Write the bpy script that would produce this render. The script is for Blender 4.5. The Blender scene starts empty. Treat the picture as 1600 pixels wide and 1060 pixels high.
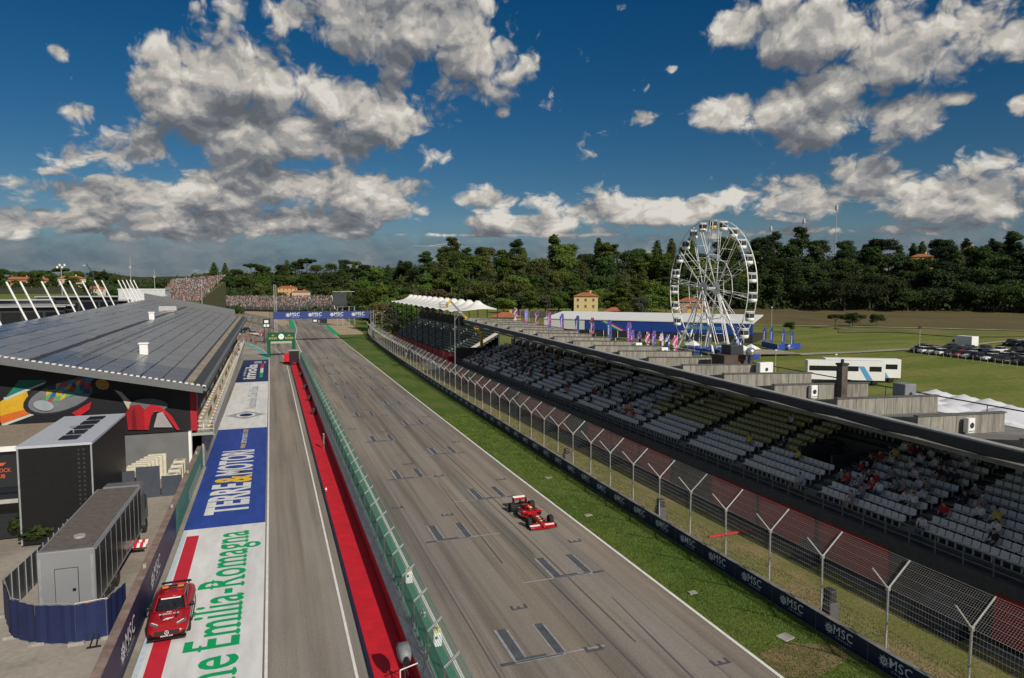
import bpy, bmesh, math, random
from mathutils import Vector, Matrix, noise as mnoise
R = math.radians
random.seed(7)
scene = bpy.context.scene
COL = scene.collection
# ------------------------------------------------------------------ camera
F_PX, CX, CY, CAM_H = 1067.0, 800.0, 530.0, 17.2      # 24 mm lens on a 1600 x 1060 frame
PITCH, YAW = R(4.181), R(19.41)
cam_d = bpy.data.cameras.new('camera'); cam = bpy.data.objects.new('camera', cam_d); COL.objects.link(cam)
cam_d.sensor_width = 36.0; cam_d.lens = 36.0*F_PX/1600.0
cam_d.clip_start = 0.2; cam_d.clip_end = 20000
cam.location = (0, 0, CAM_H); cam.rotation_euler = (R(90)-PITCH, 0, -YAW)
scene.camera = cam
# ------------------------------------------------------------------ sun, sky, exposure
SUN = Vector((0.42, -1.5, 1.0)).normalized()          # from shadows of the fence posts and the gantry
sun_d = bpy.data.lights.new('sun', 'SUN'); sun_o = bpy.data.objects.new('sun', sun_d); COL.objects.link(sun_o)
sun_d.energy = 5.0; sun_d.angle = R(0.55); sun_d.color = (1.0, 0.93, 0.82)
sun_o.location = (30, -60, 120)
sun_o.rotation_euler = (-SUN).to_track_quat('-Z', 'Y').to_euler()
scene.view_settings.view_transform = 'Standard'; scene.view_settings.look = 'None'
scene.view_settings.exposure = -0.32; scene.view_settings.gamma = 1.0
scene.view_settings.use_curve_mapping = False
# ---- photo pixel -> direction / place
_cp, _sp, _cy, _sy = math.cos(PITCH), math.sin(PITCH), math.cos(YAW), math.sin(YAW)
def ray(px, py):
    x = (px-CX)/F_PX; y = -(py-CY)/F_PX
    f = _cp + y*_sp; u = -_sp + y*_cp
    return Vector((x*_cy + f*_sy, -x*_sy + f*_cy, u))
def G(px, py, z=0.0):
    r = ray(px, py); t = (z-CAM_H)/r.z
    return Vector((r.x*t, r.y*t, z))
def atD(px, py, D):
    r = ray(px, py); t = D/math.hypot(r.x, r.y)
    return Vector((r.x*t, r.y*t, CAM_H+r.z*t))
def azel(px, py):
    r = ray(px, py); return math.degrees(math.atan2(r.x, r.y)), math.degrees(math.atan2(r.z, math.hypot(r.x, r.y)))
# ------------------------------------------------------------------ world: Nishita sky with cumulus
world = bpy.data.worlds.new('World'); scene.world = world; world.use_nodes = True
WT = world.node_tree; WN = WT.nodes; WL = WT.links; WN.clear()
def build_sky():
    def nd(tree, t, **kw):
        n = tree.nodes.new(t)
        for k, v in kw.items(): setattr(n, k, v)
        return n
    def mth(tree, op, a, b=None, c=None, clamp=False):
        n = tree.nodes.new('ShaderNodeMath'); n.operation = op; n.use_clamp = clamp
        for i, v in enumerate((a, b, c)):
            if v is None: continue
            if isinstance(v, (int, float)): n.inputs[i].default_value = v
            else: tree.links.new(v, n.inputs[i])
        return n.outputs[0]
    def vm(tree, op, a, b=None, c=None):
        n = tree.nodes.new('ShaderNodeVectorMath'); n.operation = op
        for i, v in enumerate((a, b, c)):
            if v is None: continue
            if isinstance(v, (tuple, list)): n.inputs[i].default_value = v
            else: tree.links.new(v, n.inputs[i])
        return n.outputs['Value'] if op in ('LENGTH', 'DOT_PRODUCT') else n.outputs[0]
    # cloud banks: pixel centre, half width, height above centre, depth below centre (0: as above)
    banks = [
     (615, 40, 215, 95, 85), (745, 90, 85, 60, 0), (470, 25, 65, 45, 0),
     (400, 115, 190, 55, 60), (560, 165, 120, 60, 0), (290, 165, 90, 55, 0),
     (430, 215, 215, 70, 80), (610, 200, 110, 48, 60), (690, 242, 46, 26, 0),
     (185, 238, 125, 48, 40), (130, 178, 45, 30, 0),
     (500, 290, 160, 55, 60), (330, 300, 120, 50, 0), (180, 312, 115, 42, 36), (590, 332, 80, 40, 26),
     (80, 348, 190, 30, 24), (300, 350, 300, 34, 24), (500, 350, 150, 34, 24),
     (1260, 55, 155, 65, 55), (1400, 95, 120, 50, 0), (1560, 55, 120, 90, 65), (1165, 40, 55, 45, 0),
     (1290, 182, 150, 62, 52), (1400, 192, 75, 50, 0), (1130, 175, 55, 32, 0),
     (1360, 300, 90, 56, 45), (1260, 318, 160, 42, 30), (1180, 300, 90, 40, 30), (1510, 318, 190, 58, 36),
     (990, 336, 150, 46, 30), (920, 328, 60, 28, 0), (1080, 325, 70, 36, 0),
     (770, 314, 75, 32, 0), (800, 350, 130, 22, 0), (1010, 185, 34, 16, 0), (1045, 108, 18, 9, 0), (88, 78, 26, 22, 0),
     (75, 268, 36, 9, 0), (1497, 155, 34, 14, 0), (1588, 165, 26, 20, 0), (785, 178, 13, 9, 0),
     (760, 368, 560, 7, 0), (1250, 362, 420, 14, 0)]
    g = bpy.data.node_groups.new('cloud_thickness', 'ShaderNodeTree')
    g.interface.new_socket('Vector', in_out='INPUT', socket_type='NodeSocketVector')
    g.interface.new_socket('T', in_out='OUTPUT', socket_type='NodeSocketFloat')
    gi = g.nodes.new('NodeGroupInput'); go = g.nodes.new('NodeGroupOutput')
    P = gi.outputs[0]
    acc = None
    for (px, py, a, up, dn) in banks:
        u0, v0 = azel(px, py)
        u1, _ = azel(px+a, py); _, v1 = azel(px, py-up)
        su = 1.0/abs(u1-u0); sv = 1.0/abs(v1-v0)
        d = vm(g, 'MULTIPLY_ADD', P, (su, sv, 0), (-u0*su, -v0*sv, 0))
        if dn: d = vm(g, 'MAXIMUM', d, vm(g, 'MULTIPLY', d, (-1, -up/dn, 0)))
        L = vm(g, 'LENGTH', d)
        if a < 50 or up < 15: L = mth(g, 'ADD', L, 0.16 if a < 50 else 0.3)
        acc = L if acc is None else mth(g, 'MINIMUM', acc, L)
    acc = mth(g, 'MULTIPLY_ADD', mth(g, 'MINIMUM', acc, 2.6), -0.8, 0.8)
    # generic clouds high above the frame
    sep = g.nodes.new('ShaderNodeSeparateXYZ'); g.links.new(P, sep.inputs[0])
    hi = mth(g, 'MULTIPLY', mth(g, 'SUBTRACT', sep.outputs[1], 27.0), 0.06, clamp=True)
    hi = mth(g, 'SUBTRACT', mth(g, 'MULTIPLY', hi, 0.62), 0.4)
    acc = mth(g, 'MAXIMUM', acc, hi)
    g.links.new(acc, go.inputs[0])
    g2 = bpy.data.node_groups.new('cloud_billows', 'ShaderNodeTree')
    g2.interface.new_socket('Vector', in_out='INPUT', socket_type='NodeSocketVector')
    g2.interface.new_socket('T', in_out='OUTPUT', socket_type='NodeSocketFloat')
    gi2 = g2.nodes.new('NodeGroupInput'); go2 = g2.nodes.new('NodeGroupOutput')
    sep = g2.nodes.new('ShaderNodeSeparateXYZ'); g2.links.new(gi2.outputs[0], sep.inputs[0])
    # log-stretched elevation keeps far clouds flatter and smaller
    lv = mth(g2, 'MULTIPLY', mth(g2, 'LOGARITHM', mth(g2, 'ADD', mth(g2, 'MAXIMUM', sep.outputs[1], -2.0), 12.0), 2.718), 30.0)
    cmb = g2.nodes.new('ShaderNodeCombineXYZ'); g2.links.new(sep.outputs[0], cmb.inputs[0]); g2.links.new(lv, cmb.inputs[1])
    def ntex(scale, detail, rough, dist, vec):
        n = g2.nodes.new('ShaderNodeTexNoise'); n.noise_dimensions = '2D'
        n.inputs['Scale'].default_value = scale; n.inputs['Detail'].default_value = detail
        n.inputs['Roughness'].default_value = rough; n.inputs['Distortion'].default_value = dist
        g2.links.new(vec, n.inputs['Vector']); return n
    n1 = ntex(0.105, 9, 0.56, 0.15, cmb.outputs[0])
    wob = ntex(0.35, 2, .5, 0, cmb.outputs[0])
    w2 = vm(g2, 'MULTIPLY_ADD', vm(g2, 'SUBTRACT', wob.outputs['Color'], (.5, .5, .5)), (2.6, 2.6, 0), cmb.outputs[0])
    vo = g2.nodes.new('ShaderNodeTexVoronoi'); vo.voronoi_dimensions = '2D'; vo.feature = 'F1'; vo.inputs['Scale'].default_value = .26
    vo.inputs['Detail'].default_value = 3.0; vo.inputs['Roughness'].default_value = .5; vo.inputs['Lacunarity'].default_value = 2.3
    g2.links.new(w2, vo.inputs['Vector'])
    t = mth(g2, 'MULTIPLY', mth(g2, 'SUBTRACT', n1.outputs[0], 0.5), 1.8)
    t = mth(g2, 'MULTIPLY_ADD', mth(g2, 'SUBTRACT', vo.outputs['Distance'], 0.40), -0.80, t)
    g2.links.new(mth(g2, 'ADD', t, 0.36), go2.inputs[0])
    # ---- world tree
    tc = nd(WT, 'ShaderNodeTexCoord')
    s = nd(WT, 'ShaderNodeSeparateXYZ'); WL.new(tc.outputs['Generated'], s.inputs[0])
    az = mth(WT, 'MULTIPLY', mth(WT, 'ARCTAN2', s.outputs[0], s.outputs[1]), 57.2958)
    # the same weather all round: azimuth folded every 90 degrees about the view
    fold = mth(WT, 'ADD', mth(WT, 'PINGPONG', mth(WT, 'ADD', az, 25.6+360), 90.0), -25.6)
    el = mth(WT, 'MULTIPLY', mth(WT, 'ARCSINE', s.outputs[2]), 57.2958)
    cb = nd(WT, 'ShaderNodeCombineXYZ'); WL.new(fold, cb.inputs[0]); WL.new(el, cb.inputs[1])
    def ev(grp, off):
        n = nd(WT, 'ShaderNodeGroup', node_tree=grp)
        WL.new(vm(WT, 'ADD', cb.outputs[0], off), n.inputs[0]); return n.outputs[0]
    b0 = ev(g, (0, 0, 0)); n0 = ev(g2, (0, 0, 0)); b2 = ev(g, (0.6, 2.6, 0)); n1 = ev(g2, (0.22, 0.55, 0)); n2 = ev(g2, (.6, 1.7, 0))
    t0 = mth(WT, 'ADD', b0, n0)
    alpha = nd(WT, 'ShaderNodeMapRange', interpolation_type='SMOOTHSTEP'); WL.new(t0, alpha.inputs[0])
    alpha.inputs[1].default_value = 0.0; alpha.inputs[2].default_value = 0.40
    small = mth(WT, 'SUBTRACT', n0, n1); mid = mth(WT, 'SUBTRACT', n0, n2); big = mth(WT, 'MINIMUM', mth(WT, 'MAXIMUM', mth(WT, 'SUBTRACT', b0, b2), -0.38), 0.24)
    thick = mth(WT, 'MULTIPLY', mth(WT, 'MINIMUM', mth(WT, 'MAXIMUM', t0, 0.0), 1.2), -0.25)
    lit = mth(WT, 'MULTIPLY_ADD', small, 0.55, mth(WT, 'MULTIPLY_ADD', mid, 0.55, mth(WT, 'MULTIPLY_ADD', big, 1.0, mth(WT, 'ADD', thick, 0.55))), clamp=True)
    ramp = nd(WT, 'ShaderNodeValToRGB'); WL.new(lit, ramp.inputs[0])
    cr = ramp.color_ramp; cr.interpolation = 'EASE'
    cr.elements[0].position = 0.0; cr.elements[0].color = (0.17, 0.185, 0.215, 1)
    cr.elements[1].position = 1.0; cr.elements[1].color = (1.0, 0.96, 0.88, 1)
    for p, c in ((.28, (.26, .275, .30, 1)), (.52, (.47, .465, .46, 1)), (.76, (.74, .70, .63, 1))):
        e = cr.elements.new(p); e.color = c
    # sky
    sky = nd(WT, 'ShaderNodeTexSky', sky_type='NISHITA'); sky.sun_disc = False
    sky.sun_elevation = math.asin(SUN.z); sky.sun_rotation = math.atan2(SUN.x, SUN.y)
    sky.altitude = 50; sky.air_density = 1.0; sky.dust_density = 0.25; sky.ozone_density = 4.0
    hs = nd(WT, 'ShaderNodeHueSaturation'); hs.inputs['Saturation'].default_value = 1.38; hs.inputs['Value'].default_value = 0.50
    WL.new(sky.outputs[0], hs.inputs['Color'])
    bg1 = nd(WT, 'ShaderNodeBackground'); bg1.inputs['Strength'].default_value = 0.10; WL.new(hs.outputs[0], bg1.inputs[0])
    bg2 = nd(WT, 'ShaderNodeBackground'); bg2.inputs['Strength'].default_value = 0.86; WL.new(ramp.outputs[0], bg2.inputs[0])
    mx = nd(WT, 'ShaderNodeMixShader'); WL.new(alpha.outputs[0], mx.inputs[0]); WL.new(bg1.outputs[0], mx.inputs[1]); WL.new(bg2.outputs[0], mx.inputs[2])
    # far banks of grey haze-dimmed cloud low over the horizon
    hz = nd(WT, 'ShaderNodeMapRange', interpolation_type='SMOOTHSTEP'); WL.new(mth(WT, 'MULTIPLY_ADD', n0, -1.6, el), hz.inputs[0])
    hz.inputs[1].default_value = 6.2; hz.inputs[2].default_value = 2.2; hz.inputs[3].default_value = 0.0; hz.inputs[4].default_value = 0.86
    bg3 = nd(WT, 'ShaderNodeBackground'); bg3.inputs['Strength'].default_value = 0.9
    hc = nd(WT, 'ShaderNodeMix', data_type='RGBA'); WL.new(mth(WT, 'MULTIPLY_ADD', n1, 0.9, 0.25, clamp=True), hc.inputs[0]); hc.inputs[6].default_value = (.125, .185, .255, 1); hc.inputs[7].default_value = (.34, .36, .38, 1)
    WL.new(hc.outputs[2], bg3.inputs[0])
    mx2 = nd(WT, 'ShaderNodeMixShader'); WL.new(hz.outputs[0], mx2.inputs[0]); WL.new(bg1.outputs[0], mx2.inputs[1]); WL.new(bg3.outputs[0], mx2.inputs[2]); WL.new(mx2.outputs[0], mx.inputs[1])
    out = nd(WT, 'ShaderNodeOutputWorld'); WL.new(mx.outputs[0], out.inputs[0])
    world.cycles.sampling_method = 'MANUAL'; world.cycles.sample_map_resolution = 512
build_sky()
# ------------------------------------------------------------------ materials
MATS = {}
def mat(name, col, rough=0.7, var=0.12, scale=3.0, bump=0.0, metal=0.0, spec=0.4, stretch=None, alpha=None, trans=0.0,
        detail=5.0, var2=0.0, scale2=0.3, coat=0.0, sheet=False, emit=None):
    """Principled material whose colour is broken up by one or two noise scales in world metres."""
    if name in MATS: return MATS[name]
    m = bpy.data.materials.new(name); m.use_nodes = True; MATS[name] = m
    T = m.node_tree; N = T.nodes; L = T.links; b = N['Principled BSDF']
    c = tuple(col)+(1,)
    b.inputs['Roughness'].default_value = rough; b.inputs['Metallic'].default_value = metal
    b.inputs['Specular IOR Level'].default_value = spec; b.inputs['Coat Weight'].default_value = coat
    b.inputs['Transmission Weight'].default_value = trans
    if emit: b.inputs['Emission Color'].default_value = c; b.inputs['Emission Strength'].default_value = emit
    geo = N.new('ShaderNodeNewGeometry'); vec = geo.outputs['Position']
    if stretch:
        mp = N.new('ShaderNodeVectorMath'); mp.operation = 'MULTIPLY'; mp.inputs[1].default_value = stretch
        L.new(vec, mp.inputs[0]); vec = mp.outputs[0]
    def noise(sc, det=detail):
        n = N.new('ShaderNodeTexNoise'); n.inputs['Scale'].default_value = sc; n.inputs['Detail'].default_value = det
        n.inputs['Roughness'].default_value = 0.6; L.new(vec, n.inputs['Vector']); return n.outputs[0]
    def mul(a, fac, amt):
        mr = N.new('ShaderNodeMapRange'); L.new(fac, mr.inputs[0]); mr.inputs[1].default_value = .28; mr.inputs[2].default_value = .72
        mr.inputs[3].default_value = 1-amt; mr.inputs[4].default_value = 1+amt
        v = N.new('ShaderNodeVectorMath'); v.operation = 'SCALE'
        if isinstance(a, tuple): v.inputs[0].default_value = a[:3]
        else: L.new(a, v.inputs[0])
        L.new(mr.outputs[0], v.inputs['Scale']); return v.outputs[0]
    out = c
    if var or bump:
        n1 = noise(scale)
        if var: out = mul(out, n1, var)
        if bump:
            bp = N.new('ShaderNodeBump'); bp.inputs['Strength'].default_value = bump; bp.inputs['Distance'].default_value = 0.03
            L.new(n1, bp.inputs['Height']); L.new(bp.outputs[0], b.inputs['Normal'])
    if var2: out = mul(out, noise(scale2, 3), var2)
    if isinstance(out, tuple): b.inputs['Base Color'].default_value = out
    else: L.new(out, b.inputs['Base Color'])
    return m
def blend_mat(name, cols, rough=0.9, scale=0.05, scale2=2.0, amt2=0.3, bump=0.3, stretch=None, spec=0.25, thr=(0.42, 0.58), bscale=None):
    """Two ground colours mixed by large noise, with fine speckle over both."""
    m = mat(name, cols[0], rough, var=0, spec=spec); T = m.node_tree; N = T.nodes; L = T.links; b = N['Principled BSDF']
    geo = N.new('ShaderNodeNewGeometry'); vec = geo.outputs['Position']
    v2 = vec
    if stretch:
        mp = N.new('ShaderNodeVectorMath'); mp.operation = 'MULTIPLY'; mp.inputs[1].default_value = stretch
        L.new(vec, mp.inputs[0]); v2 = mp.outputs[0]
    def noise(v, sc, det):
        n = N.new('ShaderNodeTexNoise'); n.inputs['Scale'].default_value = sc; n.inputs['Detail'].default_value = det
        n.inputs['Roughness'].default_value = .62; L.new(v, n.inputs['Vector']); return n.outputs[0]
    mr = N.new('ShaderNodeMapRange'); mr.interpolation_type = 'SMOOTHSTEP'; L.new(noise(v2, scale, 6), mr.inputs[0])
    mr.inputs[1].default_value, mr.inputs[2].default_value = thr
    mx = N.new('ShaderNodeMix'); mx.data_type = 'RGBA'; L.new(mr.outputs[0], mx.inputs[0])
    mx.inputs[6].default_value = tuple(cols[0])+(1,); mx.inputs[7].default_value = tuple(cols[1])+(1,)
    nf = noise(vec, scale2, 5)
    m2 = N.new('ShaderNodeMapRange'); L.new(nf, m2.inputs[0]); m2.inputs[1].default_value = .3; m2.inputs[2].default_value = .7
    m2.inputs[3].default_value = 1-amt2; m2.inputs[4].default_value = 1+amt2
    sc = N.new('ShaderNodeVectorMath'); sc.operation = 'SCALE'; L.new(mx.outputs[2], sc.inputs[0]); L.new(m2.outputs[0], sc.inputs['Scale'])
    L.new(sc.outputs[0], b.inputs['Base Color'])
    if bump:
        bp = N.new('ShaderNodeBump'); bp.inputs['Strength'].default_value = bump; bp.inputs['Distance'].default_value = .05
        L.new(nf, bp.inputs['Height']); L.new(bp.outputs[0], b.inputs['Normal'])
    return m
def asphalt(name, base, streak_amt, seams=True):
    """Worn asphalt: coarse aggregate, patches, dark rubber laid in long streaks along the track, paving seams."""
    m = mat(name, base, 0.85, var=0, spec=0.3); T = m.node_tree; N = T.nodes; L = T.links; b = N['Principled BSDF']
    geo = N.new('ShaderNodeNewGeometry')
    def vec(s):
        mp = N.new('ShaderNodeVectorMath'); mp.operation = 'MULTIPLY'; mp.inputs[1].default_value = s; L.new(geo.outputs['Position'], mp.inputs[0]); return mp.outputs[0]
    def noise(v, sc, det, r=.6):
        n = N.new('ShaderNodeTexNoise'); n.inputs['Scale'].default_value = sc; n.inputs['Detail'].default_value = det; n.inputs['Roughness'].default_value = r; L.new(v, n.inputs['Vector']); return n.outputs[0]
    def rng(f, a, bb, lo, hi):
        r = N.new('ShaderNodeMapRange'); r.interpolation_type = 'SMOOTHSTEP'; L.new(f, r.inputs[0])
        for i, v in enumerate((a, bb, lo, hi)): r.inputs[i+1].default_value = v
        return r.outputs[0]
    def times(a, bb):
        n = N.new('ShaderNodeMath'); n.operation = 'MULTIPLY'; L.new(a, n.inputs[0]); L.new(bb, n.inputs[1]); return n.outputs[0]
    grain = noise(vec((1, 1, 1)), 14.0, 8, .75)
    f = rng(grain, .3, .7, .80, 1.20)
    f = times(f, rng(noise(vec((1.0, .018, 1)), .8, 5), .38, .68, 1.05, 1-streak_amt))          # rubber streaks
    f = times(f, rng(noise(vec((3.2, .03, 1)), 1.0, 4), .55, .75, 1.0, 1-streak_amt*.8))
    f = times(f, rng(noise(vec((1, .25, 1)), .12, 4), .35, .65, .90, 1.10))                       # patches
    f = times(f, rng(noise(vec((1, .6, 1)), .9, 6, .7), .66, .74, 1.0, .82))                       # oil spots
    if seams:
        w = N.new('ShaderNodeSeparateXYZ'); L.new(geo.outputs['Position'], w.inputs[0])
        mo = N.new('ShaderNodeMath'); mo.operation = 'PINGPONG'; L.new(w.outputs[0], mo.inputs[0]); mo.inputs[1].default_value = 2.35
        f = times(f, rng(mo.outputs[0], .015, .05, .72, 1.0))
    hue = N.new('ShaderNodeMix'); hue.data_type = 'RGBA'; L.new(rng(noise(vec((1, .05, 1)), .25, 3), .4, .6, 0, 1), hue.inputs[0])
    hue.inputs[6].default_value = tuple(base)+(1,); hue.inputs[7].default_value = (base[0]*1.06, base[1]*.98, base[2]*.9, 1)
    sc = N.new('ShaderNodeVectorMath'); sc.operation = 'SCALE'; L.new(hue.outputs[2], sc.inputs[0]); L.new(f, sc.inputs['Scale'])
    L.new(sc.outputs[0], b.inputs['Base Color'])
    bp = N.new('ShaderNodeBump'); bp.inputs['Strength'].default_value = .35; bp.inputs['Distance'].default_value = .015; L.new(grain, bp.inputs['Height']); L.new(bp.outputs[0], b.inputs['Normal'])
    return m
# ------------------------------------------------------------------ mesh building
class MB:
    def __init__(s): s.v = []; s.f = []; s.m = []; s.M = None
    def add(s, vs, fs, mi=0):
        o = len(s.v)
        s.v += [tuple(s.M @ Vector(p)) for p in vs] if s.M else [tuple(p) for p in vs]
        s.f += [tuple(i+o for i in f) for f in fs]; s.m += [mi]*len(fs); return s
    def box(s, x0, x1, y0, y1, z0, z1, mi=0):
        return s.add([(x0,y0,z0),(x1,y0,z0),(x1,y1,z0),(x0,y1,z0),(x0,y0,z1),(x1,y0,z1),(x1,y1,z1),(x0,y1,z1)],
                     [(0,3,2,1),(4,5,6,7),(0,1,5,4),(1,2,6,5),(2,3,7,6),(3,0,4,7)], mi)
    def cbox(s, c, sx, sy, sz, mi=0): return s.box(c[0]-sx/2, c[0]+sx/2, c[1]-sy/2, c[1]+sy/2, c[2]-sz/2, c[2]+sz/2, mi)
    def bbox(s, x0, x1, y0, y1, z0, z1, r=.02, mi=0):
        """box with chamfered vertical and top edges"""
        o = [(x0+r,y0),(x1-r,y0),(x1,y0+r),(x1,y1-r),(x1-r,y1),(x0+r,y1),(x0,y1-r),(x0,y0+r)]
        i = [(x0+r,y0+r),(x1-r,y0+r),(x1-r,y0+r),(x1-r,y1-r),(x1-r,y1-r),(x0+r,y1-r),(x0+r,y1-r),(x0+r,y0+r)]
        vs = [(x,y,z0) for x,y in o]+[(x,y,z1-r) for x,y in o]+[(x*.5+a*.5,y*.5+b*.5,z1) for (x,y),(a,b) in zip(o,i)]
        fs = [(k,(k+1)%8,8+(k+1)%8,8+k) for k in range(8)]+[(8+k,8+(k+1)%8,16+(k+1)%8,16+k) for k in range(8)]+[tuple(range(16,24)),tuple(range(7,-1,-1))]
        return s.add(vs, fs, mi)
    def quad(s, a, b, c, d, mi=0): return s.add([a,b,c,d], [(0,1,2,3)], mi)
    def poly(s, pts, mi=0): return s.add(pts, [tuple(range(len(pts)))], mi)
    def prism(s, pts, z0, z1, mi=0):
        n = len(pts)
        return s.add([(p[0],p[1],z0) for p in pts]+[(p[0],p[1],z1) for p in pts],
                     [tuple(range(n-1,-1,-1)), tuple(range(n,2*n))]+[(i,(i+1)%n,n+(i+1)%n,n+i) for i in range(n)], mi)
    def ext(s, pts, d, mi=0):
        """3-D outline pushed along vector d"""
        n = len(pts); d = Vector(d)
        return s.add(list(pts)+[tuple(Vector(p)+d) for p in pts],
                     [tuple(range(n-1,-1,-1)), tuple(range(n,2*n))]+[(i,(i+1)%n,n+(i+1)%n,n+i) for i in range(n)], mi)
    def tube(s, p, q, r, n=6, r2=None, mi=0, caps=True):
        p = Vector(p); q = Vector(q); r2 = r if r2 is None else r2
        d = (q-p); 
        if d.length < 1e-6: return s
        d.normalize(); u = d.orthogonal().normalized(); w = d.cross(u)
        ring = lambda c, rr: [c+(u*math.cos(2*math.pi*k/n)+w*math.sin(2*math.pi*k/n))*rr for k in range(n)]
        fs = [(k,(k+1)%n,n+(k+1)%n,n+k) for k in range(n)]
        if caps: fs += [tuple(range(n-1,-1,-1)), tuple(range(n,2*n))]
        return s.add(ring(p,r)+ring(q,r2), fs, mi)
    def path(s, pts, r, n=6, mi=0):
        for a, b in zip(pts[:-1], pts[1:]): s.tube(a, b, r, n, mi=mi)
        return s
    def bar(s, p, q, w, h, mi=0):
        """rectangular bar from p to q, w sideways, h up"""
        p = Vector(p); q = Vector(q); d = (q-p).normalized(); up = Vector((0,0,1))
        if abs(d.z) > .95: up = Vector((0,1,0))
        a = d.cross(up).normalized()*w/2; b = a.cross(d).normalized()*h/2
        return s.add([p-a-b,p+a-b,p+a+b,p-a+b,q-a-b,q+a-b,q+a+b,q-a+b], [(0,1,2,3),(7,6,5,4),(0,4,5,1),(1,5,6,2),(2,6,7,3),(3,7,4,0)], mi)
    def lathe(s, prof, n=16, mi=0, axis='z', c=(0,0,0)):
        vs = []
        for r, h in prof:
            for k in range(n):
                a = 2*math.pi*k/n; x, y = r*math.cos(a), r*math.sin(a)
                vs.append({'z': (c[0]+x, c[1]+y, c[2]+h), 'x': (c[0]+h, c[1]+x, c[2]+y), 'y': (c[0]+y, c[1]+h, c[2]+x)}[axis])
        fs = [(i*n+k, i*n+(k+1)%n, (i+1)*n+(k+1)%n, (i+1)*n+k) for i in range(len(prof)-1) for k in range(n)]
        return s.add(vs, fs, mi)
    def loft(s, rings, mi=0, closed=True, caps=True):
        n = len(rings[0]); vs = [p for r in rings for p in r]; fs = []
        for i in range(len(rings)-1):
            for k in range(n if closed else n-1): fs.append((i*n+k, i*n+(k+1)%n, (i+1)*n+(k+1)%n, (i+1)*n+k))
        if caps and closed: fs += [tuple(range(n-1,-1,-1)), tuple(range((len(rings)-1)*n, len(rings)*n))]
        return s.add(vs, fs, mi)
    def mesh(s, name, mats, smooth=False):
        me = bpy.data.meshes.new(name); me.from_pydata(s.v, [], s.f)
        for m in (mats if isinstance(mats, (list, tuple)) else [mats]): me.materials.append(m)
        if any(s.m): me.polygons.foreach_set('material_index', s.m)
        if smooth: me.polygons.foreach_set('use_smooth', [True]*len(s.f))
        me.update(); return me
    def build(s, name, mats, parent=None, smooth=False, subsurf=0, loc=None, rz=0.0):
        o = link(name, s.mesh(name, mats, smooth), parent)
        if loc is not None: o.location = loc
        if rz: o.rotation_euler.z = rz
        if subsurf:
            md = o.modifiers.new('smooth', 'SUBSURF'); md.levels = subsurf; md.render_levels = subsurf
        return o
def link(name, data, parent=None):
    o = bpy.data.objects.new(name, data); COL.objects.link(o)
    if parent: o.parent = parent
    return o
def tag(o, label=None, cat=None, group=None, kind=None):
    if label: o['label'] = label
    if cat: o['category'] = cat
    if group: o['group'] = group
    if kind: o['kind'] = kind
    return o
def thing(name, label, cat, loc=(0,0,0), rz=0.0, group=None):
    o = link(name, None); o.location = loc; o.rotation_euler.z = rz; o.empty_display_size = .3
    return tag(o, label, cat, group)
def copy_tree(o, parent=None, kids=None):
    c = o.copy(); COL.objects.link(c); c.parent = parent
    for ch in list(o.children): copy_tree(ch, c)
    return c
def T4(loc=(0,0,0), rz=0.0, rx=0.0, ry=0.0, s=(1,1,1)):
    return Matrix.Translation(loc) @ Matrix.Rotation(rz,4,'Z') @ Matrix.Rotation(ry,4,'Y') @ Matrix.Rotation(rx,4,'X') @ Matrix.Diagonal((*s,1))
_txt = {}
def text_mesh(s, bold=0.0, spacing=1.0, serif=False):
    """flat letters as a mesh, centred, height of capitals = 1"""
    key = (s, bold, spacing, serif)
    if key in _txt: return _txt[key]
    cu = bpy.data.curves.new('t', 'FONT'); cu.body = s; cu.offset = bold; cu.space_character = spacing; cu.resolution_u = 3; cu.fill_mode = 'FRONT'
    o = bpy.data.objects.new('t', cu); COL.objects.link(o)
    dg = bpy.context.evaluated_depsgraph_get(); me = bpy.data.meshes.new_from_object(o.evaluated_get(dg))
    vs = [v.co.copy() for v in me.vertices]; fs = [tuple(p.vertices) for p in me.polygons]
    bpy.data.objects.remove(o); bpy.data.curves.remove(cu); bpy.data.meshes.remove(me)
    x0 = min(v.x for v in vs); x1 = max(v.x for v in vs); hc = 0.69
    vs = [((v.x-(x0+x1)/2)/hc, v.y/hc, 0.0) for v in vs]
    if serif: vs, fs = add_serifs(vs, fs)
    _txt[key] = (vs, fs, (x1-x0)/hc)
    return _txt[key]
def add_serifs(vs, fs):
    """slab serifs: wherever a stem meets the baseline or the cap line, draw a short bar across its end"""
    vs = list(vs); fs = list(fs); base = list(fs); out = []
    for yl, h in ((0.035, 0.06), (0.965, 0.06), (0.71, 0.05)):
        iv = []
        for f in base:
            xs = []
            for i in range(len(f)):
                a, b = vs[f[i]], vs[f[(i+1) % len(f)]]
                if (a[1]-yl)*(b[1]-yl) < 0: xs.append(a[0]+(b[0]-a[0])*(yl-a[1])/(b[1]-a[1]))
            if len(xs) >= 2: iv.append((min(xs), max(xs)))
        iv.sort(); mg = []
        for i in iv:
            if mg and i[0] <= mg[-1][1]+.01: mg[-1][1] = max(mg[-1][1], i[1])
            else: mg.append(list(i))
        for a, b in mg:
            if .08 < b-a < .34:
                if yl == 0.71 and any(abs((a+b)/2-q) < .05 for q in out): continue
                if yl > .9: out.append((a+b)/2)
                o = len(vs); y0 = yl-.035
                vs += [(a-.09, y0, 0.002), (b+.09, y0, 0.002), (b+.09, y0+h, 0.002), (a-.09, y0+h, 0.002)]; fs.append((o, o+1, o+2, o+3))
    return vs, fs
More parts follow.
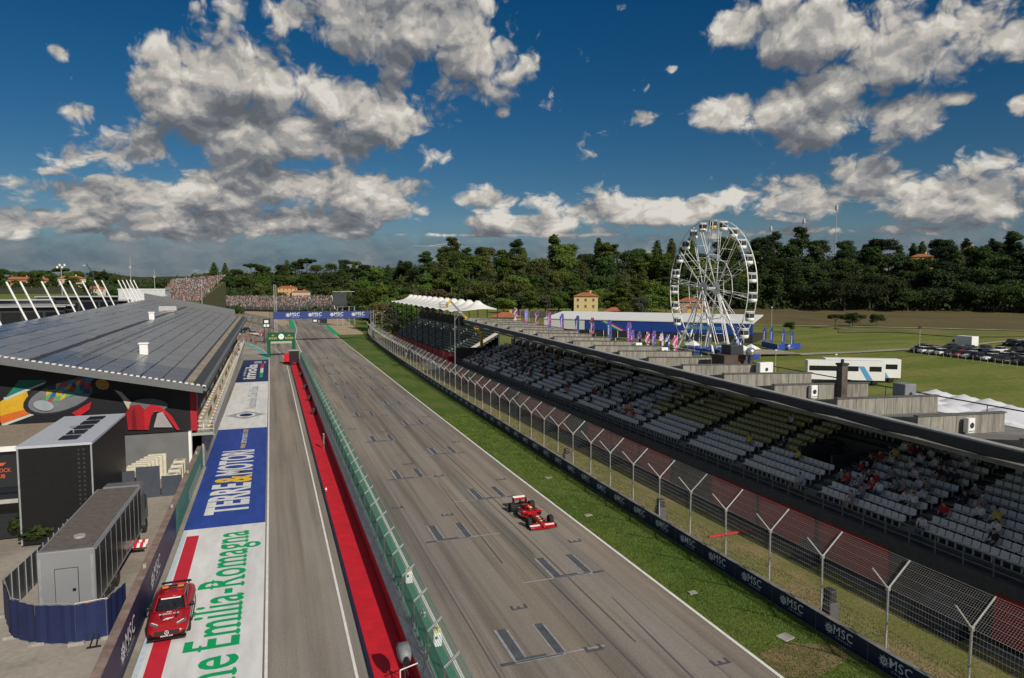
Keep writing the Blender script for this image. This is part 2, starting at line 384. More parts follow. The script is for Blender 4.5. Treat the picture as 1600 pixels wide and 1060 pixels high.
def put_text(mb, s, M, mi=0, bold=0.0, spacing=1.0, width=None, height=1.0, serif=False):
    vs, fs, w = text_mesh(s, bold, spacing, serif)
    sx = (width/w) if width else height
    old = mb.M; mb.M = (old @ M if old else M)
    mb.add([(x*sx, y*height, z) for x, y, z in vs], fs, mi); mb.M = old
    return w*sx
ORD = ['first','second','third','fourth','fifth','sixth','seventh','eighth','ninth','tenth','eleventh','twelfth','thirteenth','fourteenth','fifteenth','sixteenth','seventeenth','eighteenth','nineteenth','twentieth']
def ordw(i):
    if i < 20: return ORD[i]
    n = i+1; t = {2:'twenty',3:'thirty',4:'forty',5:'fifty',6:'sixty',7:'seventy',8:'eighty',9:'ninety'}[min(9, n//10)]
    return t+'-'+ORD[n%10-1] if n % 10 else t.rstrip('y')+'ieth'
def proj_x(p):
    x = p[0]*_cy-p[1]*_sy; f = p[0]*_sy+p[1]*_cy
    return x/max(f, .1)
def uniq(objs, phrase='{} from the left of these'):
    """things whose labels came out alike get their place in the row, counted from the left of the picture"""
    by = {}
    for o in objs: by.setdefault(o['label'], []).append(o)
    for l, g in by.items():
        if len(g) > 1:
            for i, o in enumerate(sorted(g, key=lambda q: proj_x(q.location))): o['label'] = l+', '+phrase.format(ordw(i))
def lerp(a, b, t): return a+(b-a)*t
def sstep(a, b, x):
    t = min(1, max(0, (x-a)/(b-a))); return t*t*(3-2*t)
# ------------------------------------------------------------------ terrain
KN = [(-180, 200, .02, 700, 8, 220), (-60, 120, .055, 650, 8, 200), (-13, 120, .055, 650, 8, 220), (-9, 700, .008, 690, 30, 220), (4, 700, .006, 680, 34, 220), (9.5, 700, .006, 520, 36, 230),
      (14, 150, .026, 375, 27, 170), (75, 140, .026, 372, 27, 170), (120, 200, .02, 700, 8, 220), (180, 200, .02, 700, 8, 220)]
def hgt(x, y):
    D = math.hypot(x, y); az = math.degrees(math.atan2(x, y))
    for a, b in zip(KN[:-1], KN[1:]):
        if a[0] <= az <= b[0]:
            t = (az-a[0])/(b[0]-a[0]); k = [lerp(p, q, t) for p, q in zip(a[1:], b[1:])]; break
    s0, sl, foot, hh, wd = k
    h = sl*max(0, min(D, lerp(450, 1500, sstep(-13, -9, az)))-s0) + hh*sstep(foot, foot+wd, D)
    return h + (1.5*mnoise.noise((x*.012, y*.012, 0)) if D > foot+30 else 0)
def GT(px, py):
    """photo pixel -> point on the terrain"""
    r = ray(px, py); h = math.hypot(r.x, r.y); t = 10.0
    while t*h < 2500:
        if CAM_H+r.z*t <= hgt(r.x*t, r.y*t): break
        t += 1.5/h
    return Vector((r.x*t, r.y*t, hgt(r.x*t, r.y*t)))
def onT(px, D):
    """point on the terrain at a known distance in the direction of a pixel column"""
    r = ray(px, 452); h = math.hypot(r.x, r.y); x, y = r.x*D/h, r.y*D/h
    return Vector((x, y, hgt(x, y)))
M_meadow = blend_mat('meadow_grass', ((.118, .152, .022), (.175, .180, .040)), scale=.03, scale2=1.2, amt2=.25, stretch=(1, 3.5, 1))
M_wood = blend_mat('woodland_floor', ((.03, .04, .014), (.06, .055, .025)), scale=.05, scale2=.6, amt2=.4)
def terrain():
    rings = [0, 6, 12, 20, 30, 45, 60, 80, 100, 120, 140]+[140+12*i for i in range(1, 62)]+[900, 960, 1040, 1150, 1300, 1500, 1900, 2600, 4000, 7000, 12000]
    azs = [R(a) for a in ([-180, -150, -120, -100]+[i for i in range(-90, 101)]+[110, 125, 150])]
    vs = [(0, 0, -.06)]; fs = []; mi = []; n = len(azs)
    for r_ in rings[1:]:
        for a in azs:
            x, y = r_*math.sin(a), r_*math.cos(a); vs.append((x, y, hgt(x, y)-.06))
    for k in range(n): fs.append((0, 1+(k+1) % n, 1+k)); mi.append(0)
    for i in range(len(rings)-2):
        for k in range(n):
            fs.append((1+i*n+k, 1+i*n+(k+1) % n, 1+(i+1)*n+(k+1) % n, 1+(i+1)*n+k)); mi.append(1 if rings[i+1] > 385 else 0)
    me = bpy.data.meshes.new('terrain'); me.from_pydata(vs, [], fs); me.materials.append(M_meadow); me.materials.append(M_wood)
    me.polygons.foreach_set('material_index', mi); me.polygons.foreach_set('use_smooth', [True]*len(fs)); me.update()
    tag(link('terrain', me), kind='structure')
terrain()
def sheet(name, pts, z, m, kind='structure'):
    mb = MB(); mb.poly([(p[0], p[1], z) for p in pts]); o = mb.build(name, m)
    if o.data.polygons[0].normal.z < 0: o.data.flip_normals()
    return tag(o, kind=kind) if kind else o
def strip(name, left, right, z, m, kind='structure', parent=None):
    """ribbon between two polylines of equal length, following the terrain"""
    mb = MB()
    pts = [(p[0], p[1], max(hgt(p[0], p[1]), 0)+z) for p in left]+[(p[0], p[1], max(hgt(p[0], p[1]), 0)+z) for p in right]; n = len(left)
    mb.add(pts, [(i, n+i, n+i+1, i+1) for i in range(n-1)])
    o = mb.build(name, m, parent); return tag(o, kind=kind) if kind else o
# ------------------------------------------------------------------ ground: circuit, pit lane, verges, fields
M_track = asphalt('track_asphalt', (.252, .228, .198), .40)
M_pit = asphalt('pit_asphalt', (.268, .242, .208), .36, seams=False)
M_conc = blend_mat('apron_concrete', ((.36, .32, .27), (.27, .24, .20)), scale=.12, scale2=3.0, amt2=.14, bump=.1, spec=.3)
M_verge = blend_mat('verge_grass', ((.062, .112, .014), (.105, .135, .024)), scale=.22, scale2=6.0, amt2=.5, bump=.8, stretch=(1, .45, 1))
M_dry = blend_mat('dry_grass', ((.15, .155, .035), (.25, .19, .085)), scale=.35, scale2=7.0, amt2=.45, bump=.8, stretch=(1, .5, 1), thr=(.45, .62))
M_gravel = blend_mat('gravel_trap', ((.42, .33, .22), (.36, .28, .18)), scale=.08, scale2=2.5, amt2=.12)
M_plough = blend_mat('stubble_field', ((.135, .105, .042), (.105, .085, .035)), scale=.03, scale2=.8, amt2=.2, stretch=(4, .7, 1))
M_path = blend_mat('dirt_path', ((.36, .32, .24), (.28, .25, .18)), scale=.2, scale2=2, amt2=.2)
M_white = mat('line_paint', (.78, .77, .73), .6, var=.12, scale=1.2, var2=.06, scale2=9)
M_pwhite = mat('panel_white_paint', (.72, .72, .70), .55, var=.13, scale=.9, var2=.10, scale2=.15, stretch=(1.6, .35, 1))
M_pblue = mat('panel_blue_paint', (.024, .062, .31), .55, var=.20, scale=1.2, var2=.16, scale2=.2, stretch=(1.6, .35, 1))
M_pnavy = mat('panel_navy_paint', (.012, .024, .095), .55, var=.12, scale=1.0)
M_pgreen = mat('letter_green_paint', (.0, .36, .115), .55, var=.1, scale=1.5)
M_pred = mat('stripe_red_paint', (.60, .022, .045), .55, var=.1, scale=1.5)
M_pyel = mat('letter_yellow_paint', (.80, .52, .02), .55, var=.08)
M_pgrey = mat('letter_grey_paint', (.33, .35, .37), .6, var=.12)
M_grid = mat('blacked_out_grid_paint', (.085, .09, .10), .75, var=.28, scale=1.6, var2=.15, scale2=9)
M_gridl = mat('faded_grid_paint', (.31, .31, .32), .7, var=.3, scale=2.5)
M_kgreen = mat('runoff_green_paint', (.0, .33, .13), .6, var=.12, scale=.5)
M_mark = mat('rubber_mark', (.115, .108, .10), .85, var=.25, scale=1.0, stretch=(1, .08, 1))
WALL = [(25.6, -12), (25.6, 20), (25.6, 36), (25.75, 50), (26.1, 66), (26.45, 85), (26.9, 114.6), (28.2, 160), (29.4, 192), (31.3, 228), (33.8, 258), (37.5, 285)]
def wall_at(y):
    for a, b in zip(WALL[:-1], WALL[1:]):
        if a[1] <= y <= b[1]: return a[0]+(b[0]-a[0])*(y-a[1])/(b[1]-a[1])
    return WALL[-1][0]
TR = [(20.95, -12), (20.95, 60), (21.2, 111), (21.8, 176), tuple(G(530, 528.7)[:2]), tuple(G(513.6, 514)[:2]), tuple(G(497, 500)[:2]), tuple(G(486, 493.5)[:2])]
TL = [(7.6, -12), (7.6, 60), (7.5, 111), (7.4, 176), tuple(G(461, 529)[:2]), tuple(G(464, 515)[:2]), tuple(G(458.5, 501)[:2]), tuple(G(450, 494)[:2])]
def ground():
    # verge: from track edge to barrier, wide; lies under the asphalt sheets
    vg = [(20.5, -12)]+[(p[0], p[1]) for p in WALL]+[(60, 330), tuple(G(505, 498)[:2])]+[(p[0]-.4, p[1]) for p in TR[::-1][3:]]
    sheet('verge_grass', vg, .010, M_verge)
    sheet('outfield_grass', [(25, -12), (32.1, -12), (32.1, 122), (38, 225), (45, 260), (37, 285)]+[(p[0]-.2, p[1]) for p in WALL[::-1][1:]], .006, M_dry)
    sheet('concourse', [(31.7, -14), (60, -14), (60, 300), (44, 262), (37, 225), (31.0, 130), (31.7, 115)], -.002+.016, M_pitc)
    # circuit
    sheet('race_track', TL[:5]+[tuple(G(445, 521)[:2]), tuple(G(418, 509)[:2]), tuple(G(376, 499)[:2]), tuple(G(330, 493)[:2]), tuple(G(330, 489.5)[:2]), tuple(G(385, 491)[:2]), tuple(G(450, 490)[:2])]+TR[::-1][0:], .02, M_track)
    sheet('pit_lane', [(-7.4, -12), (7.62, -12), (7.62, 60), (7.52, 111), (7.42, 176), tuple(G(461, 529)[:2]), tuple(G(445, 522)[:2]), tuple(G(418, 511)[:2]), tuple(G(376, 501)[:2]), (-30, 330), (-16, 250), (-7.4, 180)], .016, M_pit)
    sheet('paddock_apron', [(-70, -30), (-7.2, -30), (-7.2, 80), (-70, 80)], .012, M_conc)
    sheet('paddock_road', [(-90, 80), (-7.0, 80), (-7.0, 260), (-60, 420), (-140, 420)], .008, M_pitc)
    sheet('pit_exit_apron', [(-6.6, 176.5), (-1.2, 176.5), (-1.3, 190), (-3.2, 212), (-8, 240), (-10, 240)], .026, M_conc)
    # gravel and painted run-off
    sheet('gravel_trap', [tuple(G(*p)[:2]) for p in ((499.5, 498.6), (538, 498.6), (569, 522.5), (532, 523.6), (514, 511))], .030, M_gravel)
    sheet('gravel_trap', [tuple(G(*p)[:2]) for p in ((300, 484), (352, 487), (392, 491), (424, 497), (451, 501), (451, 493), (424, 487), (330, 478))], .034, M_gravel)
    sheet('gravel_trap', [tuple(G(*p)[:2]) for p in ((424, 500), (452, 500), (452, 507), (440, 510))], .034, M_gravel)
    sheet('painted_runoff', [tuple(G(*p)[:2]) for p in ((451, 500.5), (457.5, 500.5), (463, 515), (452, 513))], .038, M_kgreen)
    sheet('painted_runoff', [tuple(G(*p)[:2]) for p in ((499, 499), (502.5, 499), (531.5, 524), (521, 523))], .042, M_kgreen)
    # teal and blue kerb round the pit exit
    c = [(-1.15, 176.5), (-1.2, 184), (-1.7, 194), (-3.0, 205), (-5.2, 218), (-8.2, 232)]
    strip('pit_exit_kerb', [(x-1.15, y) for x, y in c], c, .045, mat('kerb_teal_paint', (.10, .42, .36), .6, var=.25, scale=.25))
    # fields on the right, following the slope
    def patch(name, az0, az1, d0, d1, m, z, n=36, k=5):
        mb = MB(); vs = []
        for j in range(k+1):
            for i in range(n+1):
                a = R(lerp(az0, az1, i/n)); d = lerp(d0(az0+(az1-az0)*i/n), d1(az0+(az1-az0)*i/n), j/k); x, y = d*math.sin(a), d*math.cos(a); vs.append((x, y, hgt(x, y)+z))
        mb.add(vs, [(j*(n+1)+i, j*(n+1)+i+1, (j+1)*(n+1)+i+1, (j+1)*(n+1)+i) for j in range(k) for i in range(n)])
        tag(mb.build(name, m, smooth=True), kind='structure')
    def curve(px):                                                            # pixel row -> distance by azimuth
        P = [GT(*p) for p in px]; Q = sorted((math.degrees(math.atan2(p.x, p.y)), math.hypot(p.x, p.y)) for p in P)
        def f(a):
            if a <= Q[0][0]: return Q[0][1]
            for u, v in zip(Q[:-1], Q[1:]):
                if u[0] <= a <= v[0]: return lerp(u[1], v[1], (a-u[0])/(v[0]-u[0]))
            return Q[-1][1]
        return f
    top = curve([(1150, 482), (1300, 481), (1450, 484), (1600, 487), (1660, 488)]); bot = curve([(1150, 508), (1300, 510), (1450, 513), (1600, 517), (1660, 518)])
    patch('stubble_field', 37, 70, bot, lambda a: max(top(a), 372), M_plough, .10)
    patch('field_path', 37, 70, lambda a: bot(a)-3.2, lambda a: bot(a)-.4, M_path, .16, k=2)
    p2 = curve([(1150, 552), (1240, 555), (1330, 551), (1440, 545), (1530, 538), (1600, 531), (1660, 526)])
    patch('field_path', 36, 70, lambda a: p2(a)-3.4, lambda a: p2(a)+1.0, M_path, .14, k=2)
    y1 = curve([(1150, 523), (1400, 520), (1500, 528), (1660, 527)]); y2 = curve([(1150, 518), (1400, 515), (1500, 521), (1660, 523)])
    patch('mown_strip', 45, 62, y1, y2, blend_mat('mown_grass', ((.17, .165, .055), (.12, .13, .04)), scale=.06, scale2=1.5, amt2=.2), .12, k=2)
    sheet('paddock_road', [tuple(GT(*p)[:2]) for p in ((1130, 560), (1255, 556), (1215, 548), (1130, 548))], 1.3, M_path)
M_pitc = blend_mat('concourse_asphalt', ((.15, .145, .135), (.11, .105, .10)), scale=.2, scale2=4, amt2=.2, bump=.2)
ground()
def lines():
    def edge(pts, w, name='edge_line', z=.032):
        strip(name, [(p[0]-w/2, p[1]) for p in pts], [(p[0]+w/2, p[1]) for p in pts], z, M_white)
    edge([(-.62, -12), (-.62, 60), (-.68, 120), (-.78, 178), (-1.1, 190), (-2.6, 207), (-6.5, 228)], .14)
    edge([(3.22, -12), (3.18, 60), (3.1, 120), (3.05, 168), (2.6, 185), (1.0, 205), (-3, 228)], .13)
    edge(TL, .17); edge(TR, .18)
    # dark tyre ruts and rubber on both lanes
    rnd = random.Random(3)
    for i in range(26):
        x = rnd.uniform(8.4, 20.2); y = rnd.uniform(20, 150); l = rnd.uniform(8, 45); w = rnd.uniform(.05, .16); dx = rnd.uniform(-.5, .5)
        strip('tyre_mark', [(x, y), (x+dx*.4, y+l/2), (x+dx, y+l)], [(x+w, y), (x+dx*.4+w, y+l/2), (x+dx+w*.4, y+l)], .024+i*.0002, M_mark)
    # grid slots: blacked-out old paint with a faded rim
    g = 0
    for col, (xc, y0) in enumerate(((11.5, 28.4), (16.75, 36.3))):
        for k in range(-1, 10):
            y = y0+k*16.1; mb = MB(); z = .036; xo = .04*k
            def q(x0, x1, ya, yb, mi, dz=0.0): mb.quad((xc+xo+x0, y+ya, z+dz), (xc+xo+x1, y+ya, z+dz), (xc+xo+x1, y+yb, z+dz), (xc+xo+x0, y+yb, z+dz), mi)
            q(-1.25, 1.25, -.02, .20, 1); q(-1.22, 1.1, .05, .16, 0, .003)
            q(-1.32, -1.18, .2, 3.3, 1); q(-1.18, -.72, .22, 3.25, 0); q(-.72, -.63, .4, 3.1, 1)
            q(.85, 1.25, .2, 3.2, 0); q(.72, .80, .3, 3.2, 1); q(1.25, 1.33, .2, 3.1, 1)
            q(-1.2, .35, .22, .40, 0, .004)
            s = 1 if col == 0 else -1
            mb.quad((xc+xo+s*1.3, y+.06, z), (xc+xo+s*3.3, y+.9*0+.06, z), (xc+xo+s*3.3, y+.2, z), (xc+xo+s*1.3, y+.2, z), 1)
            mb.quad((xc+xo-s*1.3, y+.0, z), (xc+xo-s*2.0, y+.0, z), (xc+xo-s*2.0, y+.24, z), (xc+xo-s*1.3, y+.24, z), 0)
            # half-erased slot number beside it
            nx = s*-.1+(1.9 if col else .4)
            for a, b, c_, d in ((0, .9, 5.0, 5.14), (0, .14, 5.14, 5.5), (.76, .9, 5.14, 5.5), (.35, .5, 5.14, 5.35)): q(nx+a, nx+b, c_, d, 0, .001)
            if k % 2: 
                for a, b, c_, d in ((-3.0, -2.1, 8.0, 8.16), (-3.0, -2.82, 8.16, 8.5), (-2.25, -2.1, 8.16, 8.55)): q(a, b, c_, d, 0, .002)
            if g % 3 == 0: q(.2, 1.0, 9.2, 9.27, 0); q(1.6, 2.2, 10.5, 10.57, 1)
            g += 1
            o = mb.build('grid_slot', [M_grid, M_gridl]); tag(o, kind='structure')
lines()
def painted_panels():
    z = .034; RZ = R(90)
    def panel(x0, x1, y0, y1, m, zz=z):
        return sheet('painted_panel', [(x0, y0), (x1, y0), (x1, y1), (x0, y1)], zz, m)
    def letters(par, txt, x_base, cap, y0, y1, m, bold=0, serif=False, spacing=1.0, dz=.006, name='lettering'):
        mb = MB(); put_text(mb, txt, T4((x_base, (y0+y1)/2, z+dz), RZ), bold=bold, width=y1-y0, height=cap, serif=serif, spacing=spacing)
        return mb.build(name, m, par)
    w = panel(-6.25, -.78, -12, 52.6, M_pwhite)
    letters(w, 'Emilia-Romagna', -1.9, 2.45, 34.5, 51.2, M_pgreen, .012, True, 1.05)
    letters(w, 'Regione', -1.9, 2.45, 24.6, 33.7, M_pgreen, .012, True, 1.05)
    mb = MB(); mb.poly([(-5.66, 20, z+.005), (-4.9, 20, z+.005), (-5.13, 51.2, z+.005), (-5.92, 51.2, z+.005)]); mb.build('red_stripe', M_pred, w)
    mb = MB(); mb.poly([(-6.24, 0, z+.004), (-6.0, 0, z+.004), (-5.98, 52.4, z+.004), (-6.24, 52.4, z+.004)]); mb.build('pale_blue_band', mat('pale_blue_paint', (.55, .63, .70), .6, var=.12), w)
    b = panel(-6.45, -.82, 52.6, 89.6, M_pblue)
    t = 'TERRE'; letters(b, 'TERRE', -2.2, 2.9, 55.6, 64.2, M_pwhite, .035); letters(b, '&', -2.2, 2.9, 64.5, 66.9, M_pyel, .035); letters(b, 'MOTORI', -2.2, 2.9, 67.2, 77.4, M_pwhite, .035)
    letters(b, 'www.', -3.0, .8, 78.4, 80.6, M_pyel, .01); letters(b, 'terre-motori', -3.0, .8, 80.9, 86.4, M_pwhite, .01); letters(b, '.com', -3.0, .8, 86.7, 89.0, M_pyel, .01)
    a = panel(-6.5, -.85, 89.6, 134.5, M_pwhite)
    letters(a, "Automobile", -2.5, 1.35, 104.2, 114.6, M_pgrey, .01, True); letters(a, "Club d'Italia", -2.5, 1.35, 115.8, 128, M_pgrey, .01, True)
    mb = MB(); mb.poly([(-6.2, 99.2, z+.005), (-3.6, 96, z+.005), (-1.1, 99.2, z+.005), (-3.6, 102.4, z+.005)]); mb.build('diamond_emblem', M_pgrey, a)
    mb = MB(); mb.poly([(-3.6+1.25*math.cos(k*.5236), 99.2+1.7*math.sin(k*.5236), z+.011) for k in range(12)]); mb.build('emblem_disc', M_pwhite, a)
    mb = MB(); mb.poly([(-3.6+.85*math.cos(k*.5236), 99.2+1.2*math.sin(k*.5236), z+.016) for k in range(12)]); mb.build('emblem_centre', M_pnavy, a)
    n = panel(-6.6, -.9, 134.5, 176.3, M_pnavy)
    letters(n, 'imola', -3.3, 2.2, 139, 166, M_pwhite, .03); letters(n, 'autodromo', -5.2, .6, 144, 158, M_pwhite)
    for y0, y1, m in ((141, 149, M_pgreen), (149, 157.5, M_pwhite), (157.5, 166, M_pred)):
        mb = MB(); mb.quad((-2.5, y0, z+.006), (-1.9, y0, z+.006), (-1.9, y1, z+.006), (-2.5, y1, z+.006)); mb.build('flag_bar', m, n)
    mb = MB(); mb.quad((-4.1, 168, z+.006), (-2.4, 168, z+.006), (-2.4, 173, z+.006), (-4.1, 173, z+.006)); mb.quad((-1.9, 168, z+.006), (-1.5, 168, z+.006), (-1.5, 172, z+.006), (-1.9, 172, z+.006)); mb.build('white_block', M_pgrey, n)
painted_panels()
# ------------------------------------------------------------------ shared hard materials
M_galv = mat('galvanised_steel', (.50, .49, .47), .45, var=.15, scale=3, metal=.35)
M_steel = mat('grey_steel', (.34, .35, .36), .5, var=.12, metal=.3)
M_dark = mat('dark_steel', (.035, .037, .042), .5, var=.15)
M_black = mat('black_plastic', (.014, .014, .016), .45, var=.1)
M_navy = mat('navy_banner', (.012, .018, .062), .5, var=.08, scale=.5)
M_gblue = mat('gantry_blue', (.025, .05, .20), .5, var=.08)
M_wht = mat('white_coated', (.80, .80, .78), .45, var=.05)
M_logo = mat('print_white', (.74, .75, .77), .6, var=.05)
M_rough = mat('rough_concrete', (.33, .31, .28), .9, var=.3, scale=2.5, bump=.4, var2=.2, scale2=.5)
M_bgreen = mat('barrier_green', (.06, .205, .135), .5, var=.12, scale=1.2)
M_wire = mat('fence_wire', (.42, .41, .38), .5, var=0, metal=.4)
M_gwire = mat('green_fence_wire', (.085, .235, .17), .5, var=0)
M_red = mat('red_carpet', (.56, .010, .022), .75, var=.16, scale=1.3, var2=.10, scale2=.25)
M_redwall = mat('red_wall_board', (.36, .012, .022), .55, var=.12, scale=1.2)
M_green = mat('gantry_green', (.004, .09, .045), .4, var=.08)
M_gold = mat('gold_print', (.65, .47, .10), .4, var=0)
M_glass = mat('dark_glass', (.012, .014, .018), .06, var=0, spec=.6)
FACE_L = Matrix(((0, 0, -1, 0), (-1, 0, 0, 0), (0, 1, 0, 0), (0, 0, 0, 1)))     # lettering that faces -X, reads towards -Y
FACE_R = Matrix(((0, 0, 1, 0), (1, 0, 0, 0), (0, 1, 0, 0), (0, 0, 0, 1)))       # lettering that faces +X, reads towards +Y
FACE_N = Matrix(((1, 0, 0, 0), (0, 0, -1, 0), (0, 1, 0, 0), (0, 0, 0, 1)))      # lettering that faces -Y (the camera)
def msc_logo(mb, h=.5, mi=0):
    """compass star, three serif capitals and a small word under them, origin at the middle"""
    st = []
    for k in range(32):
        r = (.62 if k % 2 == 0 else .36)*h*(1.12 if k % 4 == 0 else .9); a = k*math.pi/16; st.append((-1.55*h+r*math.cos(a), r*math.sin(a), 0))
    inner = [(-1.55*h+.24*h*math.cos(k*math.pi/8), .24*h*math.sin(k*math.pi/8), 0) for k in range(16)]
    mb.add(st+[inner[k//2] for k in range(32)], [(k, (k+1) % 32, 32+(k+1) % 32, 32+k) for k in range(32)], mi)
    mb.box(-1.55*h-.12*h, -1.55*h+.12*h, -.12*h, .12*h, -.001, .001, mi)
    put_text(mb, 'MSC', Matrix.Translation((.35*h, -.28*h, 0)), mi, bold=.004, spacing=1.12, width=2.5*h, height=.92*h, serif=True)
    put_text(mb, 'CRUISES', Matrix.Translation((.35*h, -.68*h, 0)), mi, spacing=1.6, width=2.0*h, height=.2*h)
_mb = MB(); msc_logo(_mb, .46); MSC_ME = _mb.mesh('lettering', M_logo)
def trackside_barrier():
    t = thing('barrier_wall', 'long low navy barrier wall with white star lettering beside the green verge', 'barrier', (25.6, 36, 0))
    off = Vector((25.6, 36, 0))
    mb = MB(); L = []; ys = [-12+3.2*k for k in range(94)]
    for a, b in zip(ys[:-1], ys[1:]):
        xa, xb = wall_at(a), wall_at(b)
        mb.prism([(xa-25.6, a-36), (xa+.28-25.6, a-36), (xb+.28-25.6, b-36), (xb-25.6, b-36)], 0, .98)
    mb.build('wall_body', M_rough, t)
    me = None
    for k, (a, b) in enumerate(zip(ys[:-1], ys[1:])):
        xa, xb = wall_at(a), wall_at(b); m2 = MB()
        m2.quad((xa-.012-25.6, a-36+.015, .04), (xb-.012-25.6, b-36-.015, .04), (xb-.012-25.6, b-36-.015, .97), (xa-.012-25.6, a-36+.015, .97))
        bn = m2.build('banner', M_navy, t)
        if 0 < a < 150:
            lo = link('lettering', MSC_ME, bn); ang = math.atan2(xb-xa, b-a)
            lo.matrix_local = Matrix.Translation(((xa+xb)/2-.03-25.6, (a+b)/2-36, .54)) @ Matrix.Rotation(-ang, 4, 'Z') @ FACE_L
trackside_barrier()
def catch_fence():
    t = thing('catch_fence', 'tall wire catch fence on forked grey posts behind the navy barrier', 'fence', (26.2, 36, 0))
    mb = MB(); mb.tube((0, 0, 0), (0, 0, 3.65), .052, 8); mb.tube((0, 0, 3.62), (-.98, 0, 4.72), .038, 8); mb.tube((0, 0, 3.62), (1.25, 0, 4.75), .042, 8)
    mb.box(-.09, .09, -.09, .09, 0, .05); mb.cbox((0, 0, 3.6), .16, .14, .18)
    pm = mb.mesh('post', M_galv)
    ys = [3.3+3.9*k for k in range(68)]
    rnd = random.Random(5)
    for y in ys:
        p = link('post', pm, t); p.location = (wall_at(y)+.6-26.2, y-36, 0); p.rotation_euler = (R(rnd.uniform(-.8, .8)), R(rnd.uniform(-.8, .8)), 0)
    for a, b in zip(ys[:-1], ys[1:]):
        m2 = MB(); xa, xb = wall_at(a)+.6-26.2, wall_at(b)+.6-26.2; A = Vector((xa, a-36, 0)); B = Vector((xb, b-36, 0)); n = 10
        near = a < 75
        for z in [1.0+.265*i for i in range(11)]:
            q = rnd.uniform(-.02, .02); m2.tube(A+Vector((-.06, 0, z)), B+Vector((-.06, 0, z+q)), .011, 3, caps=False)
        nv = 26 if near else 13
        for i in range(1, nv):
            p = A.lerp(B, i/nv); m2.tube(p+Vector((-.05, 0, 1)), p+Vector((-.05, 0, 3.65)),     .003 if near else .006, 3, caps=False)
        for i in range(0, 17):                                        # mesh carried back along the long arm, sagging a little
            s = i/16; m2.tube(A+Vector((1.25*s, 0, 3.62+1.12*s)), B+Vector((1.25*s, 0, 3.62+1.12*s)), .009 if i % 4 == 0 else (.0045 if near else .007), 3, caps=False)
        nv = 36 if near else 14
        for i in range(1, nv):
            p = A.lerp(B, i/nv); sg = -.12*math.sin(math.pi*i/nv); m2.tube(p+Vector((0, 0, 3.62)), p+Vector((1.25, 0, 4.74+sg)), .0045 if near else .007, 3, caps=False)
        tag(m2.build('wire_mesh', M_wire, t), kind='stuff')
catch_fence()
def verge_bits():
    def slab(px, py, w, d, label, rz=0.0):
        p = G(px, py); mb = MB(); mb.bbox(-w/2, w/2, -d/2, d/2, 0, .07, .02)
        tag(mb.build('concrete_slab', M_rough, loc=(p.x, p.y, 0.0), rz=rz), label, 'slab', 'concrete slabs set in the verge')
    slab(1227, 997, .75, .6, 'square pale concrete slab in the grass nearest the bare earth patch', .2)
    slab(1082, 927, .5, .35, 'small pale concrete slab in verge grass right of the curb line, second nearest')
    slab(919, 806, .6, .4, 'small flat slab in the grass beyond the red racing car')
    slab(857, 747, .6, .5, 'small pale slab in verge grass, farthest of the slabs')
    p = [G(*q) for q in ((1185, 1022), (1235, 1004), (1330, 1012), (1325, 1030), (1275, 1060), (1222, 1058))]
    sheet('bare_earth', [(q.x, q.y) for q in p], .014, blend_mat('bare_earth', ((.24, .17, .085), (.15, .11, .055)), scale=.8, scale2=9, amt2=.35, bump=.8))
    a = G(1108, 842); b = G(1176, 831); mb = MB(); a.z = b.z = .14; mb.bar(a, b, .1, .14); mb.tube(a+Vector((0, 0, -.15)), a, .03); mb.tube(b+Vector((0, 0, -.15)), b, .03)
    tag(mb.build('red_beam', mat('red_paint_bar', (.55, .03, .05), .5)), 'thin red beam lying on dry grass behind the fence', 'beam')
    for px, py, h, lab in ((1297, 962, 1.9, 'tall grey cabinet behind the barrier between two fence posts, nearest one'), (1040, 806, 1.8, 'dark mesh-covered cabinet behind the navy barrier near the red beam'), (890, 718, 1.6, 'dark cabinet standing behind the barrier past the red racing car')):
        y = G(px, py, .5).y; x = wall_at(y)+1.0; t = thing('marshal_cabinet', lab, 'cabinet', (x, y, 0), group='cabinets behind the barrier')
        mb = MB(); mb.bbox(-.3, .3, -.35, .35, 0, h*.68, .03); mb.build('cabinet_body', mat('cabinet_grey', (.10, .095, .10), .6), t)
        mb = MB(); mb.bbox(-.22, .22, -.27, .27, h*.68, h, .06); mb.build('cabinet_hood', M_dark, t)
verge_bits()
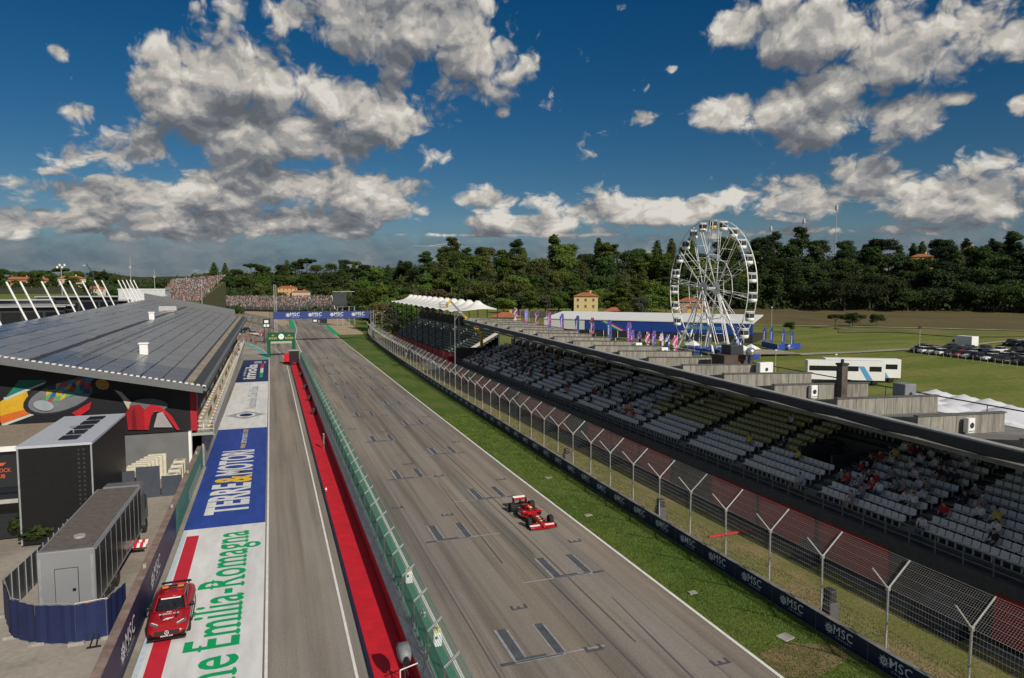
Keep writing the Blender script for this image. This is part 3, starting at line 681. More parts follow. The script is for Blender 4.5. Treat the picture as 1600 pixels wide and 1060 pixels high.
def pit_wall():
    Y0, Y1 = -8, 168
    t = thing('pit_wall', 'long pit wall with red side boards and grey coping beside the race track', 'wall', (5.7, 40, 0))
    mb = MB(); mb.box(-.15, .28, Y0-40, Y1-40, 0, 1.15); mb.build('wall_body', M_rough, t)
    mb = MB(); mb.box(-.22, .34, Y0-40, Y1-40, 1.153, 1.22); mb.build('coping', M_galv, t)
    mb = MB(); mb.box(.283, .30, Y0-40, Y1-40, .05, 1.10); mb.build('track_face', M_bgreen, t)
    y = Y0
    while y < Y1:
        mb = MB(); mb.box(-.20, -.153, y-40+.01, y+3.0-40-.01, .2, 1.12); mb.build('red_board', M_redwall, t); y += 3.0
    sheet('green_strip', [(6.02, Y0), (7.42, Y0), (7.36, 111), (7.26, Y1), (6.0, Y1)], .030, M_bgreen)
    p = thing('pit_wall_platform', 'long raised red carpet platform with shaded navy edge along the pit wall', 'platform', (4.6, 40, 0))
    mb = MB(); mb.box(-.86, .9, Y0-40, Y1-40, 0, .17); mb.build('platform_base', mat('platform_shade_navy', (.012, .016, .05), .5), p)  # navy side: shade on the left face put into its colour
    y = Y0
    while y < Y1:                                                       # carpet in lengths
        mb = MB(); mb.box(-.72, .9, y-40+.004, y+8-40-.004, .172, .185); mb.build('carpet', M_red, p); y += 8
    f = thing('pit_wall_fence', 'green mesh safety fence on grey posts standing on the pit wall', 'fence', (6.02, 40, 0))
    mb = MB(); mb.tube((0, 0, .9), (0, 0, 2.55), .036, 6); mb.tube((0, 0, 2.53), (.62, 0, 3.05), .03, 6); mb.tube((-.12, 0, 1.24), (0, 0, 1.9), .02, 5); mb.cbox((0, 0, 1.28), .12, .1, .12)
    pm = mb.mesh('post', M_galv); ys = [Y0+3.0*k for k in range(58)]
    for a in ys: link('post', pm, f).location = (0, a-40, 0)
    for a, b in zip(ys[:-1], ys[1:]):
        m2 = MB(); A = a-40+.08; B = b-40-.08
        for k in range(17): z = 1.25+.077*k; m2.tube((0, A, z), (0, B, z), .009, 3, caps=False)
        for k in range(10): s = k/9; m2.tube((.62*s, A, 2.53+.52*s), (.62*s, B, 2.53+.52*s), .009, 3, caps=False)
        n = 30 if a < 60 else 14
        for k in range(n+1):
            y = lerp(A, B, k/n); m2.tube((0, y, 1.25), (0, y, 2.53), .007 if a < 60 else .012, 3, caps=False); m2.tube((0, y, 2.53), (.62, y, 3.05), .007 if a < 60 else .012, 3, caps=False)
        tag(m2.build('mesh_panel', M_gwire, f), kind='stuff')
        m3 = MB()
        for p_, q in (((0, A, 1.24), (0, B, 1.24)), ((0, A, 2.5), (0, B, 2.5)), ((.6, A, 3.03), (.6, B, 3.03)), ((0, A, 1.24), (0, A, 2.5)), ((0, B, 1.24), (0, B, 2.5)), ((0, A, 2.5), (.6, A, 3.03)), ((0, B, 2.5), (.6, B, 3.03))): m3.tube(p_, q, .026, 5)
        m3.build('panel_frame', M_galv, f)
pit_wall()
def pit_wall_kit():
    # white light boxes on bent poles
    for (px, py), lab in (((638, 902), 'white light box with yellow caps on the pit wall fence, farther of the two'), ((682, 998), 'white light box with yellow caps on the pit wall fence, nearer of the two')):
        r = ray(px, py); s = 6.55/r.x; P = Vector((6.55, r.y*s, CAM_H+r.z*s))
        t = thing('light_box', lab, 'light', (6.05, P.y, 1.22), group='white light boxes on the pit wall'); z = P.z-1.22
        mb = MB(); mb.path([(0, 0, 0), (0, 0, z*.62), (.45, -.1, z-.3), (.5, -.1, z-.1)], .03); mb.build('pole', M_galv, t)
        mb = MB(); mb.bbox(.3, .68, -.32, .08, z-.2, z+.38, .04); mb.build('housing', M_wht, t)
        mb = MB(); mb.bbox(.30, .47, -.30, -.08, z+.383, z+.5, .02); mb.bbox(.50, .67, -.22, .06, z+.383, z+.54, .02); mb.build('cap', mat('cream_plastic', (.70, .58, .30), .5), t)
        mb = MB(); mb.lathe([(.0, -.03), (.05, -.03), (.06, 0)], 10, axis='y', c=(.42, -.325, z+.2)); mb.build('lens', M_black, t)
    r = ray(660, 958); s = 6.3/r.x; P = Vector((6.3, r.y*s, CAM_H+r.z*s))
    t = thing('trackside_camera', 'small grey camera on a forked pole between the two white light boxes', 'camera', (6.05, P.y, 1.22)); z = P.z-1.22
    mb = MB(); mb.path([(0, 0, 0), (0, 0, z*.6), (.22, 0, z-.1)], .028); mb.tube((0, 0, z*.6), (-.15, .3, z*.5), .02); mb.build('pole', M_galv, t)
    mb = MB(); mb.bbox(.1, .38, -.2, .15, z-.12, z+.12, .04); mb.tube((.24, -.2, z), (.24, -.34, z), .07, 10); mb.build('camera_body', M_steel, t)
    mb = MB(); mb.tube((.2, .1, z+.1), (.2, .1, z+.55), .008); mb.tube((.3, .1, z+.1), (.3, .1, z+.5), .008); mb.build('aerial', M_wht, t)
    P = G(626, 1050, 1.0); t = thing('broadcast_camera', 'grey covered broadcast camera on a stand at near end of the red platform', 'camera', (5.0, P.y+.2, .19))
    mb = MB()
    for a in (.5, 2.6, 4.7): mb.tube((0, 0, 1.0), (.4*math.cos(a), .4*math.sin(a), 0), .025)
    mb.tube((0, 0, .9), (0, 0, 1.3), .05); mb.build('tripod', M_dark, t)
    mb = MB(); mb.loft([[(x*w, y, 1.3+z_*w) for x, z_ in ((-.26, 0), (.26, 0), (.3, .3), (.22, .55), (-.22, .55), (-.3, .3))] for y, w in ((-.5, .55), (-.35, .85), (.0, 1), (.35, .95), (.5, .7))]); mb.build('rain_cover', mat('grey_rain_cover', (.20, .21, .22), .5, var=.3, scale=5), t, smooth=True)
    mb = MB(); mb.tube((0, -.5, 1.5), (0, -.8, 1.5), .11, 12); mb.build('lens', M_black, t)
    mb = MB(); mb.path([(-.25, -.4, .1), (-.25, -.4, 1.0), (.55, -.35, 1.15), (.55, -.35, .1)], .025); mb.build('guard_rail', M_wht, t)
    # white sign / folded flag on the platform, cone
    P = G(512, 705); t = thing('signal_flag', 'white signalling flag hanging from a short pole on the red platform', 'flag', (4.95, P.y, .19))
    mb = MB(); mb.tube((0, 0, 0), (0, 0, 1.7), .02); mb.build('flag_pole', M_steel, t)
    mb = MB(); mb.loft([[(-.02+.09*math.sin(k*1.3+z_), .05+.12*k-.04*z_, z_) for k in range(6)] for z_ in (.55, .9, 1.25, 1.65)], closed=False); mb.build('cloth', M_wht, t, smooth=True)
    P = G(511, 772); t = thing('traffic_cone', 'small white and red traffic cone on the edge of red carpet', 'cone', (3.98, P.y, .17))
    mb = MB(); mb.box(-.18, .18, -.18, .18, .015, .05); mb.build('base', M_black, t)
    mb = MB(); mb.lathe([(.13, .05), (.09, .22)], 12); mb.lathe([(.06, .36), (.035, .5), (0, .51)], 12); mb.build('cone_body', mat('cone_red', (.6, .05, .02), .5), t)
    mb = MB(); mb.lathe([(.0905, .22), (.0605, .36)], 12); mb.build('cone_band', M_wht, t)
    # shut tool boxes along the platform, far
    for i, y in enumerate((96, 108, 121, 139)):
        mb = MB(); mb.bbox(-.25, .25, -.35, .35, 0, .7, .03); mb.box(-.27, .27, -.37, .37, .702, .75); mb.box(-.1, .1, -.40, -.372, .4, .45)
        tag(mb.build('timing_stand_box', M_dark, loc=(5.2, y, .186)), ['dark box on the red platform nearest the flag', 'dark box on the red platform, second past the flag', 'dark box on the red platform, third past the flag', 'dark box on the red platform, last before the black screen'][i], 'box', 'boxes on the pit wall platform')
pit_wall_kit()
def gantries():
    t = thing('start_gantry', 'blue overhead gantry with four white star logos spanning the race track', 'gantry', (16, 232, 0))
    mb = MB(); mb.box(-15.4, 14.9, -.35, .35, 7.55, 9.95); mb.build('banner_panel', M_gblue, t)
    for k in range(4):
        m2 = MB(); m2.M = Matrix.Translation((-9.2+k*6.9, -.36, 8.85)) @ FACE_N; msc_logo(m2, 1.15); m2.build('lettering', M_logo, t)
    for x in (-16.0, 15.9):
        m2 = MB()
        for dx in (-.5, .5):
            for dy in (-.5, .5): m2.tube((x+dx, dy, 0), (x+dx, dy, 10.1), .06, 5)
        for k in range(10):
            z = k*1.0; m2.tube((x-.5, -.5, z), (x+.5, -.5, z+1), .035, 4); m2.tube((x+.5, .5, z), (x-.5, .5, z+1), .035, 4); m2.tube((x-.5, .5, z), (x-.5, -.5, z+1), .035, 4); m2.tube((x+.5, -.5, z), (x+.5, .5, z+1), .035, 4)
        m2.build('truss_tower', M_dark if x < 0 else M_steel, t)
    m2 = MB(); m2.box(-15.4, 14.9, .36, .9, 7.6, 7.75); m2.box(-15.4, 14.9, .36, .9, 9.7, 9.85); m2.build('truss_beam', M_steel, t)
    m2 = MB(); m2.box(-1.0, 1.2, -.4, -.1, 6.1, 7.5); m2.build('start_light_box', M_black, t)
    for i in range(5):
        for z in (6.45, 7.1): m2 = MB(); m2.lathe([(0, -.02), (.14, -.02), (.16, .02)], 10, axis='y', c=(-.75+.43*i, -.42, z)); m2.build('lamp', mat('unlit_lamp', (.05, .02, .02), .3), t)
    m2 = MB(); m2.box(-3.4, -1.8, -.4, -.1, 6.3, 7.5); m2.build('sign_box', M_navy, t)
    m2 = MB(); m2.box(-3.1, -2.1, -.42, -.402, 6.6, 7.2); m2.build('sign_face', M_wht, t)
    # green pit-exit arch
    t = thing('pit_exit_arch', 'dark green arch with gold lettering and round white clock over the pit exit', 'arch', (2.2, 183, 0))
    mb = MB(); mb.box(-3.3, 3.3, -.4, .4, 4.0, 6.2); mb.build('arch_beam', M_green, t)
    for x in (-3.0, 3.0): mb = MB(); mb.box(x-.42, x+.42, -.38, .38, 0, 3.998); mb.build('arch_leg', M_green, t)
    mb = MB(); mb.box(-2.55, 2.55, -.36, -.2, 3.45, 3.99); mb.build('display_strip', mat('strip_grey', (.42, .40, .34), .5), t)
    mb = MB(); mb.lathe([(0, -.02), (.62, -.02), (.70, .0), (.70, .08)], 24, axis='y', c=(0, -.45, 5.15)); c = mb.build('clock', M_wht, t)
    mb = MB(); mb.box(-.03, .03, -.49, -.475, 5.15, 5.55); mb.box(0, .3, -.49, -.475, 5.12, 5.18); mb.build('clock_hands', M_black, c)
    for s in (-1.95, 1.95):
        m2 = MB(); put_text(m2, 'ROLEX', Matrix.Translation((s, -.41, 4.55)) @ FACE_N, bold=.01, width=1.9, height=.5, serif=True)
        for k in range(5): a = -1+.5*k; m2.M = Matrix.Translation((s, -.41, 5.25)) @ FACE_N; m2.add([(-.12, 0, 0), (.12, 0, 0), (a*.42, .5-.1*abs(a), 0)], [(0, 1, 2)]); m2.M = None
        m2.build('lettering', M_gold, t)
    # black screen seen from behind and its red plinth
    t = thing('pit_screen', 'black rear side of a large screen at the far end of the red carpet', 'screen', (4.55, 160, .19))
    mb = MB(); mb.bbox(-1.05, 1.05, -.18, .18, .6, 3.2, .05); mb.build('screen_back', M_black, t)
    mb = MB(); mb.box(-1.1, 1.1, -.25, .25, 3.202, 3.5); mb.build('screen_hood', M_steel, t)
    mb = MB(); mb.tube((-.7, 0, 0), (-.7, 0, .6), .06); mb.tube((.7, 0, 0), (.7, 0, .6), .06); mb.build('stand', M_dark, t)
    mb = MB(); mb.bbox(-.6, .6, -.5, .5, 0, 2.3, .05); mb.box(-.62, .62, -.52, .52, 2.302, 2.4)
    tag(mb.build('red_booth', M_red, loc=(3.1, 165.5, 0.02)), 'small red booth beside the black screen at the pit exit', 'booth')
    # lattice mast
    P = G(431, 531); t = thing('lattice_mast', 'slender grey lattice mast standing left of the blue gantry', 'mast', (P.x, P.y, 0))
    mb = MB(); h = 18.8
    c = [(.55, 0), (-.3, .48), (-.3, -.48)]
    for x, y in c: mb.tube((x, y, 0), (x*.8, y*.8, h), .07, 4)
    for k in range(24):
        z = k*h/24
        for i in range(3): a = c[i]; b = c[(i+1) % 3]; mb.tube((a[0], a[1], z), (b[0], b[1], z+h/24), .04, 3)
    mb.build('lattice', M_galv, t)
    mb = MB(); mb.box(-.8, .8, -.8, .8, 0, .3); mb.build('foot', M_rough, t)
    # timing tower left of arch
    P = G(417, 537); t = thing('light_tower', 'dark light and sign tower with white panels left of the green arch', 'tower', (P.x, P.y, 0))
    mb = MB()
    for dx in (-.7, .7): mb.tube((dx, 0, 0), (dx, 0, 7.6), .12, 6)
    for k in range(6): mb.tube((-.7, 0, k*1.2), (.7, 0, k*1.2+1.2), .05, 4)
    mb.build('frame', M_dark, t)
    mb = MB(); mb.box(-1.0, 1.0, -.3, -.1, 5.0, 7.8); mb.build('sign_back', M_black, t)
    mb = MB(); mb.box(-.8, -.1, -.34, -.302, 5.3, 6.1); mb.box(.1, .8, -.34, -.302, 5.3, 6.1); mb.box(-.6, .6, -.34, -.302, 6.5, 7.4); mb.build('white_panel', M_logo, t)
    # big screen on scaffolding beyond the gantry
    P = G(541, 497); P = P*(330/P.length); t = thing('screen_scaffold', 'large dark screen on a scaffold frame beyond the blue gantry', 'screen', (P.x, P.y, 0))
    mb = MB()
    for x in (-4, -1.5, 1.5, 4):
        for y in (0, 3): mb.tube((x, y, 0), (x, y, 9 if x > 0 else 16), .09, 4)
    for k in range(8): mb.tube((-4, 0, k*2), (-1.5, 0, k*2+2), .06, 3); mb.tube((-1.5, 0, k), (4, 0, k+1), .05, 3)
    for z in (3, 6, 9): mb.tube((-4, 0, z), (4, 0, z), .06, 4)
    mb.tube((-6, 0, 16), (4, 0, 16), .15, 5); mb.build('scaffold', M_steel, t)
    mb = MB(); mb.box(-6, .3, -.3, .2, 9.5, 15.6); mb.build('screen_panel', mat('screen_dark', (.05, .055, .06), .3, var=.2, scale=.8), t)
gantries()
# ------------------------------------------------------------------ main grandstand on the right
M_fin = mat('board_marked_concrete', (.235, .222, .19), .9, var=.42, scale=1.6, stretch=(2.2, 2.2, .35), bump=.3, var2=.18, scale2=.5)
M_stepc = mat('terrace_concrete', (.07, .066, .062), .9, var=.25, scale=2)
M_seatw = mat('white_seat_plastic', (.60, .57, .53), .45, var=.10, scale=2)
M_seaty = mat('yellow_seat_plastic', (.44, .39, .15), .45, var=.08, scale=2)
M_cream = mat('cream_panel', (.30, .285, .22), .6, var=.12)
M_pillar = mat('dark_pillar', (.055, .053, .05), .7, var=.15)
M_deck = mat('roof_deck', (.20, .195, .18), .85, var=.25, scale=1.2)
M_fascia = mat('roof_fascia', (.03, .034, .045), .5, var=.15)
DK = 0.72                                                                # depth of the roof troughs below the crests
XE = 34.7                                                                # front edge of the roof
def zf(y): return 8.76+.0206*y
M_rail = mat('dark_grey_rail', (.13, .135, .14), .5, var=.1)
def zr(y): return 8.55+.0185*y
SY0, SY1 = 4.0, 126.0
NROW, RUN, RISE, XR0, ZR0 = 11, .82, .27, 34.0, 3.45
def row_x(i): return XR0+RUN*i
def row_z(i): return ZR0+RISE*i
AISLE = [35.95+7.6*k for k in range(-4, 13)]
def in_aisle(y): return any(abs(y-a) < .62 for a in AISLE)
VOM = (37.1, 40.1)                                                       # stair mouth
GS = None
def grandstand():
    global GS
    t = thing('grandstand', 'long shaded grandstand with white and yellow seats under a concrete-finned roof', 'grandstand', (38, 60, 0)); GS = t
    O = Vector((38, 60, 0)); X = lambda x: x-38; Y = lambda y: y-60
    # stepped terrace
    mb = MB()
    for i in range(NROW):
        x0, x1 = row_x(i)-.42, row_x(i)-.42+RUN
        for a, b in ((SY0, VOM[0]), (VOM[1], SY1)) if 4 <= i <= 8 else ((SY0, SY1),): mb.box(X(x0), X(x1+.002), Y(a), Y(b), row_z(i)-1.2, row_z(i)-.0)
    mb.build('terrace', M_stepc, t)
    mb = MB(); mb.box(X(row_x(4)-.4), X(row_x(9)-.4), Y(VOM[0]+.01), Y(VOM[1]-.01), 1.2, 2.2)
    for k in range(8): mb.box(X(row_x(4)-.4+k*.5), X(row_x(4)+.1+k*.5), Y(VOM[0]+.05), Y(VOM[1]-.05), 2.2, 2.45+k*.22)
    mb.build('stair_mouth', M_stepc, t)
    for y in VOM:
        mb = MB(); mb.box(X(row_x(4)-.4), X(row_x(9)-.4), Y(y-.08), Y(y+.08), 2.2, row_z(7)+.2)
        mb.path([(X(row_x(4)-.4), Y(y), row_z(5)+.9), (X(row_x(9)-.4), Y(y), row_z(9)+1.1)], .03)
        mb.build('stair_wall', M_pillar, t)
    for a in AISLE:                                                       # aisle steps
        mb = MB()
        for i in range(NROW-1): mb.box(X(row_x(i)-.0), X(row_x(i)+.40), Y(a-.55), Y(a+.55), row_z(i)+.002, row_z(i)+.135)
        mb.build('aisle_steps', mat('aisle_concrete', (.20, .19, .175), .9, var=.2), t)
    # parapet, walkway and railing
    mb = MB(); mb.box(X(32.7), X(33.6), Y(SY0), Y(SY1), 2.55, 3.0); mb.box(X(32.6), X(32.78), Y(SY0), Y(SY1), 2.3, 3.25); mb.build('parapet', mat('parapet_concrete', (.065, .067, .07), .85, var=.2), t)
    pm = MB(); pm.box(-.03, .03, -.03, .03, 0, 1.0); pm = pm.mesh('railing_post', M_rail)
    y = SY0
    while y < SY1: link('railing_post', pm, t).location = (X(32.72), Y(y), 3.252); y += 1.55
    for z in (3.6, 3.92, 4.27): mb = MB(); mb.tube((X(32.72), Y(SY0), z), (X(32.72), Y(SY1), z), .028 if z < 4 else .035, 5); mb.build('rail', M_rail, t)
    # under-stand: dark back, red boards, posts
    mb = MB(); mb.box(X(34.2), X(34.4), Y(SY0), Y(SY1), .014, 2.9); mb.box(X(33.0), X(45), Y(SY1-.3), Y(SY1), .014, 6); mb.build('under_wall', M_pillar, t)
    y = 6.0; k = 0
    while y < SY1-5:
        if k % 4 != 3: mb = MB(); mb.box(X(32.55), X(32.63), Y(y), Y(y+5.2), .35, 2.6); mb.build('red_board', M_redwall, t)
        mb = MB(); mb.box(X(33.0), X(33.35), Y(y-.3), Y(y+.05), .014, 2.5); mb.build('pillar', M_pillar, t); y += 5.6; k += 1
    # back wall with glazed bays
    mb = MB(); mb.box(X(44.4), X(44.6), Y(SY0), Y(SY1), 3.0, 7.3); mb.build('back_wall', M_cream, t)
    y = SY0+1; k = 0
    while y < SY1-3:
        mb = MB(); mb.box(X(43.9), X(44.39), Y(y), Y(y+.75), 5.8, zr(y)-DK-.27); mb.build('pillar', M_pillar, t)
        if y > 50:
            mb = MB(); mb.box(X(44.3), X(44.39), Y(y+1.0), Y(y+3.3), 6.1, 7.6); w = mb.build('window', M_cream, t)
            for q in (1.0, 1.75, 2.5, 3.26): m2 = MB(); m2.box(X(44.26), X(44.295), Y(y+q), Y(y+q+.05), 6.1, 7.6); m2.build('mullion', M_pillar, w)
        elif k % 2 == 0:
            mb = MB(); mb.box(X(44.33), X(44.39), Y(y+1.0), Y(y+3.2), 6.6, 7.7); w = mb.build('window', M_glass, t)
            m2 = MB()
            for a, b, c, d in ((.95, 3.25, 6.55, 6.62), (.95, 3.25, 7.68, 7.75), (.95, 1.02, 6.55, 7.75), (3.18, 3.25, 6.55, 7.75)): m2.box(X(44.28), X(44.325), Y(y+a), Y(y+b), c, d)
            m2.build('window_frame', M_cream, w)
        y += 3.8; k += 1
    # speakers hung under the roof
    for y in (33, 50, 66, 84, 103): mb = MB(); mb.bbox(X(42.6), X(43.3), Y(y), Y(y+.9), zr(y)-DK-1.3, zr(y)-DK-.6, .05); mb.tube((X(42.9), Y(y+.4), zr(y)-DK-.6), (X(42.9), Y(y+.4), zr(y)-DK-.2), .03); mb.build('loudspeaker', M_black, t)
    # roof
    mb = MB()
    mb.add([(X(XE), Y(SY0), zf(SY0)-.25-DK), (X(44.8), Y(SY0), zr(SY0)-.25-DK), (X(44.8), Y(SY1), zr(SY1)-.25-DK), (X(XE), Y(SY1), zf(SY1)-.25-DK),
            (X(XE), Y(SY0), zf(SY0)-DK), (X(44.8), Y(SY0), zr(SY0)-DK), (X(44.8), Y(SY1), zr(SY1)-DK), (X(XE), Y(SY1), zf(SY1)-DK)], [(0,3,2,1),(4,5,6,7),(0,1,5,4),(1,2,6,5),(2,3,7,6),(3,0,4,7)])
    mb.build('roof_slab', M_deck, t)
    mb = MB(); mb.bar((X(XE-.15), Y(SY0), zf(SY0)-.26), (X(XE-.15), Y(SY1), zf(SY1)-.26), .26, .48); mb.build('roof_fascia', M_fascia, t)
    mb = MB(); mb.bar((X(XE+.05), Y(SY0), zf(SY0)+.04), (X(XE+.05), Y(SY1), zf(SY1)+.04), .5, .10); mb.build('gutter', mat('zinc_gutter', (.42, .41, .39), .5, var=.2, metal=.2), t)
    y = 11.2
    while y < SY1:
        xe = 39.4 if y < 28 else (42.4 if y < 34 else 44.3); mb = MB(); n = 11 if xe > 43 else 7
        def dz(x_): return lerp(zf(y), zr(y), (x_-XE)/10.1)-DK+.002
        for k in range(n):                                                # saw-tooth face of cast panels with open joints
            xa, xb = lerp(35.2, xe, k/n)+.014, lerp(35.2, xe, (k+1)/n)-.014; za, zb = dz(xa), dz(xb); h = 1.18
            mb.add([(X(xa), Y(y-.1), za), (X(xb), Y(y-.1), zb), (X(xb), Y(y+.1), zb), (X(xa), Y(y+.1), za),
                    (X(xa), Y(y-.1), za+h), (X(xb), Y(y-.1), zb+h), (X(xb), Y(y+.1), zb+h), (X(xa), Y(y+.1), za+h)], [(0,3,2,1),(4,5,6,7),(0,1,5,4),(1,2,6,5),(2,3,7,6),(3,0,4,7)])
        f = mb.build('roof_fin', M_fin, t)
        m2 = MB(); y2 = min(y+5.85, SY1); d2 = .0206*(y2-y); A = [(35.2, y+.102), (xe, y+.102), (xe, y2), (35.2, y2)]
        zt = [dz(35.2)+1.16, dz(xe)+1.16, dz(xe)+d2+.02, dz(35.2)+d2+.02]; zb_ = [dz(35.2), dz(xe), dz(xe)+d2, dz(35.2)+d2]
        m2.add([(X(a_), Y(b_), c_) for (a_, b_), c_ in zip(A, zb_)]+[(X(a_), Y(b_), c_) for (a_, b_), c_ in zip(A, zt)], [(0,3,2,1),(4,5,6,7),(0,1,5,4),(1,2,6,5),(2,3,7,6),(3,0,4,7)])
        m2.build('fin_back_slope', M_deck, f)
        m2 = MB(); m2.bar((X(35.15), Y(y), dz(35.15)+1.22), (X(xe+.05), Y(y), dz(xe+.05)+1.22), .34, .07); m2.build('fin_cap', mat('fin_cap_metal', (.10, .098, .09), .6, var=.2), f)
        y += 6.0
    mb = MB(); mb.path([(X(44.9), Y(y_), zr(y_)+.35) for y_ in (20, 60, 126)], .05)
    for y_ in range(20, 126, 4): mb.tube((X(44.85), Y(y_), zr(y_)-DK-.2), (X(44.9), Y(y_), zr(y_)+.35), .03, 5)
    mb.build('rear_railing', M_dark, t)
    # lower rear roof and lit concrete block at the near end
    mb = MB(); mb.box(X(41.4), X(41.8), Y(23.4), Y(27.2), zr(25)-DK+.01, zr(25)+.3); mb.build('end_block', M_fin, t)
    mb = MB(); mb.path([(X(36.6), Y(22.9), zf(23)-.1), (X(39.2), Y(22.9), zr(23)-.0), (X(39.3), Y(22.9), zr(23)-.5)], .05); mb.tube((X(36.6), Y(22.9), zf(23)-DK), (X(36.6), Y(22.9), zf(23)+.05), .12, 10); mb.build('vent_pipe', M_wht, t)
    # seats
    sw = MB(); w = .215
    prof = [(-.20, .40), (-.17, .425), (.12, .40), (.17, .43), (.22, .68), (.24, .71), (.27, .70), (.22, .40), (.16, .36)]
    prof2 = [(x, z) for x, z in prof]
    sw.loft([[(x, -w*k, z) for x, z in prof2] for k in (1, .96)][::1]+[[(x, w*k, z) for x, z in prof2] for k in (.96, 1)])
    sw.box(-.02, .08, -.03, .03, .0, .37)
    me_w = sw.mesh('seat', M_seatw); me_y = sw.mesh('seat', M_seaty)
    sv, sf = list(sw.v), list(sw.f)
    spots = []
    for i in range(NROW):
        y = SY0+.5
        while y < SY1-1:
            if not in_aisle(y) and not (VOM[0]-.7 < y < VOM[1]+.7 and 4 <= i <= 9):
                spots.append((row_x(i), y, row_z(i), 1 if (i >= 4 and 40 < y < 62) else 0, i))
            y += .49
    vis = sorted([s for s in spots if proj_x(s) < .77], key=lambda s: s[0]**2+s[1]**2)
    near = set(vis[:300])
    for s in vis[:300]: link('seat', me_y if s[3] else me_w, t).location = (X(s[0]), Y(s[1]), s[2])
    rest = MB()
    for s in spots:
        if s not in near and proj_x(s) < 1.5: rest.add([(X(s[0])+p[0], Y(s[1])+p[1], s[2]+p[2]) for p in sv], sf, s[3])
    tag(rest.build('seats', [M_seatw, M_seaty], t), kind='stuff')
    return spots
SPOTS = grandstand()
def roof_kit():
    def unit(name, lab, x, y, sx, sy, sz, m, cat, front=True, dz=0.0):
        z = lerp(zf(y), zr(y), (x-XE)/10.1)+.01+dz-DK*.72
        t = thing(name, lab, cat, (x, y, z), group='plant on the grandstand roof')
        mb = MB(); mb.bbox(-sx/2, sx/2, -sy/2, sy/2, 0, sz, .04); mb.build('casing', m, t)
        if front: mb = MB(); mb.lathe([(0, -.012), (.16, -.012), (.18, 0)], 14, axis='y', c=(0, -sy/2-.004, sz*.5)); mb.box(-sx*.42, sx*.42, -sy/2-.012, -sy/2-.002, sz*.08, sz*.13); mb.build('fan_grille', M_dark, t)
        return t
    unit('cooling_unit', 'white cooling unit standing against a concrete roof fin, nearest one', 38.9, 28.75, .55, .35, .85, M_wht, 'cooling unit')
    unit('cooling_unit', 'white cooling unit on the roof, left of the square dark chimney', 38.6, 40.85, .6, .35, .95, M_wht, 'cooling unit')
    unit('plant_cabinet', 'large grey plant cabinet on the rear roof edge beside white trailers', 44.0, 37.6, 1.1, 1.1, 1.5, mat('plant_grey', (.21, .22, .24), .5), 'cabinet')
    unit('cooling_unit', 'pair-sized cream cooling unit at the rear roof edge by silver chimney', 43.6, 52.3, 1.5, .6, 1.3, M_wht, 'cooling unit')
    for i, (y, x) in enumerate(((76.5, 44.0), (83.5, 44.0), (70.4, 44.0), (90, 44))):
        unit('cooling_unit', 'small white cooling unit among feather flags, %s from the wheel' % ordw([1, 2, 0, 3][i]), x, y, .9, .5, .9, M_wht, 'cooling unit')
    # rusty brown plant box
    t = unit('plant_box', 'dark brown boxy plant housing on the roof under the big wheel', 42.0, 55.5, 2.6, 2.0, 1.7, mat('rusty_sheet', (.075, .055, .045), .8, var=.35, scale=1.5), 'plant box', False)
    mb = MB(); mb.bbox(-.2, 1.3, -.5, 1.0, 1.702, 2.6, .05); mb.build('upper_housing', M_dark, t)
    mb = MB(); mb.box(.35, .95, -1.03, -1.005, .1, 1.5); mb.build('rusty_door', mat('rust_red', (.20, .06, .035), .8, var=.4, scale=3), t)
    # chimneys
    y = 40.8; x = 41.3; z = lerp(zf(y), zr(y), .7)+.01-DK
    t = thing('chimney', 'square dark concrete chimney on the roof in front of the white trailers', 'chimney', (x, y, z))
    mb = MB(); mb.box(-.28, .28, -.28, .28, 0, 2.7); mb.build('stack', mat('stained_concrete', (.10, .085, .07), .9, var=.45, scale=1.3), t)
    mb = MB(); mb.box(-.34, .34, -.34, .34, 2.702, 2.85); mb.lathe([(.12, 2.85), (.12, 3.15), (0, 3.16)], 8); mb.build('chimney_cap', M_dark, t)
    y = 53.6; x = 43.0; z = lerp(zf(y), zr(y), .85)+.01-DK
    t = thing('vent_stack', 'dark vent stack with shiny domed cowl beside brown plant housing', 'chimney', (x, y, z))
    mb = MB(); mb.lathe([(.32, 0), (.32, .5), (.22, .6), (.22, 2.0)], 14); mb.build('stack', M_dark, t, smooth=True)
    mb = MB(); mb.lathe([(.24, 2.0), (.42, 2.15), (.46, 2.45), (.30, 2.7), (0, 2.78)], 14); mb.build('cowl', mat('bright_metal', (.7, .7, .7), .25, metal=.9), t, smooth=True)
    mb = MB(); mb.tube((-.5, -.3, .3), (-.1, -.3, .3), .26, 12); mb.build('side_fan', M_dark, t)
    # feather flags on the rear edge
    cols = [((.20, .03, .18), (.55, .55, .6)), ((.10, .20, .5), (.5, .1, .3)), ((.03, .03, .10), (.5, .1, .2)), ((.30, .03, .16), (.1, .1, .35)), ((.04, .08, .35), (.35, .06, .2)),
            ((.015, .03, .14), (.03, .05, .2)), ((.02, .02, .08), (.45, .07, .15)), ((.03, .05, .22), (.06, .1, .4)), ((.04, .06, .28), (.35, .05, .25))]
    names = ['purple and white', 'light blue and pink', 'black and crimson', 'magenta and navy', 'royal blue and red', 'plain dark navy', 'black and red', 'navy', 'blue and magenta']
    pos = [(808, 508), (825, 510), (841, 513), (861, 517), (881, 519), (905, 523), (928, 528), (955, 535), (986, 541)]
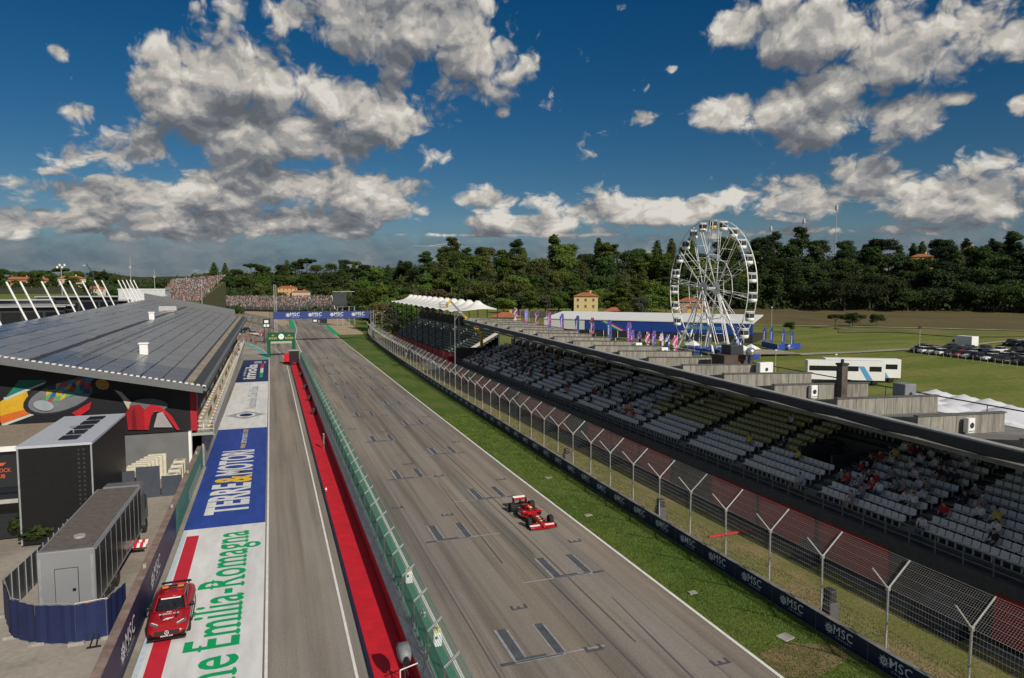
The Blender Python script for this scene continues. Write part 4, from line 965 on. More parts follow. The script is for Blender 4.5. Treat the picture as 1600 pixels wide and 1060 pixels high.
    for i, ((px, py), (c1, c2), nm) in enumerate(zip(pos, cols, names)):
        r = ray(px, py); s = 45.1/r.x; y = r.y*s; z = zr(y)-.35
        feather('%s feather flag on grandstand rear edge, %s from the white tent stand' % (nm, ordw(i)), (45.1, y, z), c1, c2, 3.1, 'feather flags along the grandstand roof', i)
_ff = {}
def feather(lab, loc, c1, c2, h, group, seed=0, rz=0.0):
    t = thing('feather_flag', lab, 'flag', loc, rz, group)
    mb = MB(); mb.path([(0, 0, 0), (0, 0, h*.8), (-.06*h/3, 0, h*.95), (-.2*h/3, 0, h)], .022); mb.build('pole', M_galv, t)
    key = (c1, c2, h, seed)
    mb = MB(); n = 10; rows = []
    for k in range(n+1):
        z = h*(.16+.84*k/n); wd = .78*h/3*(1-.3*(1-k/n))*(1.0 if k < n-1 else .6)
        rows.append([(-wd*j/4+(-.0 if k < n-1 else -.05), .07*math.sin(j*1.4+k*.6+seed), z) for j in range(5)])
    vs = [p for r_ in rows for p in r_]
    fs = []; mi = []
    for k in range(n):
        for j in range(4): fs.append((k*5+j, k*5+j+1, (k+1)*5+j+1, (k+1)*5+j)); mi.append(1 if (j+k+seed) % 4 in (0,) or k < 2 else 0)
    mb.add(vs, fs); mb.m = mi
    cn = 'flag_%02x%02x%02x' % tuple(int(255*q) for q in c1); cm = 'flag_%02x%02x%02x' % tuple(int(255*q) for q in c2)
    mb.build('banner', [mat(cn, c1, .6, var=.1), mat(cm, c2, .6, var=.1)], t, smooth=True)
    m2 = MB(); put_text(m2, 'FAN ZONE' if seed < 0 else 'IMOLA', Matrix.Translation((-.4*h/3, -.1, h*.55)) @ FACE_N @ Matrix.Rotation(R(90), 4, 'Z'), bold=.01, width=.42*h, height=.16*h/3); m2.build('lettering', M_logo, t)
    return t
roof_kit()
# ------------------------------------------------------------------ far stand with the white tent roof
def tent_stand():
    X0, Y0, Y1 = 37.0, 140.0, 222.0
    t = thing('tent_roof_stand', 'far grandstand under a row of white pointed tent canopies', 'grandstand', (42, 180, 0))
    X = lambda x: x-42; Y = lambda y: y-180
    mt = mat('bench_green_grey', (.17, .20, .18), .7, var=.2); md = mat('stand_dark_grey', (.05, .052, .05), .8, var=.2)  # even dark grey for terrace, base and back wall
    mb = MB()
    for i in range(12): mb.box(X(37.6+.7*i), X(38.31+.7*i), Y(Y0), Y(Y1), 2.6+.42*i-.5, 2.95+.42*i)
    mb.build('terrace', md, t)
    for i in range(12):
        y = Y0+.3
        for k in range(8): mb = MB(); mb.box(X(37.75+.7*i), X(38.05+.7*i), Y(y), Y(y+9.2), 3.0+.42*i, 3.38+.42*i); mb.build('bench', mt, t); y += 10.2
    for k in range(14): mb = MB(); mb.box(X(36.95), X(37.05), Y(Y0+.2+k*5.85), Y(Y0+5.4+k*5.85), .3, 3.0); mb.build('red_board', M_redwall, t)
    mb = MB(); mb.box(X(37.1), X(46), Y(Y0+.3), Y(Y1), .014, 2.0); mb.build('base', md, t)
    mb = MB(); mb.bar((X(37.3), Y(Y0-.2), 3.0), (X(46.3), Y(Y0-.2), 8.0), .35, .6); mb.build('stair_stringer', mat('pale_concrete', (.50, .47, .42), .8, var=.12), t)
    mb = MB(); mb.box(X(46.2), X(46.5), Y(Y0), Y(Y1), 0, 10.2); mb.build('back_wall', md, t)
    for k in range(12):
        y = Y0+k*7.4
        mb = MB(); mb.tube((X(37.4), Y(y), 0), (X(37.4), Y(y), 12.5+.01*k), .12, 6); mb.build('column', M_dark, t)
        mb = MB(); mb.tube((X(46), Y(y), 8), (X(46), Y(y), 12.9), .12, 6); mb.build('column', M_dark, t)
    mc = mat('white_membrane', (.80, .79, .75), .55, var=.05, scale=.6)
    NB = 12; L = (Y1-Y0)/NB
    for k in range(NB):
        n = 12; m_ = 12; vs = []
        for j in range(m_+1):
            for i in range(n+1):
                u, v = i/n, j/m_; x = lerp(36.6, 46.2, u); y = Y0+L*(k+v)
                d = math.hypot((u-.62)*1.35, (v-.5)*1.0); pk = 2.7*math.exp(-3.4*d)*(1-max(0, (d-.45))*1.2)
                rim = .5*math.cos((v-.5)*math.pi*2)*(-.35)*(1-u)
                z = 12.35+.010*(y-Y0)+max(pk, 0)+rim+.25*u-(.35*math.sin(math.pi*u) if v in (0, 1) else 0)*.3
                vs.append((X(x), Y(y), z))
        mb = MB(); mb.add(vs, [(j*(n+1)+i, j*(n+1)+i+1, (j+1)*(n+1)+i+1, (j+1)*(n+1)+i) for j in range(m_) for i in range(n)]); mb.build('canopy', mc, t, smooth=True)
    # boom lift
    D = 134.0; pts = [atD(753.6, 536, D), atD(752, 522, D), atD(739, 508, D+1), atD(726, 495, D+2), atD(704, 471, D+3)]
    t = thing('boom_lift', 'yellow articulated boom lift rising beside the white tent canopies', 'boom lift', (pts[0].x, pts[0].y, 0)); o = t.location
    ym = mat('lift_yellow', (.72, .46, .02), .45, var=.08)
    mb = MB(); mb.bar((0, 0, 1.0), pts[1]-o, .5, .5); mb.bar(pts[1]-o, pts[2]-o, .42, .42); mb.bar(pts[2]-o, pts[3]-o, .36, .36); mb.build('lower_boom', ym, t)
    mb = MB(); mb.bar(pts[3]-o, pts[4]-o, .32, .34); mb.build('telescopic_boom', mat('lift_grey', (.30, .30, .29), .5), t)
    a = atD(697, 480, D+3)-o; mb = MB(); mb.bar(pts[4]-o+Vector((0, 0, .3)), a, .3, .45); mb.build('jib', ym, t)
    mb = MB()
    for z in (0, .5, 1.0):
        q = [a+Vector((x_, y_, z)) for x_, y_ in ((-1.3, -.5), (.2, -.5), (.2, .5), (-1.3, .5), (-1.3, -.5))]; mb.path(q, .04, 4)
    for x_, y_ in ((-1.3, -.5), (.2, -.5), (.2, .5), (-1.3, .5)): mb.tube(a+Vector((x_, y_, 0)), a+Vector((x_, y_, 1)), .04, 4)
    mb.box(a.x-1.3, a.x+.2, a.y-.5, a.y+.5, a.z-.08, a.z); mb.build('basket', M_dark, t)
    mb = MB(); mb.bbox(-1.2, 1.2, -1.6, 1.6, .5, 1.4, .1); mb.build('chassis', ym, t)
    for x_ in (-1.1, 1.1):
        for y_ in (-1.1, 1.1): mb = MB(); mb.lathe([(0, -.2), (.45, -.2), (.5, -.1), (.5, .1), (.45, .2), (0, .2)], 14, axis='x', c=(x_, y_, .5)); mb.build('wheel', M_black, t)
    # red kiosk between the stands, cherry of the concourse
    P = G(726, 565); t = thing('red_kiosk', 'small bright red kiosk between the two grandstands', 'kiosk', (33.0, 129.5, 0))
    mb = MB(); mb.bbox(-.9, .9, -.9, .9, 1.2, 4.0, .04); mb.build('kiosk_walls', M_red, t); mb = MB(); mb.box(-1, 1, -1, 1, 4.002, 4.15); mb.build('kiosk_roof', M_redwall, t)
    mb = MB(); mb.box(-.8, .8, -.8, .8, .014, 1.198); mb.build('plinth', M_dark, t)
    # lamp posts on the concourse
    for i, (px, y0, y1, D, lab) in enumerate(((711, 489, 560, 118, 'tall grey lamp post with forked head left of the red kiosk'), (636, 497, 540, 205, 'thin white lamp post at far end of the concourse'), (650, 510, 548, 175, 'thin pole with crossbar on the concourse'), (597, 487, 522, 245, 'thin pole beside the gantry tower'), (587, 489, 520, 248, 'thin pole nearest the right gantry tower'))):
        b = atD(px, y1, D); top = atD(px, y0, D).z; t = thing('lamp_post', lab, 'lamp post', (b.x, b.y, 0.014), group='poles on the concourse')
        mb = MB(); mb.tube((0, 0, 0), (0, 0, top), .075, 6, .05); mb.build('pole', M_steel, t)
        mb = MB(); mb.tube((0, 0, top*.9), (.9, 0, top), .05, 5); mb.bbox(.6, 1.3, -.15, .15, top-.02, top+.12, .03); mb.build('lamp_head', M_steel, t)
tent_stand()
def covered_stalls():
    for i, y in enumerate((16.5, 24.5, 33.5, 60, 68, 76, 87, 97)):
        mb = MB(); s = .9+.25*math.sin(i*2.1); w = .75
        mb.loft([[(-w, yy, .014), (w*.9, yy, .014), (w*.6, yy, h*.72), (0.1, yy, h), (-w*.5, yy, h*.7)] for yy, h in ((-1.2*s, .8), (-.6*s, 1.5), (.1, 1.75*s), (.8*s, 1.4), (1.3*s, .7))])
        tag(mb.build('covered_stall', mat('dark_tarpaulin', (.025, .028, .04), .5, var=.2, scale=1.5), smooth=False, loc=(31.75, y, 0)),
            'dark tarpaulin-covered heap below the grandstand, %s from the near end' % ordw(i), 'covered heap', 'tarpaulin heaps below the grandstand')
covered_stalls()
# ------------------------------------------------------------------ pit building on the left
RA, RB = .207, .0155
def roofz(x, y): return 8.5+RA*(-6-x)+RB*(y-68)
RX0, RX1, RY0, RY1 = -27.9, -6.0, 67.0, 182.6
M_fasc = mat('grey_fascia', (.16, .165, .17), .5, var=.1, metal=.2)
M_solar = mat('solar_glass', (.185, .185, .185), .30, var=.16, scale=.35, spec=.6, var2=.08, scale2=.06)
M_solar2 = mat('solar_glass_blue', (.085, .095, .12), .25, var=.14, scale=.35, spec=.6)
M_roofm = mat('roof_sheet', (.045, .047, .05), .45, var=.15, metal=.2)
M_mblack = mat('mural_black', (.010, .010, .012), .55, var=.2)
def pit_building():
    t = thing('pit_building', 'pit building with sloping solar roof, painted end wall and stepped terrace', 'building', (-17, 120, 0))
    X = lambda x: x+17; Y = lambda y: y-120
    def slab(mb, x0, x1, y0, y1, d0, d1, mi=0):
        mb.add([(X(x), Y(y), roofz(x, y)+d) for d in (d0, d1) for x, y in ((x0, y0), (x1, y0), (x1, y1), (x0, y1))], [(0,3,2,1),(4,5,6,7),(0,1,5,4),(1,2,6,5),(2,3,7,6),(3,0,4,7)], mi)
    mb = MB(); slab(mb, RX0, RX1, RY0, RY1, -.35, -.05); roof = mb.build('roof', M_roofm, t)
    mb = MB(); slab(mb, RX0-.02, RX1+.02, RY0-.3, RY0-.002, -.62, .02); mb.build('fascia', M_fasc, roof)
    mb = MB(); slab(mb, RX1+.002, RX1+.3, RY0, RY1, -.45, .05); mb.build('fascia', M_fasc, roof)
    mb = MB(); slab(mb, RX1-1.5, RX1-.85, RY0+.5, RY1, -.048, .04); mb.build('gutter', mat('rusty_gutter', (.30, .25, .19), .7, var=.3, scale=.8), roof)
    mb = MB()
    for k in range(46): x = RX0+.3+k*.48; slab(mb, x, x+.26, RY0-.31, RY0+.12, .022, .09)
    tag(mb.build('snow_clips', M_wht, roof), kind='stuff')
    # solar modules
    px, py = 1.66, 2.9; cells = []
    nx, ny = 12, 39
    for j in range(ny):
        for i in range(nx):
            x = RX1-1.7-px*(i+1); y = RY0+.55+py*j
            if i in (6,) and j % 1 == 0: x0, x1 = x+.55, x+px-.03                       # walkway beside the long seam
            else: x0, x1 = x+.05, x+px-.05
            cells.append((x0, x1, y+.06, y+py-.06, 1 if (j < 3 and i < 7) or (i > 9 and j < 12) else 0))
    cells.sort(key=lambda c: c[0]**2+c[2]**2)
    rs = random.Random(31)
    def panel_(mb, c, mi=0):                                                # each module sits a little out of true
        e = [rs.uniform(-.035, .035) for _ in range(4)]
        mb.add([(X(x), Y(y), roofz(x, y)-.045) for x, y in ((c[0], c[2]), (c[1], c[2]), (c[1], c[3]), (c[0], c[3]))]+[(X(x), Y(y), roofz(x, y)+.055+q) for (x, y), q in zip(((c[0], c[2]), (c[1], c[2]), (c[1], c[3]), (c[0], c[3])), e)], [(0,3,2,1),(4,5,6,7),(0,1,5,4),(1,2,6,5),(2,3,7,6),(3,0,4,7)], mi)
    for c in cells[:300]:
        mb = MB(); panel_(mb, c); mb.build('solar_panel', M_solar2 if c[4] else M_solar, roof)
    mb = MB()
    for c in cells[300:]: panel_(mb, c, c[4])
    tag(mb.build('solar_panels', [M_solar, M_solar2], roof), kind='stuff')
    mb = MB(); slab(mb, -17.1, -16.75, RY0+6, RY1-20, .04, .12); mb.build('ridge_seam', M_fasc, roof)
    for (x, y) in ((-13.0, 82.2), (-18.9, 128)):
        mb = MB(); z = roofz(x, y); mb.box(X(x-.4), X(x+.4), Y(y-.35), Y(y+.35), z, z+1.15); mb.box(X(x-.5), X(x+.5), Y(y-.45), Y(y+.45), z+1.152, z+1.3); mb.build('roof_vent', M_wht, roof)
    x, y = -19.5, 152; z = roofz(x, y); mb = MB(); mb.box(X(x-1.6), X(x+1.6), Y(y-.6), Y(y+.6), z+.3, z+1.2); mb.box(X(x-1.2), X(x+1.2), Y(y-.4), Y(y+.4), z, z+.3); mb.build('roof_vent', M_galv, roof)
    mb = MB(); slab(mb, RX0-.4, -8.5, RY1-.8, RY1+.2, -.1, 1.3); mb.build('rear_upstand', M_fasc, roof)
    for y in (88.3, 96.7, 101.5, 110, 118.4, 123.7, 131.5, 140, 145.5, 160, 164.2, 168.4, 172.6, 176.8):
        z = roofz(-27.8, y); mb = MB(); mb.tube((X(-27.7), Y(y), z-.1), (X(-29.6), Y(y), z+4.6), .115, 8); mb.build('leaning_post', M_wht, roof)
    # end wall under the roof, with the painted front
    mb = MB(); mb.add([(X(-34), Y(70), 3.9), (X(-7.4), Y(70), 3.9), (X(-7.4), Y(70), roofz(-7.4, 70)-.36), (X(-34), Y(70), roofz(-34, 70)-.36)], [(0, 1, 2, 3)]); w = mb.build('painted_end_wall', M_mblack, t)
    def mp(px_, py_, d=.0):
        r = ray(px_, py_); s = (69.97-d)/r.y; return (X(r.x*s), Y(69.97-d), CAM_H+r.z*s)
    lay = [0]
    def patch(pts, col, rough=.5, var=.15):
        lay[0] += 1; m2 = MB(); m2.poly([mp(a, b, .004*lay[0]) for a, b in pts]); m2.build('painted_shape', mat('mural_%d' % lay[0], col, rough, var=var, scale=1.5), w)
    def ell(cx, cy, rx, ry, rot=0, n=22): return [(cx+rx*math.cos(k*6.2832/n)*math.cos(rot)-ry*math.sin(k*6.2832/n)*math.sin(rot), cy+rx*math.cos(k*6.2832/n)*math.sin(rot)+ry*math.sin(k*6.2832/n)*math.cos(rot)) for k in range(n)]
    patch([(0, 628), (20, 616), (42, 612), (50, 640), (0, 662)], (.62, .36, .02)); patch([(0, 650), (48, 638), (50, 645), (0, 664)], (.60, .13, .02))
    patch([(0, 664), (52, 645), (55, 648), (0, 668)], (.5, .55, .5)); patch([(5, 622), (72, 596), (70, 600), (8, 626)], (.45, .5, .48)); patch([(8, 622), (30, 594), (72, 594)], (.01, .17, .12))
    patch(ell(92, 621, 58, 25, -.28), (.02, .02, .025)); patch(ell(94, 621, 52, 21, -.28), (.16, .17, .18))
    rnd = random.Random(11)                                                     # generic mosaic of colour facets
    pal = [(.02, .25, .42), (.01, .12, .28), (.45, .04, .03), (.55, .35, .03), (.02, .30, .30), (.35, .06, .10), (.10, .35, .12), (.03, .06, .2)]
    gx = [[(66+9*i+rnd.uniform(-3, 3)+j*3.0, 634-8*j-2.6*i+rnd.uniform(-2, 2)) for j in range(5)] for i in range(9)]
    for i in range(8):
        for j in range(4):
            patch([gx[i][j], gx[i+1][j], gx[i+1][j+1], gx[i][j+1]], pal[(i*3+j*5+rnd.randint(0, 2)) % 8])
    patch(ell(68, 634, 16, 8, .15), (.33, .36, .38)); patch([(112, 646), (132, 634), (143, 628), (140, 640), (122, 652)], (.45, .012, .02))
    patch(ell(160, 601, 11, 8, .3), (.42, .22, .05)); patch([(178, 609), (190, 613), (210, 634), (200, 640), (190, 622)], (.48, .42, .33))
    patch([(60, 676), (112, 652), (112, 655), (76, 676)], (.45, .42, .15)); patch(ell(232, 634, 30, 11), (.12, .14, .15))
    for k, pts in enumerate(([(200, 672), (197, 645), (204, 634), (218, 632), (226, 640), (230, 672)], [(226, 672), (225, 640), (236, 632), (252, 636), (268, 650), (281, 672), (276, 672), (258, 648), (242, 642), (236, 652), (232, 672)], [(206, 672), (206, 642), (211, 637), (214, 672)], [(240, 668), (246, 646), (254, 644), (270, 668)])):
        patch(pts, [(.30, .008, .015), (.44, .012, .02), (.16, .004, .01), (.33, .31, .31)][k])
    mb = MB(); mb.box(X(-7.4), X(-6.85), Y(69.9), Y(71.2), 3.9, roofz(-7, 70)-.4); mb.build('red_end_panel', M_redwall, t)
    mb = MB(); mb.box(X(-27), X(-8.6), Y(70.3), Y(181), 0, 8.2); mb.build('core', M_pillar, t)
    for x in (-24.5, -21.5): mb = MB(); mb.tube((X(x), Y(68.6), 3.9), (X(x-2.2), Y(68.6), roofz(x, 68)-.4), .16, 6); mb.build('raking_strut', M_black, t)
    # garages below and stepped terrace above them
    def tx(y): return lerp(-5.5, -6.3, (y-72)/106)
    def tz(y): return .0057*(y-72)
    def seg(mb, dx0, dx1, z0, z1, ya, yb, mi=0):
        mb.add([(X(tx(y)+dx), Y(y), z+tz(y)) for z in (z0, z1) for y, dx in ((ya, dx0), (ya, dx1), (yb, dx1), (yb, dx0))], [(0,3,2,1),(4,5,6,7),(0,1,5,4),(1,2,6,5),(2,3,7,6),(3,0,4,7)], mi)
    ms = mat('terrace_beige', (.40, .345, .27), .85, var=.2, scale=1.2)
    for k, (a, b, z) in enumerate(((-1.05, -.1, 3.65), (-1.95, -1.0501, 4.15), (-2.9, -1.9501, 4.65))):
        mb = MB(); seg(mb, a, b, z-.6, z, 71.5, 178); mb.build('terrace_step', ms, t)
    cols = [M_pred, M_pwhite, M_bgreen]
    for k, (dx, z) in enumerate(((-1.045, 3.66), (-1.945, 4.16))):
        for j in range(38):
            mb = MB(); y = 72.2+j*2.78; seg(mb, dx, dx+.05, z, z+.47, y, y+2.7); mb.build('riser_panel', [M_redwall, M_wht, mat('riser_green', (.02, .20, .08), .5)][(j//1+k) % 3 if j % 4 else 1], t)
        m2 = MB()
        for j in range(52): y = 73+j*2.0; seg(m2, dx+.35, dx+.6, z-.01, z+.12, y, y+.4)
        tag(m2.build('seat_pads', mat('seat_pad_cream', (.62, .56, .42), .7), t), kind='stuff')
    mb = MB(); seg(mb, -3.0, -2.95, 4.6, 8.0, 72, 178); mb.build('terrace_glass', M_glass, t)
    mb = MB(); seg(mb, -.1, .0, 3.0, 3.9, 71.5, 178); mb.build('terrace_edge', mat('terrace_edge_grey', (.34, .34, .33), .7, var=.15), t)
    mb = MB(); seg(mb, -1.2, -1.0, 0, 3.05, 72, 178); mb.build('garage_front', M_rough, t)
    pm = MB(); pm.box(-.025, .025, -.025, .025, 0, .85); pm = pm.mesh('railing_post', M_galv)
    y = 71.6
    while y < 178: link('railing_post', pm, t).location = (X(tx(y)-.05), Y(y), 3.9+tz(y)); y += 1.5
    for z in (4.3, 4.72): mb = MB(); mb.path([(X(tx(y_)-.05), Y(y_), z+tz(y_)) for y_ in (71.5, 110, 150, 178)], .03, 5); mb.build('rail', M_galv, t)
    # end balcony
    mb = MB(); mb.box(X(-8.4), X(-5.5), Y(70.2), Y(71.5), 3.35, 3.6); mb.build('balcony_floor', mat('balcony_mesh', (.30, .33, .28), .7), t)
    mb = MB()
    for z in (3.95, 4.3, 4.7): mb.path([(X(-8.4), Y(70.2), z), (X(-5.5), Y(70.2), z), (X(-5.5), Y(71.5), z)], .03, 5)
    for x in (-8.4, -7.4, -6.4, -5.5): mb.tube((X(x), Y(70.2), 3.6), (X(x), Y(70.2), 4.7), .03, 5)
    mb.build('balcony_rail', M_galv, t)
pit_building()
def left_wall():
    t = thing('pit_lane_wall', 'worn concrete wall with navy and green banners along left side of pit lane', 'wall', (-6.7, 50, 0))
    mb = MB(); mb.box(-.34, .10, -80, 21.3, 0, 2.1); mb.build('wall_body', mat('stained_wall', (.24, .17, .14), .95, var=.4, scale=1.6, bump=.4), t)
    mb = MB(); mb.box(.101, .42, -80, 21.3, .0, .045); mb.build('wall_foot', M_conc, t)
    for k in range(6):
        mb = MB(); mb.box(.103, .12, -27.9+k*4.9, -27.9+k*4.9+4.87, .06, 2.14); mb.build('banner', M_navy, t)
    for y in (42.6, 34.6, 26.8): l = link('lettering', MSC_ME, t); l.matrix_local = Matrix.Translation((.14, y-50, 1.12)) @ FACE_R @ Matrix.Diagonal((1.9, 1.9, 1, 1))
    for k in range(4): mb = MB(); mb.box(.103, .12, 1.55+k*4.9, 1.55+k*4.9+4.87, .06, 2.16); mb.build('green_banner', M_bgreen, t)
    mb = MB()
    for k in range(14): mb.box(.121, .13, 9.4+k*.7, 9.4+k*.7+.08, .25, .95)
    for z in (.25, .95): mb.box(.121, .132, 9.4, 18.6, z, z+.05)
    mb.build('vent_grille', M_galv, t)
    for i, y in enumerate((40.6, 51.5, 61, 68)): mb = MB(); mb.box(-.2, -.05, y-50, y-50+.25, 2.1, 2.3); mb.build('bracket', M_galv, t)
left_wall()
def yard():
    mg = mat('grey_render', (.15, .152, .155), .8, var=.12, scale=.8)
    t = thing('yard_wall', 'grey rendered wall enclosing the yard below the painted end wall', 'wall', (-10.5, 70, 0))
    mb = MB(); mb.box(-3.4, 2.9, -.4, -.1, .012, 3.85); mb.build('back_wall', mg, t)
    mb = MB(); mb.box(-3.7, -3.402, -9, -.1, .012, 3.4); mb.build('side_wall', mat('grey_render_dark', (.13, .135, .145), .8, var=.12), t)
    mb = MB(); mb.box(2.902, 3.15, -.5, .2, .012, 3.9); mb.build('corner_post', M_wht, t)
    t = thing('yard_gate', 'dark blue-grey sheet panels closing the yard in front of cooling units', 'gate', (-10.8, 62.2, 0))
    for x0, x1, h in ((-2.6, -.1, 2.35), (0, 1.75, 2.6), (1.85, 3.35, 1.7)): mb = MB(); mb.box(x0, x1, -.06, .06, .012, h); mb.build('sheet_panel', mat('slate_blue_sheet', (.055, .065, .085), .55, var=.12), t)
    for i in range(7):
        t = thing('cooling_unit', 'cream cooling unit in yard below painted wall, %s from the back wall' % ordw(i), 'cooling unit', (-10.2-.2*i, 69.0-.75*i, .012), group='cooling units in the yard row')
        mb = MB(); mb.bbox(-.75, .75, -.2, .2, 0, 2.1, .03); mb.build('casing', mat('cream_casing', (.60, .56, .44), .5), t)
        mb = MB(); mb.lathe([(0, -.01), (.5, -.01), (.52, .0)], 16, axis='y', c=(0, -.205, 1.3)); mb.build('fan_grille', M_steel, t)
    for i in range(4):
        t = thing('cooling_unit', 'low cream cooling unit beside the pit lane wall, %s from the corner post' % ordw(i), 'cooling unit', (-8.3-.05*i, 68.6-1.25*i, .012), group='cooling units by the wall')
        mb = MB(); mb.bbox(-.5, .5, -.45, .45, 0, 1.5-.1*i, .03); mb.build('casing', mat('cream_casing', (.60, .56, .44), .5), t)
        mb = MB(); mb.lathe([(0, .0), (.3, .0)], 16, c=(0, 0, 1.51-.1*i)); mb.build('fan_grille', M_steel, t)
    for i, (x, y) in enumerate(((-13.3, 63.6), (-13.0, 64.6), (-12.6, 65.4))):
        t = thing('satellite_unit', 'small white rooftop box on a stalk behind slate panels, %s from left' % ordw(i), 'box', (x, y, .012), group='white boxes on stalks')
        mb = MB(); mb.tube((0, 0, 0), (0, 0, 2.6+.3*i), .05); mb.build('stalk', M_steel, t); mb = MB(); mb.bbox(-.25, .25, -.2, .2, 2.55+.3*i, 2.95+.3*i, .05); mb.build('box_head', M_wht, t)
yard()
def hospitality():
    mk = mat('gloss_black_panel', (.010, .010, .011), .5, var=.2, spec=.3)
    t = thing('hospitality_unit', 'tall black hospitality box with pale roof and dark roof vents', 'hospitality unit', (-13.9, 52.7, 0))
    mb = MB(); mb.box(-2.1, 2.1, 0, 11.2, .15, 6.68); mb.build('body', mk, t)
    mb = MB(); mb.box(-2.2, 2.2, -.1, 11.3, 6.682, 6.85); mb.build('roof', mat('pale_roof', (.46, .48, .53), .5, var=.08), t)
    for k in range(5): mb = MB(); mb.box(-.1, 1.0, 1.2+k*1.9, 2.5+k*1.9, 6.853, 6.93); mb.build('roof_vent', M_black, t)
    mb = MB(); mb.tube((.3, 3.4, 6.93), (.3, 3.4, 7.3), .05); mb.lathe([(.2, 7.3), (.25, 7.38), (0, 7.42)], 10, c=(.3, 3.4, 0)); mb.build('aerial', M_steel, t)
    for x in (-2.12, 2.12): mb = MB(); mb.box(x-.05, x+.05, -.06, 0.0, .15, 6.68); mb.build('edge_trim', M_steel, t)
    mb = MB()
    for k in range(20): mb.box(1.3, 1.42, -.03, -.001, .4+k*.31, .55+k*.31); mb.box(1.6, 1.72, -.03, -.001, .4+k*.31, .55+k*.31)
    tag(mb.build('rivet_strips', M_dark, t), kind='stuff')
    mb = MB(); mb.box(-1.9, 1.9, .3, 11, 0, .149); mb.build('plinth', M_dark, t)
    # glazed lounge left of it
    t = thing('glazed_lounge', 'two-storey dark glass lounge with thin white roof edge left of black box', 'building', (-24, 54.6, 0))
    mb = MB(); mb.box(-13, 7.9, .2, 9, .1, 6.3); mb.build('body', M_black, t)
    mb = MB(); mb.box(-13, 7.9, -.3, 9.2, 6.302, 6.45); mb.build('roof', mat('lounge_roof', (.27, .22, .16), .8, var=.25), t)
    mb = MB(); mb.box(-13, 7.9, -.38, -.302, 6.25, 6.6); mb.build('roof_edge', M_wht, t)
    ml = mat('lounge_glass', (.018, .022, .026), .05, var=0, spec=.7)
    for k in range(9):
        x = -13+k*2.32
        for z0, z1 in ((.12, 2.95), (3.3, 6.2)): mb = MB(); mb.box(x+.03, x+2.28, .1, .14, z0, z1); mb.build('glass_pane', ml, t)
        mb = MB(); mb.box(x-.04, x+.03, .02, .16, 3.2, 6.25); mb.build('mullion', mat('mullion_pale', (.30, .38, .37), .4) if k % 2 else M_dark, t)
    mb = MB(); mb.box(-3, 7.8, -1.6, .05, 3.0, 3.2); mb.build('balcony', M_dark, t)
    mb = MB(); mb.box(-3, 7.8, -1.65, -1.602, 3.02, 3.3); mb.build('balcony_edge', M_galv, t)
    for i, x in enumerate((1.4, 6.2)): m2 = MB(); put_text(m2, 'PADDOCK', Matrix.Translation((x, .09, 4.75)) @ FACE_N, bold=.01, width=1.5, height=.26); put_text(m2, 'CLUB', Matrix.Translation((x, .09, 4.35)) @ FACE_N, bold=.01, width=.8, height=.26); m2.add([(x-.5, .09, 5.2), (x+.3, .09, 5.2), (x+.5, .09, 5.4), (x-.2, .09, 5.4)], [(0, 1, 2, 3)]); m2.build('lettering', mat('orange_red_print', (.62, .10, .04), .5), t)
    # planters and shrubs
    for i, (px, py, s) in enumerate(((78, 833, 1.0), (66, 846, .9))):
        P = G(px, py); t = thing('planter', ['white block bench beside the shrub, farther one', 'white block bench on the apron, nearer one'][i], 'bench', (P.x, P.y, .012), .12, 'white block benches')
        mb = MB(); mb.bbox(-1.0*s, 1.0*s, -.4, .4, .08, .62, .04); mb.build('block', M_wht, t); mb = MB(); mb.box(-.9*s, .9*s, -.33, .33, 0, .079); mb.build('plinth', M_dark, t)
hospitality()
